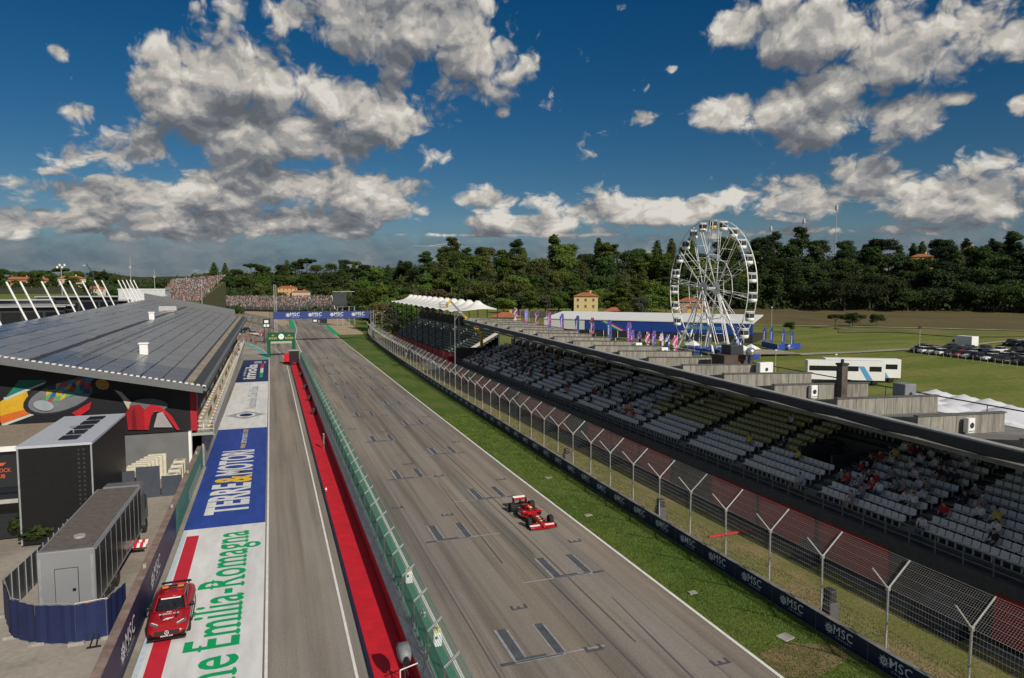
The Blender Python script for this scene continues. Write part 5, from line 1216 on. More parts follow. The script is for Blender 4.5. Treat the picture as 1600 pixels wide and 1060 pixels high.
def trailer_truck():
    t = thing('race_trailer', 'long grey box trailer parked inside the navy enclosure with tractor ahead', 'trailer', (-10.1, 39.2, 0), -.02)
    ms = mat('trailer_silver', (.27, .275, .285), .35, var=.06, scale=.6, metal=.15); md = mat('trailer_side_dark', (.055, .058, .065), .2, var=.1, metal=.35)
    mb = MB(); mb.bbox(-1.28, 1.28, 0, 11.6, 1.0, 4.02, .04); mb.build('box_body', ms, t)
    mb = MB(); mb.box(1.283, 1.30, .1, 11.5, 1.1, 3.9); mb.build('side_panel', md, t)
    for k in range(9): mb = MB(); mb.box(1.301, 1.312, .9+k*1.2, .93+k*1.2, 1.12, 3.88); mb.build('side_seam', M_steel, t)
    mb = MB(); mb.box(1.301, 1.34, .1, 11.5, 3.92, 3.99); mb.build('side_rail', M_steel, t)
    mb = MB(); mb.box(1.301, 1.33, .1, 11.5, 1.02, 1.09); mb.build('side_rail', M_steel, t)
    for x in (-1.22, 1.08): mb = MB(); mb.box(x, x+.14, -.03, -.003, 1.35, 3.7); mb.build('rear_hinge_post', M_steel, t)
    for x in (-1.05, -.2, .7): mb = MB(); mb.box(x, x+.3, -.10, -.082, .84, .93); mb.build('tail_lamp', M_redwall, t)
    mb = MB(); mb.tube((.15, 1.9, 4.05), (.15, 1.9, 4.16), .28, 10); mb.build('roof_hatch', M_galv, t)
    mb = MB(); mb.box(-1.15, 1.15, .15, 11.4, 4.022, 4.05); mb.build('roof_panel', mat('roof_brown', (.13, .11, .095), .8, var=.25), t)
    for x0, x1, z0, z1 in ((-.5, .5, 1.3, 3.1),):
        mb = MB(); mb.box(x0, x1, -.03, -.002, z0, z1); d = mb.build('rear_door', ms, t); m2 = MB(); m2.box(.25, .4, -.055, -.032, 1.9, 2.05); m2.build('handle', M_black, d)
        m2 = MB()
        for a, b, c, e in ((x0-.03, x0-.005, z0, z1), (x1+.005, x1+.03, z0, z1), (x0-.03, x1+.03, z1+.005, z1+.03)): m2.box(a, b, -.02, -.002, c, e)
        m2.build('door_gap', M_dark, d)
    for x in (-1.0, .75): mb = MB(); mb.box(x, x+.45, -.025, -.003, 1.03, 1.22); mb.build('warning_plate', mat('warning_orange', (.75, .30, .03), .5), t)
    mb = MB(); mb.box(-1.28, 1.28, -.08, -.005, .82, .96); mb.build('bumper', M_dark, t)
    mb = MB(); mb.box(-1.2, 1.2, .1, 11.4, .75, .98); mb.build('chassis', M_dark, t)
    mw = MB(); mw.lathe([(0, -.16), (.28, -.16), (.34, -.13), (.5, -.15), (.52, 0), (.5, .15), (0, .15)], 18, axis='x')
    wm = mw.mesh('wheel', M_black)
    for y in (2.2, 3.5, 4.8):
        for x in (-1.1, 1.1): link('wheel', wm, t).location = (x, y, .53)
    for (x, y) in ((1.35, .9), (1.35, 9.2), (1.35, 9.8), (-1.3, -.2)):                         # red and white hazard boards
        mb = MB()
        for k in range(5): mb.add([(x-.35+k*.18, y, .62), (x-.17+k*.18, y, .62), (x-.09+k*.18, y, .92), (x-.27+k*.18, y, .92)], [(0, 1, 2, 3)], k % 2)
        mb.box(x-.4, x+.6, y+.002, y+.03, .6, .94, 1); mb.build('hazard_board', [M_wht, M_red], t)
    # tractor
    c = thing('tractor_unit', 'silver and dark tractor cab coupled to grey trailer, door standing open', 'lorry', (-10.0, 51.0, 0), -.02)
    mb = MB(); mb.loft([[(x, y, z) for x in (-1.2, 1.2) for z in ()] or [(-1.22, y, .9), (1.22, y, .9), (1.22, y, zt*.8), (1.1, y, zt), (-1.1, y, zt), (-1.22, y, zt*.8)] for y, zt in ((.9, 3.5), (1.2, 3.75), (2.4, 3.7), (3.0, 3.0), (3.15, 1.0))]); mb.build('cab', mat('cab_silver', (.30, .31, .32), .3, metal=.5), c)
    mb = MB(); mb.box(-1.05, 1.05, 3.02, 3.12, 1.9, 2.75); mb.build('windscreen', M_glass, c)
    mb = MB(); mb.box(-.6, .6, -1.5, 3.0, .55, .85); mb.build('chassis', M_dark, c)
    for y in (-.4, 2.3):
        for x in (-1.08, 1.08): link('wheel', wm, c).location = (x, y, .53)
    mb = MB(); mb.M = T4((1.22, 2.5, 0), R(78)); mb.box(-1.5, 0, -.05, .05, 1.0, 2.9); d = mb.build('open_door', mat('cab_silver', (.30, .31, .32), .3), c)
    mb = MB(); mb.M = T4((1.22, 2.5, 0), R(78)); mb.box(-1.35, -.15, -.06, .06, 1.75, 2.75); mb.build('door_window', M_glass, d)
    mb = MB(); mb.box(-1.1, 1.1, .3, .8, 3.2, 3.6); mb.build('air_deflector', M_dark, c)
trailer_truck()
def navy_enclosure():
    base = [(-13.6, 41.6), (-12.5, 38.9), (-11.1, 37.7), (-9.3, 37.1), (-7.95, 37.3), (-7.5, 39.2)]
    t = thing('screen_fence', 'navy fabric screen fence curving round the rear of grey trailer', 'fence', (-10.5, 38, 0))
    ml = mat('navy_fabric', (.014, .024, .085), .6, var=.18, scale=.9)
    for a, b in zip(base[:-1], base[1:]):
        A = Vector((a[0]+10.5, a[1]-38, 0)); B = Vector((b[0]+10.5, b[1]-38, 0)); mb = MB(); n = 8
        vs = []; d = (B-A).normalized(); nn = Vector((d.y, -d.x, 0))
        for k in range(n+1):
            p = A.lerp(B, k/n)+nn*.03*math.sin(k*2.4)
            vs += [(p.x, p.y, .1), (p.x, p.y, 2.0)]
        mb.add(vs, [(2*k, 2*k+2, 2*k+3, 2*k+1) for k in range(n)]); mb.build('fabric_panel', ml, t)
        mb = MB(); q = nn*-.06; mb.path([A+q+Vector((0, 0, .05)), A+q+Vector((0, 0, 2.05)), B+q+Vector((0, 0, 2.05)), B+q+Vector((0, 0, .05)), A+q+Vector((0, 0, .05))], .025, 5); mb.build('panel_frame', M_steel, t)
        mb = MB(); mb.bbox(A.x-.35, A.x+.35, A.y-.12, A.y+.12, .012, .16, .02); mb.build('foot', M_rough, t)
    pts = [(-13.6, 41.6), (-13.4, 44.2), (-13.25, 46.8), (-13.1, 49.4), (-13.0, 52.0)]
    t = thing('panel_fence', 'row of dark framed fence panels along left side of the trailer', 'fence', (-13.3, 46, 0))
    for a, b in zip(pts[:-1], pts[1:]):
        A = Vector((a[0]+13.3, a[1]-46, 0)); B = Vector((b[0]+13.3, b[1]-46, 0)); mb = MB(); mb.bar(A+Vector((0, 0, 1.05)), B+Vector((0, 0, 1.05)), .03, 1.9); mb.build('panel', mat('smoked_panel', (.06, .065, .075), .3, var=.15), t)
        for s in (0.02, .35, .68): p = A.lerp(B, s); mb = MB(); mb.tube(p+Vector((.04, 0, .012)), p+Vector((.04, 0, 2.1)), .035, 5); mb.build('upright', M_steel, t)
    P = G(140, 1012); t = thing('barrier_foot', 'black angled bracket on concrete below the navy screen fence', 'bracket', (P.x, P.y, .012))
    mb = MB(); mb.tube((0, 0, 0), (.15, .3, .5), .04); mb.tube((.3, -.1, 0), (.35, .2, .5), .04); mb.box(-.1, .5, -.15, -.05, 0, .06); mb.build('bracket_arms', M_black, t)
navy_enclosure()
# ------------------------------------------------------------------ cars
M_rub = mat('tyre_rubber', (.018, .018, .019), .8, var=.15, scale=6)
M_rim = mat('dark_rim', (.06, .06, .065), .35, metal=.6)
M_carred = mat('car_red', (.36, .008, .012), .2, var=.04, coat=.6)
M_carbon = mat('carbon_black', (.012, .012, .013), .4, var=.1)
def ring(w, zb, zs, zt, y, k=.62):
    return [(-w*.86, y, zb), (w*.86, y, zb), (w, y, zb+.13), (w, y, zs-.08), (w*.94, y, zs), (w*k, y, zt), (-w*k, y, zt), (-w*.94, y, zs), (-w, y, zs-.08), (-w, y, zb+.13)]
def wheel_parts(par, x, y, r, w, side, rim=M_rim, n=22):
    mb = MB(); mb.lathe([(r*.60, -w/2), (r*.92, -w/2), (r, -w*.36), (r, w*.36), (r*.92, w/2), (r*.60, w/2)], n, axis='x')
    o = mb.build('wheel', M_rub, par, smooth=True); o.location = (x, y, r)
    m2 = MB(); s = side; m2.lathe([(0, s*w*.30), (r*.2, s*w*.32), (r*.45, s*w*.25), (r*.60, s*w*.46), (r*.60, -s*w*.46), (0, -s*w*.3)], n, axis='x')
    for k in range(5): a = k*1.2566; m2.tube((s*w*.30, .1*r*math.cos(a), .1*r*math.sin(a)), (s*w*.36, .58*r*math.cos(a), .58*r*math.sin(a)), .028, 4)
    m2.build('rim', rim, o)
    return o
def medical_car():
    t = thing('medical_car', 'glossy red medical car with black rear wing parked on painted white pit lane', 'car', (-5.22, 38.25, .036), R(1.0))
    S = [(-2.40, .66, .34, .50, .56), (-2.30, .84, .24, .60, .68), (-1.95, .93, .20, .70, .80), (-1.4, .96, .20, .78, .90), (-.8, .96, .20, .86, .98), (.2, .955, .20, .92, 1.0), (1.1, .97, .20, .95, 1.02), (1.75, .985, .24, .98, 1.06), (2.15, .93, .30, .97, 1.07), (2.36, .80, .38, .86, .98)]
    mb = MB(); mb.loft([ring(w, zb, zs, zt, y) for y, w, zb, zs, zt in S]); b = mb.build('body', M_carred, t, smooth=True, subsurf=2)
    C = [(-.98, .70, .98, .60), (-.60, .74, 1.17, .60), (-.22, .76, 1.36, .58), (.25, .77, 1.425, .57), (.9, .76, 1.41, .56), (1.5, .73, 1.25, .56), (2.0, .66, 1.08, .55)]
    mb = MB(); mb.loft([[(-w, y, .93), (w, y, .93), (w*.96, y, lerp(.93, zt, .55)), (wt, y, zt-.02), (0, y, zt+.01), (-wt, y, zt-.02), (-w*.96, y, lerp(.93, zt, .55))] for y, w, zt, wt in C]); mb.build('glasshouse', M_glass, t, smooth=True, subsurf=1)
    mb = MB(); mb.loft([[(-wt, y, z-.05), (wt, y, z-.05), (wt*.98, y, z), (0, y, z+.025), (-wt*.98, y, z)] for y, wt, z in ((-.20, .60, 1.365), (.2, .61, 1.43), (.8, .60, 1.43), (1.15, .58, 1.365))]); mb.build('roof', M_carred, t, smooth=True)
    for s in (-1, 1):
        mb = MB(); mb.path([(s*.74, -.98, .97), (s*.60, -.2, 1.375), (s*.60, 1.1, 1.36), (s*.66, 2.0, 1.06)], .035, 6); mb.build('pillar', M_carred, t)
        mb = MB(); mb.path([(s*.76, -.72, 1.0), (s*.98, -.66, 1.03)], .025); mb.bbox(s*1.0-.1, s*1.0+.1, -.76, -.58, .97, 1.14, .04); mb.build('door_mirror', M_carbon, t)
        mb = MB(); mb.add([(s*.42, -2.17, .685), (s*.80, -1.95, .735), (s*.83, -1.80, .80), (s*.70, -1.88, .815), (s*.40, -2.08, .75)], [(0, 1, 2, 3, 4)]); mb.v = [(x, y, z+.028) for x, y, z in mb.v]
        h = mb.build('headlight', mat('headlight_glass', (.10, .11, .12), .1, spec=.8), t); m2 = MB(); m2.path([(s*.42, -2.09, .785), (s*.71, -1.89, .852)], .018, 5); m2.build('light_strip', M_wht, h)
        for y in (-1.42, 1.42): wheel_parts(t, s*.84, y, .345, .26, s)
        mb = MB(); mb.quad((s*.985, -1.0, .42), (s*.985, 1.0, .40), (s*.985, 1.0, .66), (s*.985, -1.0, .58)); mb.build('white_flash', M_wht, t)
        mb = MB(); mb.quad((s*.982, -.3, .70), (s*.988, 1.7, .72), (s*.988, 1.7, .86), (s*.982, -.3, .80)); mb.build('green_flash', mat('flash_green', (.02, .25, .10), .3), t)
        mb = MB(); mb.box(s*.62-.03, s*.62+.03, 2.08, 2.2, 1.02, 1.22); mb.build('wing_stay', M_carbon, t)
    mb = MB(); mb.loft([[(-.74, y, z), (-.5, y-.02, z+.03), (0, y-.03, z+.04), (.5, y-.02, z+.03), (.74, y, z), (.74, y, z-.025), (0, y-.03, z+.015), (-.74, y, z-.025)] for y, z in ((2.14, 1.13), (2.30, 1.15))]); mb.build('rear_wing', M_carbon, t)
    mb = MB(); mb.bbox(-.55, .55, .62, .86, 1.455, 1.54, .03); l = mb.build('light_bar', M_carbon, t)
    for x0, x1 in ((-.52, -.22), (.22, .52)): m2 = MB(); m2.bbox(x0, x1, .60, .88, 1.50, 1.575, .02); m2.build('amber_lamp', mat('amber_lens', (.70, .16, .02), .3), l)
    mb = MB(); mb.add([(-.55, -2.42, .42), (.55, -2.42, .42), (.58, -2.37, .60), (-.58, -2.37, .60)], [(0, 1, 2, 3)]); mb.v = [(x, y-.015, z) for x, y, z in mb.v]; g = mb.build('grille', M_carbon, t)
    m2 = MB(); m2.lathe([(.085, -.01), (.10, -.01), (.10, .01), (.085, .01), (.085, -.01)], 18, axis='y', c=(0, -2.45, .52))
    for k in range(3): a = math.pi/2+k*2.094; m2.tube((0, -2.45, .52), (.09*math.cos(a), -2.45, .52+.09*math.sin(a)), .01, 4)
    m2.build('star_emblem', M_wht, g)
    mb = MB(); mb.box(-.85, .85, -2.50, -2.22, .20, .26); mb.box(-.8, -.55, -2.36, -2.33, .34, .46); mb.box(.55, .8, -2.36, -2.33, .34, .46); mb.build('front_splitter', M_carbon, t)
    for s in (-1, 1):
        mb = MB(); mb.add([(s*.62, -2.405, .30), (s*.80, -2.33, .30), (s*.82, -2.30, .50), (s*.66, -2.38, .46)], [(0, 1, 2, 3)]); mb.v = [(x, y-.03, z) for x, y, z in mb.v]; mb.build('side_intake', M_carbon, t)
        mb = MB(); mb.add([(s*.28, -1.62, .895), (s*.36, -1.62, .89), (s*.40, -1.15, .958), (s*.32, -1.15, .965)], [(0, 1, 2, 3)]); mb.build('bonnet_vent', M_carbon, t)
        mb = MB(); mb.path([(s*.99, -1.0, .30), (s*.995, 1.0, .30)], .03, 5); mb.build('sill', M_carbon, t)
    def hood(y, dz=.0): return lerp(.90, .98, (y+1.4)/.6)+.012+dz if y > -1.4 else lerp(.80, .90, (y+1.95)/.55)+.012+dz
    for txt, y, w, h in (('MEDICAL CAR', -1.34, .92, .13), ('FIA', -1.16, .24, .10)):
        m2 = MB(); put_text(m2, txt, T4((0, y, hood(y, .014)), 0, R(8)), bold=.02, width=w, height=h); m2.build('lettering', M_wht, t)
    m2 = MB(); y = -1.78; m2.M = T4((0, y, hood(y, .016)), 0, R(10)); m2.add([(-.24, 0, 0), (-.15, 0, 0), (-.08, .09, 0), (.2, .10, 0), (.26, .16, 0), (-.1, .16, 0)], [(0, 1, 2, 3, 4, 5)]); m2.add([(-.1, 0, 0), (.0, 0, 0), (.05, .06, 0), (.14, .06, 0), (.18, .085, 0), (-.03, .085, 0)], [(0, 1, 2, 3, 4, 5)]); m2.build('bonnet_emblem', M_wht, t)
    m2 = MB(); m2.M = T4((0, -.34, 1.325), 0, R(28)); m2.box(-.46, .46, -.035, .035, .012, .022); m2.build('windscreen_strip', M_wht, t)
    m2 = MB(); put_text(m2, 'MEDICAL CAR', T4((0, -2.455, .33), 0, R(80)), bold=.015, width=.55, height=.06); m2.build('number_plate', M_wht, t)
medical_car()
def racing_car():
    t = thing('racing_car', 'red open-wheel racing car speeding along right side of the race track', 'racing car', (18.0, 46.95, .03), R(1.0))
    mr = mat('race_red', (.46, .008, .010), .25, var=.04, coat=.5); mw = M_wht; mk = M_carbon
    mb = MB(); mb.prism([(-.28, -1.0), (-.75, -.75), (-.78, 1.3), (-.5, 1.75), (.5, 1.75), (.78, 1.3), (.75, -.75), (.28, -1.0)], .06, .10); mb.build('floor', mk, t)
    def oval(y, w, z0, z1, e=.75): return [(w*math.copysign(abs(math.cos(a))**e, math.cos(a)), y, (z0+z1)/2+(z1-z0)/2*math.copysign(abs(math.sin(a))**e, math.sin(a))) for a in [k*math.pi/6 for k in range(12)]]
    mb = MB(); mb.loft([oval(y, w, a, b) for y, w, a, b in ((-2.82, .09, .17, .26), (-2.6, .13, .18, .34), (-2.1, .17, .24, .46), (-1.5, .23, .24, .56), (-.9, .29, .16, .62), (-.4, .36, .10, .60))]); n = mb.build('nose', mr, t, smooth=True, subsurf=1)
    for y, w, z, c in ((-1.75, .16, .54, M_pyel), (-2.1, .13, .475, mw), (-1.45, .2, .585, mw)): m2 = MB(); m2.box(-w*.6, w*.6, y-.09, y+.09, z, z+.012); m2.build('nose_decal', c, n)
    mb = MB(); mb.loft([oval(y, w, a, b) for y, w, a, b in ((-.42, .37, .10, .60), (.0, .40, .08, .60), (.25, .38, .08, .66))]); mb.build('cockpit', mr, t, smooth=True)
    mb = MB(); mb.loft([oval(y, w, a, b) for y, w, a, b in ((.22, .17, .45, .97), (.5, .24, .2, .96), (1.0, .26, .12, .84), (1.6, .18, .14, .66), (2.15, .10, .24, .48))]); mb.build('engine_cover', mr, t, smooth=True, subsurf=1)
    mb = MB(); mb.add([(0, .55, .9), (0, 2.0, .48), (0, 2.05, .72), (0, 1.2, .92)], [(0, 1, 2, 3)]); mb.ext([(-.012, .55, .88), (-.012, 2.0, .48), (-.012, 2.05, .72), (-.012, 1.2, .90)], (.024, 0, 0)); mb.build('shark_fin', mr, t)
    for s in (-1, 1):
        mb = MB(); mb.loft([[(s*.34, y, .12), (s*w, y, a), (s*w, y, b-.08), (s*(w-.12), y, b), (s*.34, y, b+.05)] for y, w, a, b in ((-.45, .70, .34, .58), (-.2, .80, .24, .60), (.4, .80, .16, .55), (1.0, .62, .12, .42), (1.6, .40, .12, .26))]); mb.build('sidepod', mr, t, smooth=True)
        mb = MB(); mb.box(s*.52-.16, s*.52+.16, -.475, -.455, .36, .56); mb.build('intake', mk, t)
        mb = MB(); mb.add([(s*.806, -.1, .30), (s*.806, .5, .28), (s*.806, .5, .44), (s*.806, -.1, .46)], [(0, 1, 2, 3)]); mb.build('side_decal', mw, t)
        mb = MB(); mb.add([(s*.52, .15, .600), (s*.70, .15, .575), (s*.66, .7, .515), (s*.48, .7, .535)], [(0, 1, 2, 3)]); mb.v = [(x, y, z+.03) for x, y, z in mb.v]; mb.build('top_vent', mk, t)
        mb = MB(); mb.tube((s*.38, -.45, .60), (s*.66, -.5, .68), .015); mb.bbox(s*.68-.1, s*.68+.1, -.54, -.46, .62, .74, .02); mb.build('mirror', mr, t)
        mb = MB(); mb.ext([(s*.98, -2.75, .05), (s*.98, -2.2, .05), (s*1.0, -2.2, .30), (s*1.0, -2.55, .26)], (s*.02, 0, 0)); mb.build('front_endplate', mk, t)
        mb = MB(); mb.ext([(s*.52, 1.85, .12), (s*.52, 2.45, .2), (s*.5, 2.5, .95), (s*.5, 2.05, .92)], (s*.02, 0, 0)); mb.build('rear_endplate', mk, t)
        for y, w in ((-1.8, .30), (1.8, .40)):
            r = .36; x = s*(1.0-w/2); wheel_parts(t, x, y, r, w, s, mk, 26)
            mb = MB()
            for dy, z0, z1 in ((-.25, .46, .44), (.3, .44, .42), (-.2, .22, .24), (.25, .2, .24)): mb.tube((s*.18, y+dy, z0), (s*(1.0-w), y+dy*.2, z1), .02, 5)
            mb.build('suspension', mk, t)
        for k in range(3):                                                       # wing flaps
            mb = MB(); y = -2.42+.14*k; z = .14+.055*k; mb.loft([[(s*.16, y-.06, z+.02), (s*.16, y+.1, z+.05), (s*.16, y+.1, z+.03), (s*.16, y-.06, z)], [(s*.97, y-.02, z-.02), (s*.97, y+.12, z+.03), (s*.97, y+.12, z+.01), (s*.97, y-.02, z-.04)]])
            mb.build('front_flap', mw if k == 1 else mr, t)
    mb = MB(); mb.loft([[(x, y0, z), (x, y0+.3, z+.03), (x, y0+.3, z+.005), (x, y0, z-.02)] for x, y0, z in ((-.98, -2.62, .09), (-.5, -2.76, .11), (0, -2.84, .15), (.5, -2.76, .11), (.98, -2.62, .09))]); mb.build('front_wing', mr, t)
    mb = MB(); mb.loft([[(x, 2.1, .80), (x, 2.42, .90), (x, 2.42, .87), (x, 2.1, .77)] for x in (-.5, 0, .5)]); mb.build('rear_wing', mr, t)
    mb = MB(); mb.loft([[(x, 2.30, .915), (x, 2.5, .985), (x, 2.5, .965), (x, 2.30, .895)] for x in (-.5, 0, .5)]); f = mb.build('rear_flap', mw, t)
    mb = MB(); mb.loft([[(x, 2.15, .40), (x, 2.42, .47), (x, 2.42, .45), (x, 2.15, .38)] for x in (-.48, 0, .48)]); mb.build('beam_wing', mk, t)
    mb = MB(); mb.box(-.03, .03, 2.05, 2.3, .4, .84); mb.build('wing_pylon', mk, t)
    mb = MB(); P = [(.34*math.cos(a), .28-.75*math.sin(a), .78+.06*math.sin(a)) for a in [k*math.pi/8 for k in range(9)]]; mb.path(P, .03, 6); mb.tube((0, -.47, .84), (0, -.72, .58), .028, 6); mb.build('halo', mk, t)
    d = thing('person', 'racing driver in yellow helmet and red overalls sitting in the red racing car', 'person', (18.0, 46.95, .03), R(1.0))
    mb = MB(); mb.loft([oval(y, w, a, b, .9) for y, w, a, b in ((-.22, .06, .5, .6), (-.12, .17, .45, .66), (.0, .22, .42, .68), (.12, .2, .42, .66))]); mb.build('shoulders', M_redwall, d, smooth=True)
    mb = MB(); mb.lathe([(0, .64), (.10, .645), (.135, .72), (.135, .80), (.10, .87), (.04, .90), (0, .905)], 14, c=(0, -.02, 0)); h = mb.build('helmet', M_pyel, d, smooth=True)
    mb = MB(); mb.box(-.1, .1, -.163, -.12, .73, .80); mb.build('visor', M_black, h)
racing_car()
def car_proto(name, body, kind=0):
    t = thing(name, '-', 'car', (0, 0, 0))
    k = [(0, 0), (.18, .12), (.32, .10)][kind]; dz = k[0]
    S = [(-2.15, .62, .32, .50, .58), (-2.0, .80, .24, .62, .72+dz*.3), (-1.2, .87, .22, .80, .92+dz*.3), (0, .88, .22, .88+dz*.2, .95+dz*.3), (1.2, .88, .22, .90+dz*.2, .97+dz*.3), (1.95, .82, .28, .90+dz*.2, .97+dz*.3), (2.1, .72, .36, .8, .9)]
    mb = MB(); mb.loft([ring(w, zb, zs, zt, y) for y, w, zb, zs, zt in S]); mb.build('body', body, t, smooth=True)
    yr = 1.95 if kind else 1.6
    mb = MB(); mb.loft([[(-w, y, .9+dz*.2), (w, y, .9+dz*.2), (w*.82, y, z), (-w*.82, y, z)] for y, w, z in ((-.95, .74, .95+dz*.3), (-.3, .77, 1.40+dz), (.8, .77, 1.44+dz), (yr-.3, .74, 1.36+dz), (yr, .72, .98+dz*.3))]); mb.build('windows', M_glass, t)
    mb = MB(); mb.loft([[(-w, y, z-.03), (w, y, z-.03), (w*.95, y, z+.02), (-w*.95, y, z+.02)] for y, w, z in ((-.28, .62, 1.41+dz), (.8, .64, 1.45+dz), (yr-.32, .61, 1.38+dz))]); mb.build('roof', body, t)
    wm = MB(); wm.lathe([(0, -.1), (.2, -.1), (.30, -.1), (.32, -.07), (.32, .07), (.30, .1), (0, .1)], 14, axis='x'); wm = wm.mesh('wheel', M_rub)
    for x in (-.78, .78):
        for y in (-1.3, 1.3): link('wheel', wm, t).location = (x, y, .32)
        mb = MB(); mb.box(x*.8-.14, x*.8+.14, -2.13, -1.99, .58, .68); mb.build('headlight', M_wht, t)
        mb = MB(); mb.box(x*.85-.08, x*.85+.08, 2.0, 2.13, .66, .82); mb.build('tail_light', M_redwall, t)
    return t
def parked_cars():
    paints = [('black', (.012, .012, .014)), ('white', (.72, .72, .72)), ('dark grey', (.05, .052, .058)), ('silver', (.38, .39, .40)), ('dark blue', (.015, .025, .07)), ('red', (.40, .02, .025))]
    rnd = random.Random(21); protos = {}
    def get(ci, kind):
        if (ci, kind) not in protos:
            n, c = paints[ci]; protos[(ci, kind)] = [car_proto('parked_car', mat('paint_'+n.replace(' ', '_'), c, .25, var=.03, coat=.5), kind), False]
        p = protos[(ci, kind)]
        if not p[1]: p[1] = True; return p[0]
        return copy_tree(p[0])
    seq = [0, 1, 1, 1, 0, 5, 1, 0, 1, 0, 0, 2, 0, 0]
    objs = []
    def row(p0, p1, n, cols, head, lab):
        A = GT(*p0); B = GT(*p1)
        for i in range(n):
            s = i/(n-1); x, y = lerp(A.x, B.x, s), lerp(A.y, B.y, s); ci = cols[i % len(cols)]; kd = rnd.choice((0, 1, 1, 2)); c = get(ci, kd)
            c.location = (x, y, hgt(x, y)); c.rotation_euler.z = head+rnd.uniform(-.05, .05)+(math.pi if rnd.random() < .4 else 0)
            tag(c, '%s %s parked in %s in the field' % (paints[ci][0], ['saloon', 'hatchback', 'tall car'][kd], lab), 'car', 'cars parked in the field'); objs.append(c)
    A, B = GT(1432, 551), GT(1600, 571); d = math.atan2(B.y-A.y, B.x-A.x)
    row((1434, 551), (1612, 572), 13, seq, d, 'front row')
    row((1440, 546), (1606, 564), 12, [0, 2, 3, 0, 0, 2, 0, 0, 3, 1, 0, 4], d, 'second row')
    row((1490, 547), (1612, 555), 6, [0, 0, 2, 1, 0, 0], d, 'third row'); row((1578, 541), (1622, 545), 4, [0, 4, 0, 2], d, 'rear row')
    uniq(objs, '{} such from left')
    for p, used in list(protos.values()):
        if not used: pass
    # white box lorry among them
    P = GT(1503, 545); t = thing('box_lorry', 'white box lorry standing behind the parked cars in the field', 'lorry', (P.x, P.y, P.z), d+R(90))
    t.rotation_euler.z = d-R(90)
    mb = MB(); mb.bbox(-1.15, 1.15, -1.0, 3.6, .9, 3.3, .04); mb.build('box_body', M_wht, t)
    mb = MB(); mb.loft([[(-1.0, y, .5), (1.0, y, .5), (.95, y, z), (-.95, y, z)] for y, z in ((-2.9, 1.3), (-2.6, 1.5), (-2.0, 2.4), (-1.02, 2.5))]); mb.build('cab', M_wht, t)
    mb = MB(); mb.add([(-.85, -2.56, 1.56), (.85, -2.56, 1.56), (.82, -2.06, 2.32), (-.82, -2.06, 2.32)], [(0, 1, 2, 3)]); mb.box(-1.02, 1.02, -2.0, -1.4, 1.5, 2.2); mb.build('windscreen', M_glass, t)
    wm = MB(); wm.lathe([(0, -.12), (.36, -.12), (.4, -.08), (.4, .08), (.36, .12), (0, .12)], 14, axis='x'); wm = wm.mesh('wheel', M_rub)
    for x in (-.9, .9):
        for y in (-2.2, 2.2): link('wheel', wm, t).location = (x, y, .4)
    # low post-and-wire fence in front of the cars
    f = thing('wire_fence', 'low wire fence on thin posts in front of the parked cars', 'fence', (A.x, A.y, A.z))
    ps = []
    for i in range(17):
        px = 1428+i*11.5; p = GT(px, 553+i*1.65); ps.append(p); mb = MB(); q = p-f.location; mb.tube(q, q+Vector((0, 0, 1.5)), .05, 5); mb.build('post', M_galv, f)
    mb = MB()
    for z in (.5, 1.0, 1.4):
        for a, b in zip(ps[:-1], ps[1:]): mb.tube(a-f.location+Vector((0, 0, z)), b-f.location+Vector((0, 0, z)), .015, 3)
    mb.build('wires', M_wire, f)
    p = GT(1436, 552); t = thing('field_lamp', 'lamp mast with square dark head among the parked cars', 'lamp post', (p.x, p.y, p.z))
    mb = MB(); mb.tube((0, 0, 0), (0, 0, 6.2), .1, 6, .06); mb.build('pole', M_galv, t); mb = MB(); mb.bbox(-.45, .45, -.15, .15, 5.9, 6.7, .05); mb.build('lamp_head', M_dark, t)
parked_cars()
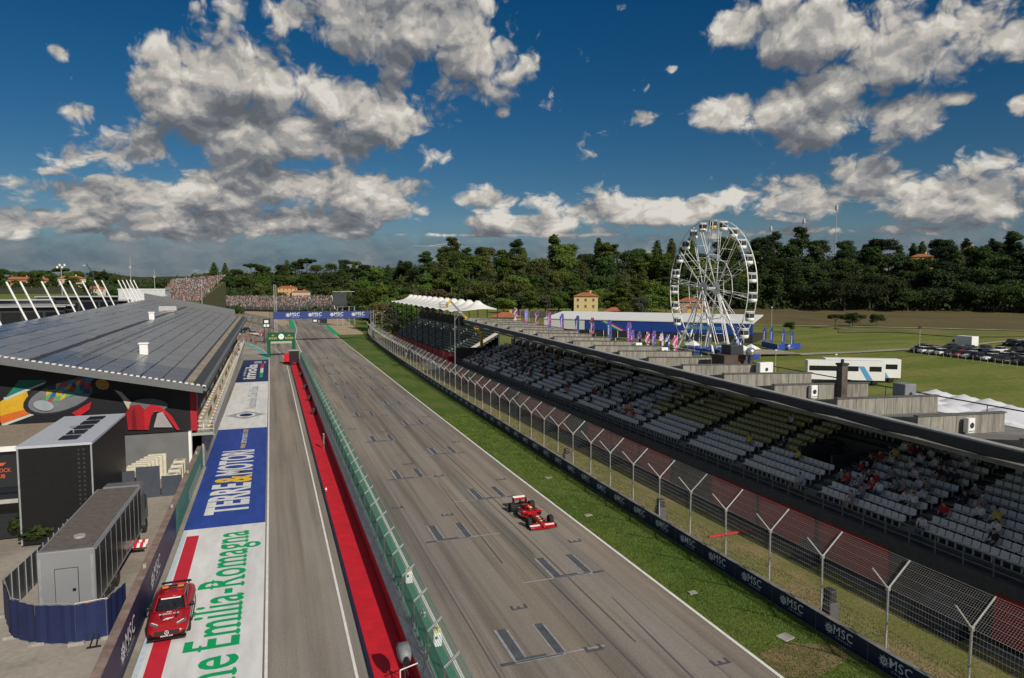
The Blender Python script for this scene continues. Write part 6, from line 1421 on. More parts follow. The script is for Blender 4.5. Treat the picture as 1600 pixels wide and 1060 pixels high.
# ------------------------------------------------------------------ big wheel and the fan area behind the stand
def big_wheel():
    base = onT(1109, 184); C = Vector((base.x, base.y, 17.3)); RR = 17.5
    t = thing('observation_wheel', 'tall white observation wheel with cabins standing behind the grandstand', 'big wheel', (base.x, base.y, base.z))
    az = R(92); n = Vector((math.sin(az), math.cos(az), 0)); e = Vector((math.cos(az), -math.sin(az), 0)); up = Vector((0, 0, 1)); Cl = C-base
    mwh = mat('wheel_white', (.78, .78, .76), .4, var=.05)
    def P(a, r, s): return Cl+e*(r*math.sin(a))+up*(r*math.cos(a))+n*s
    N = 48
    for s in (-1.25, 1.25):
        mb = MB(); mb.path([P(k*2*math.pi/N, RR, s) for k in range(N+1)], .13, 6); mb.build('rim', mwh, t)
        mb = MB(); mb.path([P(k*2*math.pi/12+.13, RR*.46, s) for k in range(13)], .09, 5); mb.build('inner_ring', mwh, t)
        mb = MB()
        mb.lathe([(0, -.05), (1.6, -.05), (1.75, 0), (1.6, .05), (0, .05)], 24, axis='x'); o = mb.build('hub_disc', M_wht if s < 0 else mwh, t)
        o.location = Cl+n*s*1.5; o.rotation_euler.z = R(90)-az
    for k in range(12):
        a = k*2*math.pi/12+.13; mb = MB()
        for s in (-1, 1):
            for da in (-.035, .035): mb.tube(P(a, 1.0, s*1.9), P(a+da, RR, s*1.25), .085, 5)
        for f in (.3, .5, .7, .88): mb.tube(P(a-.035*f, RR*f, -1.5), P(a+.035*f, RR*f, 1.5), .04, 4); mb.tube(P(a-.035*f, RR*f, -1.5), P(a+.035*f, RR*f, -1.5), .04, 4)
        mb.build('spoke', mwh, t)
    for k in range(24):
        a = k*2*math.pi/24+.05; mb = MB(); mb.tube(P(a, RR, -1.25), P(a, RR, 1.25), .08, 5); mb.build('rim_tie', mwh, t)
        q = P(a, RR, 0)
        g = thing('wheel_cabin', '-', 'cabin', base+q); g.parent = None
        col = mat('cabin_gold', (.55, .36, .04), .4) if k == 0 else M_wht
        mb = MB(); mb.lathe([(.0, -2.35), (.8, -2.35), (1.05, -2.1), (1.1, -1.55), (1.02, -1.5)], 12); mb.build('tub', col, g, smooth=True)
        mb = MB(); mb.lathe([(1.05, -.45), (.9, -.2), (.3, -.02), (0, 0)], 12); mb.build('canopy', mat('cabin_roof', (.40, .41, .42), .5), g, smooth=True)
        mb = MB(); mb.lathe([(.98, -1.5), (1.0, -.46)], 12); mb.build('dark_windows', mat('cabin_window', (.05, .055, .06), .15), g)
        for q2 in range(4): b = q2*1.5708+.785; mb = MB(); mb.tube((1.03*math.cos(b), 1.03*math.sin(b), -1.5), (1.03*math.cos(b), 1.03*math.sin(b), -.45), .045, 5); mb.build('cabin_post', M_wht, g)
        deg = (math.degrees(a)+360) % 360
        g['category'] = 'cabin'; g['group'] = 'cabins hanging on the big wheel'
        g['label'] = ('golden yellow cabin at the top of the big wheel' if k == 0 else 'white cabin on the big wheel, %s clockwise from the golden cabin' % ordw(k-1))
    for s in (-1, 1):                                                           # A-frame legs
        for d in (-1, 1):
            mb = MB(); foot = e*(d*8.5)+n*(s*4.2); top = Cl+n*s*2.2
            mb.tube(foot, top, .28, 8, .2); q = (foot+top)/2; mb.build('support_leg', mwh, t)
        mb = MB(); mb.tube(n*s*6.5, Cl+n*s*2.3, .26, 8, .18); mb.build('support_leg', mwh, t)
        mb = MB(); mb.tube(e*-8.5+n*s*4.2+up*.4, e*8.5+n*s*4.2+up*.4, .2, 6); mb.build('base_beam', mwh, t)
    mb = MB(); mb.tube(Cl-n*2.6, Cl+n*2.6, .5, 12); mb.build('axle', M_steel, t)
    mb = MB(); q = [e*a+n*b for a, b in ((-6, -4), (6, -4), (6, 4), (-6, 4))]; mb.prism([(p.x, p.y) for p in q], .2, 1.0); mb.build('boarding_deck', mat('deck_blue', (.03, .07, .3), .5), t)
big_wheel()
def fan_area():
    mb_ = mat('pavilion_blue', (.02, .065, .33), .5, var=.06); mr = mat('pavilion_white_roof', (.74, .74, .72), .5, var=.06)
    A = onT(850, 232); B = onT(1178, 208); d = (B-A); d.z = 0; L = d.length; u = d.normalized(); v = Vector((-u.y, u.x, 0)); v = v if v.y > 0 else -v
    z0 = min(A.z, B.z)-.1
    t = thing('event_pavilion', 'long blue-fronted event pavilion with white roof behind the big wheel', 'pavilion', (A.x, A.y, z0), math.atan2(u.y, u.x))
    mb = MB(); mb.box(0, L, .1, 14, 0, 2.4); mb.build('lower_front', M_dark, t)  # plain dark block below the blue panels
    for k in range(9): mb = MB(); mb.box(k*L/9+.05, (k+1)*L/9-.05, 0, .25, 2.42, 5.6); mb.build('blue_panel', mb_ if k > 1 else mr, t)
    mb = MB(); mb.add([(0, -.2, 5.65), (L, -.2, 5.65), (L, 14, 7.6), (0, 14, 7.6), (0, -.2, 5.9), (L, -.2, 5.9), (L, 14, 7.9), (0, 14, 7.9)], [(0,3,2,1),(4,5,6,7),(0,1,5,4),(1,2,6,5),(2,3,7,6),(3,0,4,7)]); mb.build('roof', mr, t)
    for s, c in ((0, M_pgreen), (1.0, M_pwhite), (2.0, M_pred)):
        mb = MB(); x = L*.30+s*.9; mb.add([(x, -.02, 5.5), (x+.9, -.02, 5.5), (x+7.5, -.02, 2.5), (x+6.4, -.02, 2.5)], [(0, 1, 2, 3)]); mb.build('tricolour_stripe', c, t)
    m2 = MB(); put_text(m2, 'made in Imola', Matrix.Translation((L*.80, -.03, 3.7)) @ FACE_N, bold=.01, width=12, height=1.3); m2.build('lettering', mat('teal_print', (.15, .45, .55), .5), t)
    for k in range(14): mb = MB(); mb.tube((L*(k+.5)/14, -.1, 0), (L*(k+.5)/14, -.1, 2.45), .08, 5); mb.build('column', M_wht, t)
    # dark screen fence behind
    P0 = onT(800, 262); P1 = onT(1120, 250); f = thing('site_fence', 'long dark fabric site fence with pale posts behind the white pavilion roof', 'fence', (P0.x, P0.y, P0.z)); n = 22
    for k in range(n):
        a = P0.lerp(P1, k/n)-P0; b = P0.lerp(P1, (k+1)/n)-P0; mb = MB(); mb.bar(a+Vector((0, 0, 4.6)), b+Vector((0, 0, 4.6)), .05, 2.6); mb.build('fabric', mat('fence_fabric', (.075, .08, .085), .7, var=.15), f)
        mb = MB(); mb.tube(a, a+Vector((0, 0, 6.0)), .09, 5); mb.build('post', M_galv, f)
    # flags and stalls in front of the pavilion
    sets = [(1016, 546, 176, (.35, .03, .16), (.6, .6, .62), 'magenta'), (1026, 543, 180, (.04, .07, .3), (.5, .1, .3), 'blue'), (1038, 549, 172, (.55, .55, .6), (.5, .05, .2), 'white and pink'), (1048, 551, 170, (.06, .08, .35), (.6, .6, .6), 'blue and white'),
            (1060, 552, 168, (.5, .04, .22), (.6, .6, .62), 'hot pink'), (1003, 544, 178, (.03, .05, .2), (.3, .05, .2), 'navy'), (992, 541, 182, (.03, .09, .36), (.5, .06, .1), 'royal blue'), (1160, 553, 172, (.05, .1, .4), (.6, .6, .6), 'bright blue')]
    for i, (px, py, D, c1, c2, nm) in enumerate(sets):
        p = onT(px, D); feather('%s feather flag on the ground by the big wheel, %s from left' % (nm, ordw(i)), tuple(p), c1, c2, 5.6, 'feather flags round the big wheel', i)
    for i, (px, py) in enumerate(((1197, 541), (1208, 541), (1226, 544), (1240, 548))):
        p = GT(px, py); feather('dark blue feather flag at the edge of the meadow, %s from the wheel' % ordw(i), tuple(p), (.02, .04, .2), (.03, .06, .3), 5.2, 'feather flags by the meadow', i)
    # blue banner barriers at the entrance
    for i, (a, b) in enumerate((((1190, 543), (1215, 549)), ((1216, 549), (1251, 546)))):
        A2, B2 = GT(*a), GT(*b); t = thing('banner_barrier', ['blue banner barrier running back from the entrance path', 'blue banner barrier with white print facing the stand'][i], 'barrier', tuple(A2)); q = B2-A2
        mb = MB(); mb.bar(Vector((0, 0, .85)), q+Vector((0, 0, .85)), .06, 1.5); mb.build('banner', mb_, t)
        for s in (0, .5, 1): mb = MB(); mb.tube(q*s, q*s+Vector((0, 0, 1.7)), .05, 5); mb.build('post', M_steel, t)
        if i: m2 = MB(); ang = math.atan2(q.y, q.x); m2.M = Matrix.Translation(q*.5+Vector((0, 0, .85))) @ Matrix.Rotation(ang, 4, 'Z') @ Matrix.Translation((0, -.05, 0)) @ FACE_N; msc_logo(m2, .8); m2.build('lettering', M_logo, t)
    for i, (px, D) in enumerate(((1150, 171), (1163, 169), (1176, 172), (1132, 176), (1085, 178))):
        p = onT(px, D); t = thing('sales_tent', 'small white sales tent near the foot of the big wheel, %s from the right' % ordw([2, 1, 0, 3, 4][i]), 'tent', tuple(p), .3, 'white sales tents by the wheel')
        mb = MB(); mb.add([(-1.6, -1.6, 2.3), (1.6, -1.6, 2.3), (1.6, 1.6, 2.3), (-1.6, 1.6, 2.3), (0, 0, 3.5)], [(0, 1, 4), (1, 2, 4), (2, 3, 4), (3, 0, 4)]); mb.build('canopy', mr, t)
        for x in (-1.5, 1.5):
            for y in (-1.5, 1.5): mb = MB(); mb.tube((x, y, 0), (x, y, 2.3), .05, 5); mb.build('pole', M_galv, t)
        mb = MB(); mb.box(-1.3, 1.3, -1.5, -1.0, 0, 1.0); mb.build('counter', mb_, t)
    # white event trailers
    for i, (p0, p1) in enumerate((((103.4, 92.9), (92.2, 99.5)), ((109.2, 94.7), (98.0, 101.3)))):
        u = Vector((p1[0]-p0[0], p1[1]-p0[1], 0)); L = u.length; ang = math.atan2(u.y, u.x); z = hgt(*p0)
        t = thing('event_trailer', ['white event trailer with blue diagonal flash behind the grandstand, nearer of two', 'white event trailer standing farther right, partly hidden by its twin'][i], 'trailer', (p0[0], p0[1], z), ang, 'white event trailers')
        mb = MB(); mb.bbox(0, L, -1.25, 1.25, .9, 4.3, .05); mb.build('box_body', M_wht, t)
        for x0, x1 in ((.6, 2.6), (4.4, L-.3)): mb = MB(); mb.box(x0, x1, 1.252, 1.27, 2.5, 3.4); mb.build('window_strip', M_glass, t)
        mb = MB(); mb.add([(2.0, 1.275, .95), (3.0, 1.275, .95), (4.4, 1.275, 3.4), (3.5, 1.275, 3.4)], [(0, 1, 2, 3)]); mb.build('blue_flash', mat('sky_blue_print', (.10, .35, .62), .4), t)
        mb = MB(); mb.lathe([(0, 0), (.38, 0)], 16, axis='x', c=(-.012, 0, 3.3)); mb.v = [(x, y*1.5, z_) if False else (x, y*1.6, z_) for x, y, z_ in mb.v]; mb.build('oval_badge', mat('sky_blue_print', (.10, .35, .62), .4), t)
        mb = MB(); mb.box(-.012, -.005, -1.2, 1.2, 2.6, 2.64); mb.build('door_gap', M_steel, t)
        wm = MB(); wm.lathe([(0, -.15), (.44, -.15), (.48, -.1), (.48, .1), (.44, .15), (0, .15)], 14, axis='y'); wm = wm.mesh('wheel', M_rub)
        for x in (1.6, 2.8):
            for y in (-1.05, 1.05): link('wheel', wm, t).location = (x, y, .48)
        mb = MB(); mb.box(.3, L-.3, -1.0, 1.0, .6, .898); mb.build('chassis', M_dark, t)
        mb = MB(); mb.box(L-1.2, L-.9, -1.0, -.8, 0, .6); mb.box(L-1.2, L-.9, .8, 1.0, 0, .6); mb.build('landing_legs', M_dark, t)
    # white peaked tents at the right
    pos = [(1452, 612, 92), (1497, 612, 88), (1535, 620, 84), (1478, 620, 86), (1560, 628, 80), (1590, 630, 78), (1520, 630, 78), (1430, 608, 95), (1610, 642, 74), (1470, 606, 99), (1515, 610, 96), (1555, 612, 94), (1590, 616, 90)]
    for i, (px, py, D) in enumerate(pos):
        p = onT(px, D); s = 3.9; t = thing('peaked_tent', 'white peaked tent behind the grandstand roof', 'tent', tuple(p), .55, 'white peaked tents behind the grandstand')
        mb = MB(); vs = []; n = 8
        for j in range(n+1):
            for k in range(n+1):
                a, b = (k/n-.5)*2, (j/n-.5)*2; m_ = max(abs(a), abs(b)); vs.append((a*s, b*s, 3.4+1.45*(1-m_)**1.2))
        mb.add(vs, [(j*(n+1)+k, j*(n+1)+k+1, (j+1)*(n+1)+k+1, (j+1)*(n+1)+k) for j in range(n) for k in range(n)]); mb.build('canopy', mat('tent_white', (.72, .73, .76), .6, var=.05), t, smooth=True)
        mb = MB()
        for a, b in (((-s, -s), (s, -s)), ((s, -s), (s, s)), ((s, s), (-s, s)), ((-s, s), (-s, -s))): mb.quad((*a, 3.4), (*b, 3.4), (*b, 2.9), (*a, 2.9))
        mb.build('valance', mat('tent_white', (.72, .73, .76), .6), t)
        for x in (-s, s):
            for y in (-s, s): mb = MB(); mb.tube((x*.98, y*.98, 0), (x*.98, y*.98, 3.4), .05, 5); mb.build('pole', M_galv, t)
    uniq([o for o in COL.objects if o.name.startswith('peaked_tent')])
    # lower dark roof behind near end of stand
    t = thing('rear_annex', 'flat dark annex roof with pale canopy edge behind near end of grandstand', 'building', (50, 24, 0))
    mb = MB(); mb.box(-4.8, 6, -16, 6, 0, 5.6); mb.build('body', M_pillar, t)
    mb = MB(); mb.box(-4.9, 6.2, -16.2, 6.2, 5.602, 5.8); mb.build('roof', mat('annex_roof', (.07, .068, .065), .7, var=.25), t)
    mb = MB(); mb.bar((-4.6, 5.4, 6.6), (6, 3.4, 6.6), 2.0, .16); mb.build('pale_canopy', M_galv, t)
    for s in (.15, .5, .85): mb = MB(); p = Vector((lerp(-4.6, 6, s), lerp(5.4, 3.4, s)-.8, 0)); mb.tube(p+Vector((0, 0, 5.8)), p+Vector((0, 0, 6.6)), .06, 5); mb.build('canopy_post', M_wht, t)
    mb = MB()
    for k in range(4): mb.tube((-4+k*2.5, 3, 5.85), (-1+k*2.5, -6, 5.85), .05, 5)
    mb.build('roof_cables', M_steel, t)
    # lamp masts on the meadow
    for i, (px, y0, y1, D) in enumerate(((1207, 485, 541, 225), (1215, 540, 570, 150), (1310, 545, 565, 150))):
        p = onT(px, D); h = [9.5, 4.5, 4.0][i]; t = thing('lamp_mast', ['tall thin lamp mast on the meadow right of the big wheel', 'short lamp post behind the roof railing', 'short white post behind the white trailers'][i], 'lamp post', tuple(p))
        mb = MB(); mb.tube((0, 0, 0), (0, 0, h), .09, 6, .06); mb.build('pole', M_galv, t); mb = MB(); mb.bbox(-.25, .25, -.12, .12, h, h+.18, .03); mb.build('lamp_head', M_wht, t)
fan_area()
# ------------------------------------------------------------------ trees
def leaf_mat(name, col, var=.45):
    if name in MATS: return MATS[name]
    m = mat(name, col, .75, var=var, scale=.35, spec=.2, var2=.25, scale2=2.5)
    # every tree its own tone: brightness and a touch of hue from the object's random number
    T = m.node_tree; b = T.nodes['Principled BSDF']; src = b.inputs['Base Color'].links[0].from_socket
    oi = T.nodes.new('ShaderNodeObjectInfo'); hs = T.nodes.new('ShaderNodeHueSaturation')
    for sock, lo, hi in (('Value', .62, 1.42), ('Hue', .475, .515)):
        mr = T.nodes.new('ShaderNodeMapRange'); mr.inputs[3].default_value = lo; mr.inputs[4].default_value = hi; T.links.new(oi.outputs['Random'], mr.inputs[0]); T.links.new(mr.outputs[0], hs.inputs[sock])
    T.links.new(src, hs.inputs['Color']); T.links.new(hs.outputs[0], b.inputs['Base Color'])
    return m
GREENS = [('deep', (.034, .060, .014)), ('mid', (.058, .096, .016)), ('olive', (.078, .094, .024)), ('bright', (.090, .132, .022)), ('blackish', (.024, .040, .013)), ('tawny', (.095, .085, .035)), ('silvery', (.085, .10, .06))]
M_bark = mat('bark', (.09, .065, .045), .9, var=.3, scale=4, bump=.4)
def crown_mesh(kind, seed, nq=4600):
    """a crown of small bent leaf clumps gathered in lobes round the limbs; unit: metres for a tree about 14 m tall"""
    rnd = random.Random(seed); lobes = []
    if kind == 'broad':
        for k in range(15):
            a = rnd.uniform(0, 6.28); r = rnd.uniform(.5, 4.0); z = rnd.uniform(4.2, 12.2); f = 1-abs(z-8)/7.5
            lobes.append((r*math.cos(a)*f*1.2, r*math.sin(a)*f*1.2, z, rnd.uniform(1.4, 2.5)))
    elif kind == 'column':
        for k in range(13): z = 2+k*.98; r = .9+.8*math.sin(math.pi*(k+1)/14); lobes.append((rnd.uniform(-.3, .3), rnd.uniform(-.3, .3), z, r*(1 if k < 10 else .7)))
    elif kind == 'conifer':
        for k in range(22):
            z = 2.2+k*.56; R_ = 3.3*(1-(k/23))**.85; a = k*2.4; lobes.append((R_*.6*math.cos(a), R_*.6*math.sin(a), z, .55+R_*.38))
    elif kind == 'pine':
        for k in range(14): a = rnd.uniform(0, 6.28); r = rnd.uniform(0, 4.6); lobes.append((r*math.cos(a), r*math.sin(a), 11.2+rnd.uniform(-.7, .9)-r*.13, rnd.uniform(1.2, 1.9)))
    elif kind == 'tall':
        for k in range(18):
            a = rnd.uniform(0, 6.28); z = rnd.uniform(3.0, 15.5); f = math.sin(math.pi*min(1, max(.12, (z-1.5)/15.5)))**.7; r = rnd.uniform(.3, 2.8)*f
            lobes.append((r*math.cos(a), r*math.sin(a), z, rnd.uniform(1.1, 1.9)))
    elif kind == 'shrub':
        for k in range(9): a = rnd.uniform(0, 6.28); r = rnd.uniform(0, 2.2); lobes.append((r*math.cos(a), r*math.sin(a), rnd.uniform(.8, 2.6), rnd.uniform(.8, 1.5)))
    vs = []; fs = []; tot = sum(l[3]**2 for l in lobes)
    for (x, y, z, r) in lobes:
        n = int(nq*r*r/tot)
        for k in range(n):
            d = Vector((rnd.gauss(0, 1), rnd.gauss(0, 1), rnd.gauss(0, 1))).normalized()
            rr = r*(rnd.uniform(.55, 1.08) if rnd.random() < .85 else rnd.uniform(.9, 1.35))
            c = Vector((x, y, z))+Vector((d.x*rr, d.y*rr, d.z*rr*.8))
            nrm = (d+Vector((rnd.gauss(0, .5), rnd.gauss(0, .5), rnd.gauss(0, .5)))).normalized(); u = nrm.orthogonal().normalized(); w = nrm.cross(u)
            a = rnd.uniform(0, 6.28); u, w = u*math.cos(a)+w*math.sin(a), w*math.cos(a)-u*math.sin(a)
            s = rnd.uniform(.15, .40)*(.8 if kind in ('conifer', 'column') else 1); o = len(vs)
            vs += [c-u*s, c+w*s*.7+nrm*s*.15, c+u*s*1.1, c-w*s*.75+nrm*s*.1]; fs.append((o, o+1, o+2, o+3))
    return [tuple(v) for v in vs], fs, lobes
CR = {}
def get_crown(kind, seed, gi, nq=4600):
    key = (kind, seed, gi)
    if key not in CR:
        base = (kind, seed)
        if base not in CR: CR[base] = crown_mesh(kind, seed, nq)
        v, f, lobes = CR[base]; me = bpy.data.meshes.new('crown'); me.from_pydata(v, [], f); me.materials.append(leaf_mat('leaf_'+GREENS[gi][0], GREENS[gi][1])); me.update()
        tb = MB(); H = {'broad': 8.5, 'column': 12, 'conifer': 13, 'pine': 11, 'tall': 13, 'shrub': 1.2}[kind]; rnd = random.Random(seed)
        r0 = .34 if kind != 'shrub' else .1
        tb.tube((0, 0, -1.2), (.1, 0, H*.5), r0, 8, r0*.7); tb.tube((.1, 0, H*.5), (.0, .1, H), r0*.7, 7, r0*.25)
        for l in lobes[:7]:
            z0 = min(H*.8, max(.6, l[2]-2.0))*.8; tb.tube((.05, 0, z0), (l[0]*.85, l[1]*.85, l[2]), r0*.38, 5, r0*.1)
        CR[key] = (me, tb.mesh('trunk', M_bark))
    return CR[key]
KW = {'broad': 'broadleaf tree', 'column': 'cypress', 'conifer': 'conifer', 'pine': 'umbrella pine', 'tall': 'tall slender tree', 'shrub': 'shrub'}
TREES = []
def tree(kind, seed, gi, loc, s, label, group, sz=1.0):
    crown, trunk = get_crown(kind, seed, gi)
    nm = {'broad': 'broadleaf_tree', 'column': 'cypress_tree', 'conifer': 'conifer_tree', 'pine': 'umbrella_pine', 'tall': 'poplar_tree', 'shrub': 'shrub'}[kind]
    t = thing(nm, label, 'tree' if kind != 'shrub' else 'shrub', loc, random.Random(int(loc[0]*91+loc[1]*37)).uniform(0, 6.28), group)
    t.scale = (s*1.38, s*1.38, s*sz); c = link('crown', crown, t); k = link('trunk', trunk, t); TREES.append(t)
    return t
def region(px):
    for lim, n in ((130, 'above white roof posts'), (250, 'behind the far left hall'), (420, 'behind hillside crowd'), (580, 'behind the blue gantry'), (700, 'beyond the tent stand'), (790, 'behind the white tents'), (880, 'left of yellow house'), (960, 'round yellow house'), (1045, 'left of the big wheel'), (1190, 'behind the big wheel'), (1300, 'below the tall masts'), (1420, 'above the stubble field'), (1520, 'above the car park'), (9999, 'at the far right')):
        if px < lim: return n
def woods():
    rnd = random.Random(42); TONE = {0: 'deep green', 1: 'mid green', 2: 'olive', 3: 'bright green', 4: 'blackish green', 5: 'tawny', 6: 'silvery'}
    def row(D, px0, px1, n, kinds, greens, s, where, jit=1.0):
        for i in range(n):
            px = lerp(px0, px1, (i+rnd.uniform(.1, .9))/n); d = D+rnd.uniform(-9, 9)*jit; p = onT(px, d)
            kd = rnd.choice(kinds); gi = rnd.choice(greens(px) if callable(greens) else greens); sc = s*rnd.uniform(.8, 1.22); small = 'tall ' if sc > s*1.08 else ('small ' if sc < s*.9 else '')
            tree(kd, rnd.randint(0, 2 if kd in ('broad', 'tall') else 1), gi, (p.x, p.y, p.z-.3), sc, '%s%s %s %s %s' % (small, TONE[gi], KW[kd].replace('broadleaf ', 'round ').replace('tall slender', 'slender'), where.replace('on the ', 'on ').replace('near the ', 'near '), region(px)), 'trees on the wooded hills', rnd.uniform(.74, 1.06))
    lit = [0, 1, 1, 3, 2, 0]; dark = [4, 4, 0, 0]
    g = lambda px: dark if px > 1180 else lit  # right-hand wood: cloud shadow put into darker leaf greens
    B = ('broad', 'broad', 'tall', 'broad', 'conifer')
    row(352, 775, 1045, 13, ('broad', 'broad', 'tall'), [1, 3, 3, 6, 1], .95, 'on the lower edge')
    row(345, 590, 700, 6, ('broad', 'conifer', 'broad'), [2, 1, 5, 6], 1.05, 'on the lower edge')
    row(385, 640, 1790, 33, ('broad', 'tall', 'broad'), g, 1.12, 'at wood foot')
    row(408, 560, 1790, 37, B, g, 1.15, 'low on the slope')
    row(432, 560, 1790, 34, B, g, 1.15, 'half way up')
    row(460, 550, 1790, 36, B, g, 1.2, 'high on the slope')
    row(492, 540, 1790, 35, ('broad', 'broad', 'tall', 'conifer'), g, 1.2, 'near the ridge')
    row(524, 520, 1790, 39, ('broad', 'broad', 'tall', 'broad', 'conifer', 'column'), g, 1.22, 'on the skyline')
    row(590, 500, 700, 9, ('broad', 'broad', 'tall'), [0, 1, 2], 1.25, 'on the shoulder')
    row(650, 520, 720, 9, ('broad', 'broad', 'conifer'), [0, 1], 1.3, 'on the upper shoulder')
    # far hill beyond the straight
    row(700, 400, 600, 9, ('broad', 'tall'), [1, 3, 2], 1.1, 'at far hill foot')
    row(745, 395, 580, 10, ('broad', 'broad', 'pine'), [1, 2, 0], 1.15, 'on the far hill')
    row(800, 350, 560, 11, ('broad', 'conifer'), [0, 1], 1.25, 'high on the far hill')
    row(870, 330, 560, 14, ('broad', 'broad', 'conifer', 'pine', 'broad'), [0, 1], 1.35, 'on the far skyline')
    # left horizon
    row(505, -20, 205, 12, ('broad', 'broad', 'tall'), [1, 0, 2], .5, 'on the left plain')
    row(690, -20, 350, 20, ('broad', 'broad', 'broad'), [1, 0, 0], .9, 'on the left rise')
    row(790, -20, 360, 18, ('broad', 'broad', 'pine', 'broad'), [0, 1], 1.0, 'on the left skyline')
    # single trees in the meadow
    for px, py, s, kd in ((1235, 520, .28, 'broad'), (1305, 514, .40, 'pine'), (1332, 511, .40, 'broad'), (1344, 511, .34, 'pine'), (1369, 511, .36, 'broad'), (1327, 515, .25, 'pine')):
        p = GT(px, py); tree(kd, 0, 0, (p.x, p.y, p.z-.1), s, 'small lone orchard tree in the meadow', 'small trees in the meadow')
    # trees beside the tent stand and concourse
    for px, D, s, kd, gi in ((612, 262, .85, 'conifer', 6), (595, 285, .9, 'broad', 5), (575, 300, .8, 'broad', 2), (640, 255, .7, 'broad', 0), (1000, 300, .75, 'broad', 6), (975, 290, .6, 'broad', 3), (395, 690, .9, 'broad', 2), (340, 675, .9, 'broad', 1), (405, 680, .8, 'broad', 5)):
        p = onT(px, D); tree(kd, 1, gi, (p.x, p.y, p.z-.2), s, '%s %s standing by itself %s' % (TONE[gi], KW[kd], region(px)), 'trees near the circuit')
    uniq(TREES, '{} one')
    # undergrowth below the crowns: one leafy mass
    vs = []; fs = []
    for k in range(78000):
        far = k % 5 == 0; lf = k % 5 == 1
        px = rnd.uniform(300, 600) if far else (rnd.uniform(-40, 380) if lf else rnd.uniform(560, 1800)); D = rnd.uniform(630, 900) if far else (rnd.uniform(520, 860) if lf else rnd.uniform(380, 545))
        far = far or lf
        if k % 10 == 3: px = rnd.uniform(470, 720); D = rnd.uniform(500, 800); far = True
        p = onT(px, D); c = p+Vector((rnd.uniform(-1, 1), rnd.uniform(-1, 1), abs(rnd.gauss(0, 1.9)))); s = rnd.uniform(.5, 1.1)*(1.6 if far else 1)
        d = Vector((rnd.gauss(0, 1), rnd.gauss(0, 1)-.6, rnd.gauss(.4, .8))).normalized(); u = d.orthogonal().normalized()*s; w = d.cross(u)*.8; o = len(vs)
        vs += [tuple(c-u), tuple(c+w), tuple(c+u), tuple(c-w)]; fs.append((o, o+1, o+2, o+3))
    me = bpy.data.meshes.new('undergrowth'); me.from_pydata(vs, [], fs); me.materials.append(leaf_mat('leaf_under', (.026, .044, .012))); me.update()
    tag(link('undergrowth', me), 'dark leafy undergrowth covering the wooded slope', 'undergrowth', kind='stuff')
    # near shrubs by the lounge
    p = G(84, 815); tree('shrub', 0, 4, (p.x-.3, p.y+.6, 0), .6, 'dark potted shrub beside the white block bench', 'shrubs by the lounge')
    p = G(100, 750); tree('shrub', 1, 0, (-15.2, 54.0, 0), .5, 'small bright shrub by the black hospitality box', 'shrubs by the lounge')
woods()
# grass blades on the near verge and behind the fence
def blades():
    rnd = random.Random(9); vs = []; fs = []; mi = []
    for k in range(70000):
        y = 16+rnd.random()**1.6*75
        if k % 4: x = rnd.uniform(21.15, wall_at(y)-.05); m = 0
        else: x = rnd.uniform(wall_at(y)+.35, wall_at(y)+3.6); m = 1
        h = rnd.uniform(.03, .085)*(1.3 if m else 1)*(1+y*.008); w = .012*(1+y*.03); a = rnd.uniform(0, 3.14); dx, dy = w*math.cos(a), w*math.sin(a); lx, ly = rnd.gauss(0, .03), rnd.gauss(0, .03); o = len(vs)
        vs += [(x-dx, y-dy, .01), (x+dx, y+dy, .01), (x+lx, y+ly, h)]; fs.append((o, o+1, o+2)); mi.append(m)
    me = bpy.data.meshes.new('grass'); me.from_pydata(vs, [], fs)
    me.materials.append(mat('grass_blade', (.095, .145, .022), .7, var=.5, scale=.8)); me.materials.append(mat('dry_blade', (.19, .17, .06), .7, var=.45, scale=.8))
    me.polygons.foreach_set('material_index', mi); me.update(); tag(link('grass', me), 'short grass blades on the verge and behind the fence', 'grass', kind='stuff')
blades()
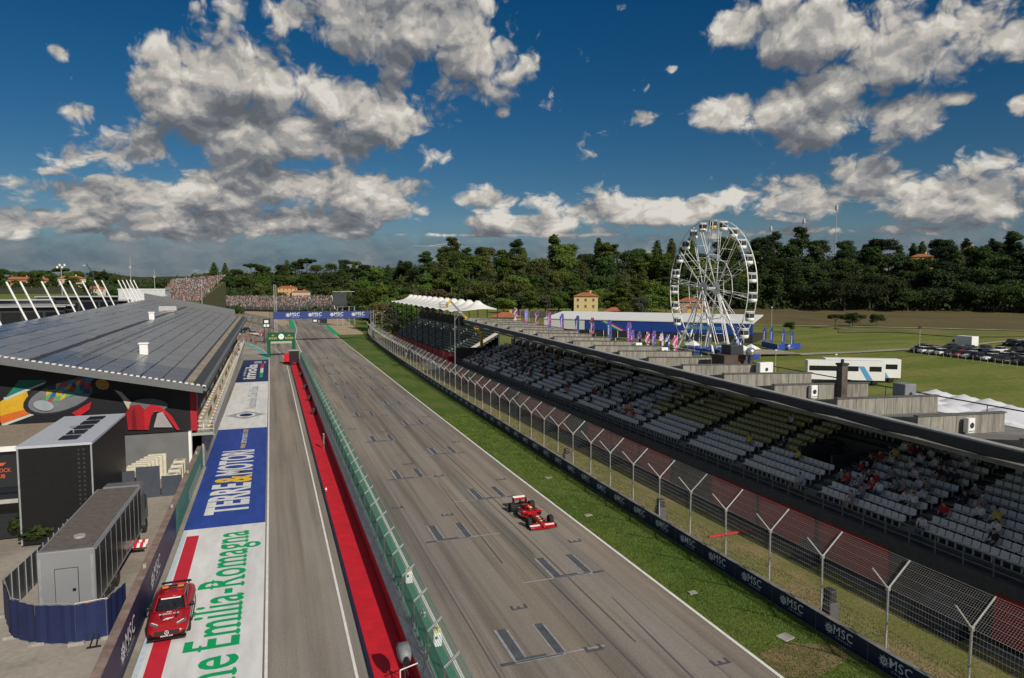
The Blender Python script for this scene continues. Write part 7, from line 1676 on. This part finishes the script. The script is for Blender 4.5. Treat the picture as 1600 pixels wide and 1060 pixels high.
# ------------------------------------------------------------------ distant things
def far_things():
    cols = [(.36, .34, .33), (.24, .035, .035), (.26, .10, .08), (.05, .06, .08), (.18, .13, .11), (.06, .06, .06), (.09, .10, .08)]
    cm = [mat('crowd_%d' % i, c, .8, var=.2, scale=2) for i, c in enumerate(cols)]
    def crowd(name, label, quad, n, lift, seed):
        """dense far-off crowd on a bank: each figure a small faceted body with a head, all one mass"""
        rnd = random.Random(seed); mb = MB(); A, B, C, D = quad
        for k in range(n):
            u, v = rnd.random(), rnd.random(); p = A.lerp(B, u).lerp(D.lerp(C, u), v); h = rnd.uniform(.9, 1.5); w = .24; c = rnd.choice((0, 0, 1, 2, 3, 4, 5, 6, 6))
            mb.add([(p.x-w, p.y, p.z), (p.x+w, p.y, p.z), (p.x, p.y+w, p.z), (p.x-w*.9, p.y, p.z+h*.75), (p.x+w*.9, p.y, p.z+h*.75), (p.x, p.y+w, p.z+h*.75), (p.x, p.y, p.z+h)], [(0, 1, 4, 3), (1, 2, 5, 4), (2, 0, 3, 5), (3, 4, 6), (4, 5, 6), (5, 3, 6)], c)
        tag(mb.build(name, cm), label, 'crowd', kind='stuff')
    # hillside stand
    a, b, c, d = atD(246, 470, 470), atD(312, 473, 470), atD(352, 431, 540), atD(268, 438, 530)
    t = thing('hillside_stand', 'steep hillside grandstand packed with spectators at the far left', 'grandstand', (a.x, a.y, hgt(a.x, a.y))); o = t.location
    mb = MB()
    for k in range(14):
        s0, s1 = k/14, (k+1)/14; p0, p1 = a.lerp(d, s0), b.lerp(c, s0); q0, q1 = a.lerp(d, s1), b.lerp(c, s1); z = lerp(a.z, d.z, s0)
        mb.add([tuple(v-o) for v in (Vector((p0.x, p0.y, 0)), Vector((p1.x, p1.y, 0)), Vector((q1.x, q1.y, 0)), Vector((q0.x, q0.y, 0)), Vector((p0.x, p0.y, z)), Vector((p1.x, p1.y, z)), Vector((q1.x, q1.y, z)), Vector((q0.x, q0.y, z)))], [(4, 5, 6, 7), (0, 1, 5, 4), (1, 2, 6, 5), (3, 0, 4, 7)])
    mb.build('terraces', mat('grassy_bank', (.085, .09, .04), .9, var=.3), t)
    crowd('hillside_crowd', 'red and white crowd filling the steep hillside stand', (a+Vector((0, 0, .3)), b+Vector((0, 0, .3)), c, d), 3200, 0, 1)
    a, b, c, d = atD(316, 478, 610), atD(522, 487, 510), atD(516, 463, 560), atD(326, 464, 660)
    t = thing('curve_stand', 'long low grandstand full of spectators beyond the gravel trap', 'grandstand', (a.x, a.y, 0)); o = t.location
    mb = MB()
    for k in range(9):
        s0, s1 = k/9, (k+1)/9; p0, p1 = a.lerp(d, s0), b.lerp(c, s0); q0, q1 = a.lerp(d, s1), b.lerp(c, s1); z = lerp(a.z, d.z, s0)
        mb.add([tuple(v-o) for v in (Vector((p0.x, p0.y, 0)), Vector((p1.x, p1.y, 0)), Vector((q1.x, q1.y, 0)), Vector((q0.x, q0.y, 0)), Vector((p0.x, p0.y, z)), Vector((p1.x, p1.y, z)), Vector((q1.x, q1.y, z)), Vector((q0.x, q0.y, z)))], [(4, 5, 6, 7), (0, 1, 5, 4), (1, 2, 6, 5), (3, 0, 4, 7)])
    mb.build('terraces', mat('far_terrace_dark', (.10, .10, .095), .9, var=.2), t)
    mb = MB(); mb.bar(b-o+Vector((1, 0, -.3)), c-o+Vector((1, 0, .3)), .8, 1.2); mb.build('end_wall', mat('pale_concrete', (.50, .47, .42), .8), t)
    crowd('curve_crowd', 'red and white crowd filling the low stand beyond the gravel', (a+Vector((0, 0, .3)), b+Vector((0, 0, .3)), c, d), 3600, 0, 2)
    f = thing('far_barrier', 'dark barrier with posts in front of the far crowd stand', 'barrier', (a.x, a.y, 0))
    pts = [G(px, 482.5+(px-250)*.030) for px in range(240, 545, 12)]
    for p, q in zip(pts[:-1], pts[1:]):
        mb = MB(); P_ = Vector((p.x, p.y, hgt(p.x, p.y)+.8))-f.location; Q_ = Vector((q.x, q.y, hgt(q.x, q.y)+.8))-f.location; mb.bar(P_, Q_, .3, 1.7); mb.build('barrier_section', M_dark, f)
        mb = MB(); mb.tube(P_, P_+Vector((0, 0, 3.2)), .12, 4); mb.build('post', M_steel, f)
    # houses
    roof = mat('terracotta_roof', (.36, .12, .055), .85, var=.25, scale=1.2); shut = mat('shutter', (.10, .09, .08), .7)
    def house(label, px, D, w, h, col, dp=9, rz=0.0, lift=0.0, hip=1.8):
        p = onT(px, D); t = thing('house', label, 'house', (p.x, p.y, p.z-.4+lift), rz)
        m = mat('wall_%02x%02x%02x' % tuple(int(q*255) for q in col), col, .85, var=.1)
        mb = MB(); mb.box(-w/2, w/2, -dp/2, dp/2, 0, h); mb.build('wall', m, t)
        if lift: mb = MB(); mb.box(-w/2-.1, w/2+.1, -dp/2-.1, dp/2+.1, -lift, -.002); mb.build('plinth', m, t)
        mb = MB(); e = .6; mb.add([(-w/2-e, -dp/2-e, h), (w/2+e, -dp/2-e, h), (w/2+e, dp/2+e, h), (-w/2-e, dp/2+e, h), (-w/2+dp*.4, 0, h+hip), (w/2-dp*.4, 0, h+hip)], [(0, 1, 5, 4), (1, 2, 5), (2, 3, 4, 5), (3, 0, 4), (3, 2, 1, 0)]); r = mb.build('roof', roof, t)
        mb = MB(); mb.box(w*.15, w*.15+.8, -.4, .4, h+hip*.5, h+hip+.9); mb.build('chimney', m, r)
        nf = max(1, int(h//3)); nw = max(2, int(w//3.2))
        for i in range(nf):
            for k in range(nw):
                x = -w/2+w*(k+.5)/nw; z = 1.0+i*3.0
                if z+1.5 > h: continue
                mb = MB(); mb.box(x-.5, x+.5, -dp/2-.06, -dp/2-.003, z, z+1.4); wn = mb.build('window', shut, t)
                m2 = MB(); m2.box(x-.62, x+.62, -dp/2-.14, -dp/2-.062, z-.14, z-.02); m2.build('sill', M_wht, wn)
        return t
    house('pale yellow villa with red roof among trees behind the flags', 916, 330, 11, 9.5, (.58, .46, .22), rz=-.5)
    house('small yellow house with flat orange roof behind tent stand', 790, 255, 10, 4.5, (.55, .36, .12), rz=-.5)
    house('orange farmhouse with long red roof beyond the left paddock, leftmost', 34, 540, 17, 5.5, (.36, .20, .11), rz=.3)
    house('second orange farmhouse seen between the leaning white posts', 62, 555, 14, 5.2, (.36, .25, .16), rz=.3)
    house('two-storey red-roofed house behind the lattice light mast', 112, 545, 16, 6.5, (.52, .40, .28), rz=.3)
    house('pale house with red roof left of the far hall', 148, 550, 12, 6, (.45, .45, .35), rz=.3)
    house('long pale house on the left horizon beside the hillside crowd', 268, 560, 22, 8, (.62, .55, .48), rz=.2, lift=4)
    house('orange house on the far hill above the crowd stand', 449, 700, 18, 9, (.55, .32, .15), lift=9)
    house('little low house with red roof above the far stand', 470, 690, 17, 5.5, (.50, .40, .3), lift=9)
    house('salmon house behind spokes of the big wheel, left one', 1078, 318, 11, 5.5, (.45, .28, .19), rz=-.6, lift=2)
    house('yellow house behind spokes of the big wheel, right one', 1092, 300, 9, 6, (.60, .40, .16), rz=-.6)
    house('yellow house peeping out high in the dark wood at right', 1438, 470, 11, 7, (.75, .55, .12), rz=-.8, lift=5)
    house('pale pink house high in the dark wood at far right', 1512, 476, 6, 8, (.62, .48, .40), rz=-.8, lift=6)
    house('grey-white house roof showing in dark wood below ridge', 1390, 480, 8, 6, (.5, .5, .52), rz=-.8, lift=3)
    house('terracotta-roofed cottage behind the pavilion fence', 965, 300, 12, 4, (.5, .36, .22), rz=-.4)
    # communications masts on the skyline
    for i, (px, y0, D, lab) in enumerate(((1303, 320, 560, 'tallest communications mast on the skyline right of the wheel'), (1253, 341, 560, 'middle communications mast on the skyline right of the wheel'), (1202, 353, 560, 'small communications mast nearest to the wheel'))):
        p = onT(px, D); top = atD(px, y0, D).z-p.z; t = thing('communications_mast', lab, 'mast', tuple(p)); mb = MB(); mb.tube((0, 0, 0), (0, 0, top), .45, 6, .2); mb.build('pole', M_steel, t)
        mb = MB(); mb.lathe([(.9, top-4), (1.0, top-3.5), (1.0, top-1), (.8, top-.6), (0, top-.5)], 8); mb.build('antenna_cluster', mat('antenna_grey', (.45, .46, .48), .5), t)
    for i, (px, y0, D, lab) in enumerate(((205, 402, 420, 'thin tall mast behind the pit building roof'), (242, 420, 440, 'short thin mast right of the tall thin mast'), (315, 436, 430, 'thin pole in front of the hillside crowd'))):
        p = onT(px, D); top = atD(px, y0, D).z-p.z; t = thing('thin_mast', lab, 'mast', tuple(p)); mb = MB(); mb.tube((0, 0, 0), (0, 0, top), .28, 6, .14); mb.build('pole', M_galv, t); mb = MB(); mb.box(-.6, .6, -.3, .3, top*.82, top*.86); mb.build('platform', M_steel, t)
    p = onT(97, 330); top = atD(97, 414, 330).z-p.z; t = thing('floodlight_mast', 'floodlight mast with a cluster of white lamps behind leaning posts', 'mast', tuple(p)); mb = MB(); mb.tube((0, 0, 0), (0, 0, top), .3, 6, .16); mb.build('pole', M_steel, t)
    for k in range(4): mb = MB(); mb.bbox(-1.6+k*.85, -.95+k*.85, -.3, .1, top-1.4+(k % 2)*.9, top-.6+(k % 2)*.9, .08); mb.build('floodlight', M_wht, t)
    p = onT(143, 420); t = thing('mobile_crane', 'dark crane jib rising at an angle from the left paddock', 'crane', tuple(p)); mb = MB(); q0 = atD(146, 428, 420)-p; q1 = atD(134, 412, 420)-p; mb.tube((0, 0, 1), q0, .4, 5); mb.tube(q0, q1, .35, 5, .2); mb.build('jib', M_dark, t); mb = MB(); mb.bbox(-2.5, 2.5, -1.3, 1.3, 0, 2.4, .2); mb.build('carrier', M_dark, t)
    q1 = atD(134, 412, 420)-p; mb = MB(); mb.cbox(q1-Vector((.6, 0, 1)), 1.4, .8, .9); mb.build('jib_head', M_steel, t)
    # tower crane far behind the ridge
    p = onT(718, 900); top = atD(717, 386, 900).z-p.z; t = thing('tower_crane', 'faint tower crane with long horizontal jib beyond the wooded ridge', 'crane', tuple(p)); mb = MB(); mb.tube((0, 0, 0), (0, 0, top+6), .45, 4); mb.build('tower', M_steel, t)
    mb = MB(); mb.tube((-60, 0, top), (12, 0, top), .3, 4); mb.tube((0, 0, top+6), (-40, 0, top+.5), .12, 3); mb.tube((0, 0, top+6), (10, 0, top+.5), .2, 3); mb.build('jib', M_steel, t)
    # paddock behind the roof: motorhomes and vans
    def motorhome(lab, px, D, w, h, c1, c2, dp=8):
        p = onT(px, D); t = thing('motorhome', lab, 'motorhome', (p.x, p.y, p.z-.2), .2, 'team motorhomes in the paddock')
        mb = MB(); mb.box(-w/2, w/2, -dp/2, dp/2, .3, h*.52); mb.build('lower_deck', c1, t)
        mb = MB(); mb.box(-w/2, w/2, -dp/2+.4, dp/2, h*.522, h); mb.build('upper_deck', c2, t)
        for k in range(4): mb = MB(); mb.box(-w/2+.4+k*w/4, -w/2+w/4-.1+k*w/4, -dp/2+.36, -dp/2+.398, h*.6, h*.88); mb.build('window', M_glass, t)
        mb = MB(); mb.box(-w/2-.3, w/2+.3, -dp/2-.8, dp/2+.2, h+.002, h+.3); mb.build('roof', M_steel, t)
        mb = MB(); mb.box(-w/2, w/2, -dp/2+.5, dp/2-.5, 0, .298); mb.build('base', M_black, t)
    B1 = mat('motorhome_blue', (.02, .05, .18), .4); R1 = mat('motorhome_red', (.45, .03, .03), .4); K1 = mat('motorhome_black', (.025, .027, .03), .4); O1 = mat('motorhome_orange', (.55, .25, .10), .4); W1 = M_wht
    motorhome('grey-topped dark motorhome at the left edge of the paddock', 2, 205, 20, 10, B1, mat('motorhome_grey', (.16, .17, .18), .5))
    motorhome('dark motorhome with red awning behind the first leaning posts', 34, 190, 16, 9.5, R1, K1); motorhome('white low motorhome behind the leaning posts', 12, 165, 14, 5.2, W1, W1, 6)
    motorhome('black and red motorhome between the second and third posts', 68, 200, 12, 9, R1, K1); motorhome('dark motorhome with orange stripe in mid paddock', 122, 215, 18, 10.5, O1, K1)
    motorhome('small dark motorhome behind the middle posts', 150, 240, 16, 9, K1, B1); motorhome('red and dark paddock unit beside the far hall', 176, 230, 8, 14, R1, K1)
    # white hall and sail roof
    p = onT(226, 285); t = thing('white_hall', 'pale grey panelled hall rising beyond the solar roof', 'building', (p.x, p.y, 0))
    mb = MB(); mb.box(-7.5, 7.5, -6, 6, 0, 17.0); mb.build('hall_walls', mat('hall_panel', (.55, .56, .57), .6, var=.06), t)
    for k in range(9): mb = MB(); mb.box(-7.5+k*1.7, -7.44+k*1.7, -6.06, -6.003, 1, 16.8); mb.build('panel_joint', M_steel, t)
    mb = MB(); mb.box(-7.7, 7.7, -6.2, 6.2, 17.002, 17.3); mb.build('roof_edge', M_wht, t)
    P = [atD(202, 452, 215), atD(262, 463, 225), atD(245, 469, 205), atD(200, 468, 200)]; t = thing('sail_roof', 'white sweeping sail-shaped roof at the far end of the solar roof', 'roof', (P[3].x, P[3].y, 0)); o = t.location
    mb = MB(); mb.ext([tuple(v-o) for v in P], (0, 0, .4)); mb.build('sail', M_wht, t)
    for v in (P[0], P[3]): mb = MB(); mb.tube((v.x-o.x, v.y-o.y, 0), tuple(v-o), .2, 6); mb.build('sail_post', M_steel, t)
far_things()
# ------------------------------------------------------------------ people
def skin_body(joints, bones, radii, name):
    """one continuous body grown over a skeleton"""
    me = bpy.data.meshes.new(name); me.from_pydata(joints, bones, []); o = bpy.data.objects.new(name, me); COL.objects.link(o)
    md = o.modifiers.new('skin', 'SKIN'); md.use_smooth_shade = True; md.branch_smoothing = .6
    for v, r in zip(me.skin_vertices[0].data, radii): v.radius = (r, r)
    me.skin_vertices[0].data[0].use_root = True
    s = o.modifiers.new('sub', 'SUBSURF'); s.levels = 1; s.render_levels = 1
    dg = bpy.context.evaluated_depsgraph_get(); out = bpy.data.meshes.new_from_object(o.evaluated_get(dg))
    bpy.data.objects.remove(o); bpy.data.meshes.remove(me); return out
def seated(lean=0.0, arm=0):
    # faces -X; the seat surface is at z = 0.42, pelvis at the origin column
    J = [(0, 0, .52), (.02+lean*.3, 0, .78), (.0-lean*.2, 0, 1.0), (-.02-lean, 0, 1.12), (-.04-lean, 0, 1.2), (-.05-lean, 0, 1.31),
         (-.05, .11, .50), (-.42, .13, .52), (-.44, .13, .22), (-.42, .13, .06), (-.56, .13, .04), (-.05, -.11, .50), (-.42, -.13, .52), (-.44, -.14, .22), (-.42, -.14, .06), (-.56, -.14, .04),
         (.0-lean*.2, .2, 1.0), (-.05-lean*.2, .25, .76), (-.3, .17, .62), (-.38, .14, .60), (.0-lean*.2, -.2, 1.0), (-.05-lean*.2, -.25, .76), (-.3, -.17, .62), (-.38, -.14, .60)]
    if arm: J[21] = (-.12, -.25, .88); J[22] = (-.28, -.13, 1.1); J[23] = (-.28, -.09, 1.18)
    B = [(0, 1), (1, 2), (2, 3), (3, 4), (4, 5), (0, 6), (6, 7), (7, 8), (8, 9), (9, 10), (0, 11), (11, 12), (12, 13), (13, 14), (14, 15), (2, 16), (16, 17), (17, 18), (18, 19), (2, 20), (20, 21), (21, 22), (22, 23)]
    Rr = [.15, .15, .16, .06, .09, .085, .1, .075, .055, .045, .035, .1, .075, .055, .045, .035, .075, .05, .04, .035, .075, .05, .04, .035]
    return J, B, Rr
def standing(step=.1, arm=0):
    J = [(0, 0, .92), (0, 0, 1.15), (0, 0, 1.38), (0, 0, 1.5), (-.01, 0, 1.58), (-.02, 0, 1.69), (0, .1, .88), (-step, .1, .48), (-step*.4, .11, .08), (-step*.4-.14, .11, .04), (0, -.1, .88), (step*.3, -.1, .48), (step*1.2, -.11, .09), (step*1.2-.13, -.11, .04),
         (0, .2, 1.38), (.02, .25, 1.1), (-.1, .25, .88), (-.13, .25, .80), (0, -.2, 1.38), (.02, -.25, 1.1), (-.1, -.25, .88), (-.13, -.25, .80)]
    if arm: J[19] = (-.1, -.27, 1.2); J[20] = (-.28, -.15, 1.3); J[21] = (-.33, -.12, 1.36)
    B = [(0, 1), (1, 2), (2, 3), (3, 4), (4, 5), (0, 6), (6, 7), (7, 8), (8, 9), (0, 10), (10, 11), (11, 12), (12, 13), (2, 14), (14, 15), (15, 16), (16, 17), (2, 18), (18, 19), (19, 20), (20, 21)]
    Rr = [.14, .14, .16, .06, .09, .085, .1, .07, .05, .035, .1, .07, .05, .035, .075, .05, .04, .035, .075, .05, .04, .035]
    return J, B, Rr
SHIRT = [('white', (.62, .62, .62)), ('red', (.42, .02, .025)), ('black', (.018, .018, .02)), ('navy', (.02, .03, .09)), ('grey', (.22, .22, .23)), ('pale blue', (.30, .42, .58)), ('orange', (.55, .18, .03)), ('yellow', (.6, .48, .06))]
LEG = [('dark trousers', (.03, .032, .04)), ('blue jeans', (.05, .08, .16)), ('beige shorts', (.35, .29, .2))]
SKINM = mat('skin', (.45, .27, .19), .6, var=.06); HAIRM = [mat('hair_dark', (.03, .02, .015), .7), mat('cap_red', (.45, .02, .02), .6), mat('cap_white', (.6, .6, .6), .6)]
_bod = {}
def body(pose, var, si, li, hi):
    key = (pose, var, si, li, hi)
    if key in _bod: return _bod[key]
    b = (pose, var)
    if b not in _bod:
        f = seated((0, .12, .05)[var], var == 2) if pose == 'sit' else standing((.08, .22, .05)[var], var == 2)
        _bod[b] = skin_body(*f, 'person')
    me = _bod[b].copy(); me.materials.clear()
    for m in (mat('shirt_'+SHIRT[si][0].replace(' ', '_'), SHIRT[si][1], .8, var=.1), mat('legs_'+LEG[li][0].replace(' ', '_'), LEG[li][1], .8), SKINM, HAIRM[hi], M_black): me.materials.append(m)
    top = max(v.co.z for v in me.vertices)
    for p in me.polygons:
        c = p.center
        if pose == 'sit':
            hx = -.05-(0, .12, .05)[var]
            if c.z > top-.30 and abs(c.y) < .12: i = 3 if (c.z > top-.085 or c.x > hx+.05) else 2
            elif c.z < .10: i = 4
            elif c.z < .62 and (c.x < -.02 or c.z < .46) and not (abs(c.y) > .11 and c.z > .57): i = 2 if (li == 2 and c.z < .42) else 1
            elif abs(c.y) > .10 and c.x < -.22: i = 2
            else: i = 0
        else:
            if c.z > 1.5: i = 3 if (c.z > top-.085 or c.x > .03) else 2
            elif c.z < .07: i = 4
            elif c.z < .93 and abs(c.y) < .21: i = 2 if (li == 2 and c.z < .5) else 1
            elif abs(c.y) > .2 and (c.z < 1.12 or c.x < -.2): i = 2
            else: i = 0
        p.material_index = i
    # a face: nose, brow shadow and ears as small proud facets of the same mesh would be under a pixel here; nose only
    _bod[key] = me; return me
PEOPLE = []
def person(pose, loc, rz, rnd, label, group, si=None):
    si = rnd.choice((0, 0, 0, 1, 2, 2, 2, 3, 3, 4, 4, 5, 1, 7)) if si is None else si; li = rnd.choice((0, 0, 1, 2)); hi = rnd.choice((0, 0, 0, 1, 2)); v = rnd.randint(0, 2)
    o = link('person', body(pose, v, si, li, hi)); o.location = loc; o.rotation_euler.z = rz; s = rnd.uniform(.94, 1.06); o.scale = (s, s, s)
    tag(o, label.format(shirt=SHIRT[si][0]+' shirt', legs=LEG[li][0]), 'person', group); PEOPLE.append(o); return o
def people():
    rnd = random.Random(17)
    def block(y): return min(range(len(AISLE)), key=lambda k: abs(AISLE[k]-y))
    def dens(x, y, i):
        if y > 60: return .19 if i > 1 else .10
        if 37 < y < 60: return .04 if i >= 3 else .006
        if y <= 37: return .34 if (i >= 2 and y < 36) else .10
        return .05
    cand = [s for s in SPOTS if proj_x(s) < .73 and s[1] > 13]
    rnd.shuffle(cand); cand.sort(key=lambda q: q[1] > 37); n = 0
    for (x, y, z, c, i) in cand:
        if n >= 290: break
        if rnd.random() < dens(x, y, i)*(1.0 if y < 60 else .75):
            zone = 'near end' if y < 37 else ('yellow seats' if (i >= 4 and y < 62) else ('middle' if y < 60 else ('far half' if y < 92 else 'far end')))
            person('sit', (x-.02, y, z-.01), rnd.uniform(-.3, .3), rnd, 'spectator in {shirt}, row %s of stand, %s' % (ordw(i), zone), 'spectators seated in the shaded stand'); n += 1
    # concourse walkers between the stands
    for k in range(16):
        y = rnd.uniform(126, 205); x = wall_at(y)+rnd.uniform(2.2, 6.5)
        person('stand', (x, y, .014), rnd.uniform(0, 6.28), rnd, 'person in {shirt} walking on concourse by the tent stand', 'people on the concourse', 6 if k == 3 else None)
    # pit exit and terrace
    for k in range(26):
        p = G(rnd.uniform(366, 414), rnd.uniform(521, 538)); 
        person('stand', (p.x, p.y, .03), rnd.uniform(0, 6.28), rnd, 'person in {shirt} standing at the pit exit', 'people at the pit exit', rnd.choice((1, 1, 2, 0, 1)))
    for k in range(10):
        p = G(rnd.uniform(428, 455), rnd.uniform(533, 543)); person('stand', (p.x, p.y, .03), rnd.uniform(0, 6.28), rnd, 'person in {shirt} behind the green arch', 'people behind the green arch', rnd.choice((1, 1, 2, 0)))
    for k in range(22):
        y = rnd.uniform(128, 176); lv = rnd.randint(0, 2); x = lerp(-5.5, -6.3, (y-72)/106)-.55-.9*lv; person('stand', (x, y, 3.66+.5*lv+.0057*(y-72)), rnd.uniform(-.6, .6)+math.pi, rnd, 'person in {shirt} standing on the pit terrace', 'people on the pit terrace')
    # a few in the fan area
    for k in range(12):
        p = onT(rnd.uniform(1020, 1180), rnd.uniform(160, 176)); person('stand', tuple(p), rnd.uniform(0, 6.28), rnd, 'person in {shirt} near the foot of the big wheel', 'people by the big wheel')
    uniq(PEOPLE, '{} from left')
people()
def pit_exit_cars():
    p0 = [o for o in COL.objects if o.name.startswith('parked_car')]
    def pick(word):
        for o in p0:
            if o['label'].startswith(word): return o
    for px, py, w, lab in ((378, 520, 'dark blue', 'dark blue recovery car behind people at the pit exit'), (396, 524, 'white', 'white course car behind people at the pit exit'), (386, 518, 'black', 'black course car parked farthest up at the pit exit')):
        s = pick(w)
        if not s: continue
        c = copy_tree(s); P = G(px, py); c.location = (P.x, P.y, .03); c.rotation_euler.z = .5; tag(c, lab, 'car', 'cars at the pit exit')
pit_exit_cars()
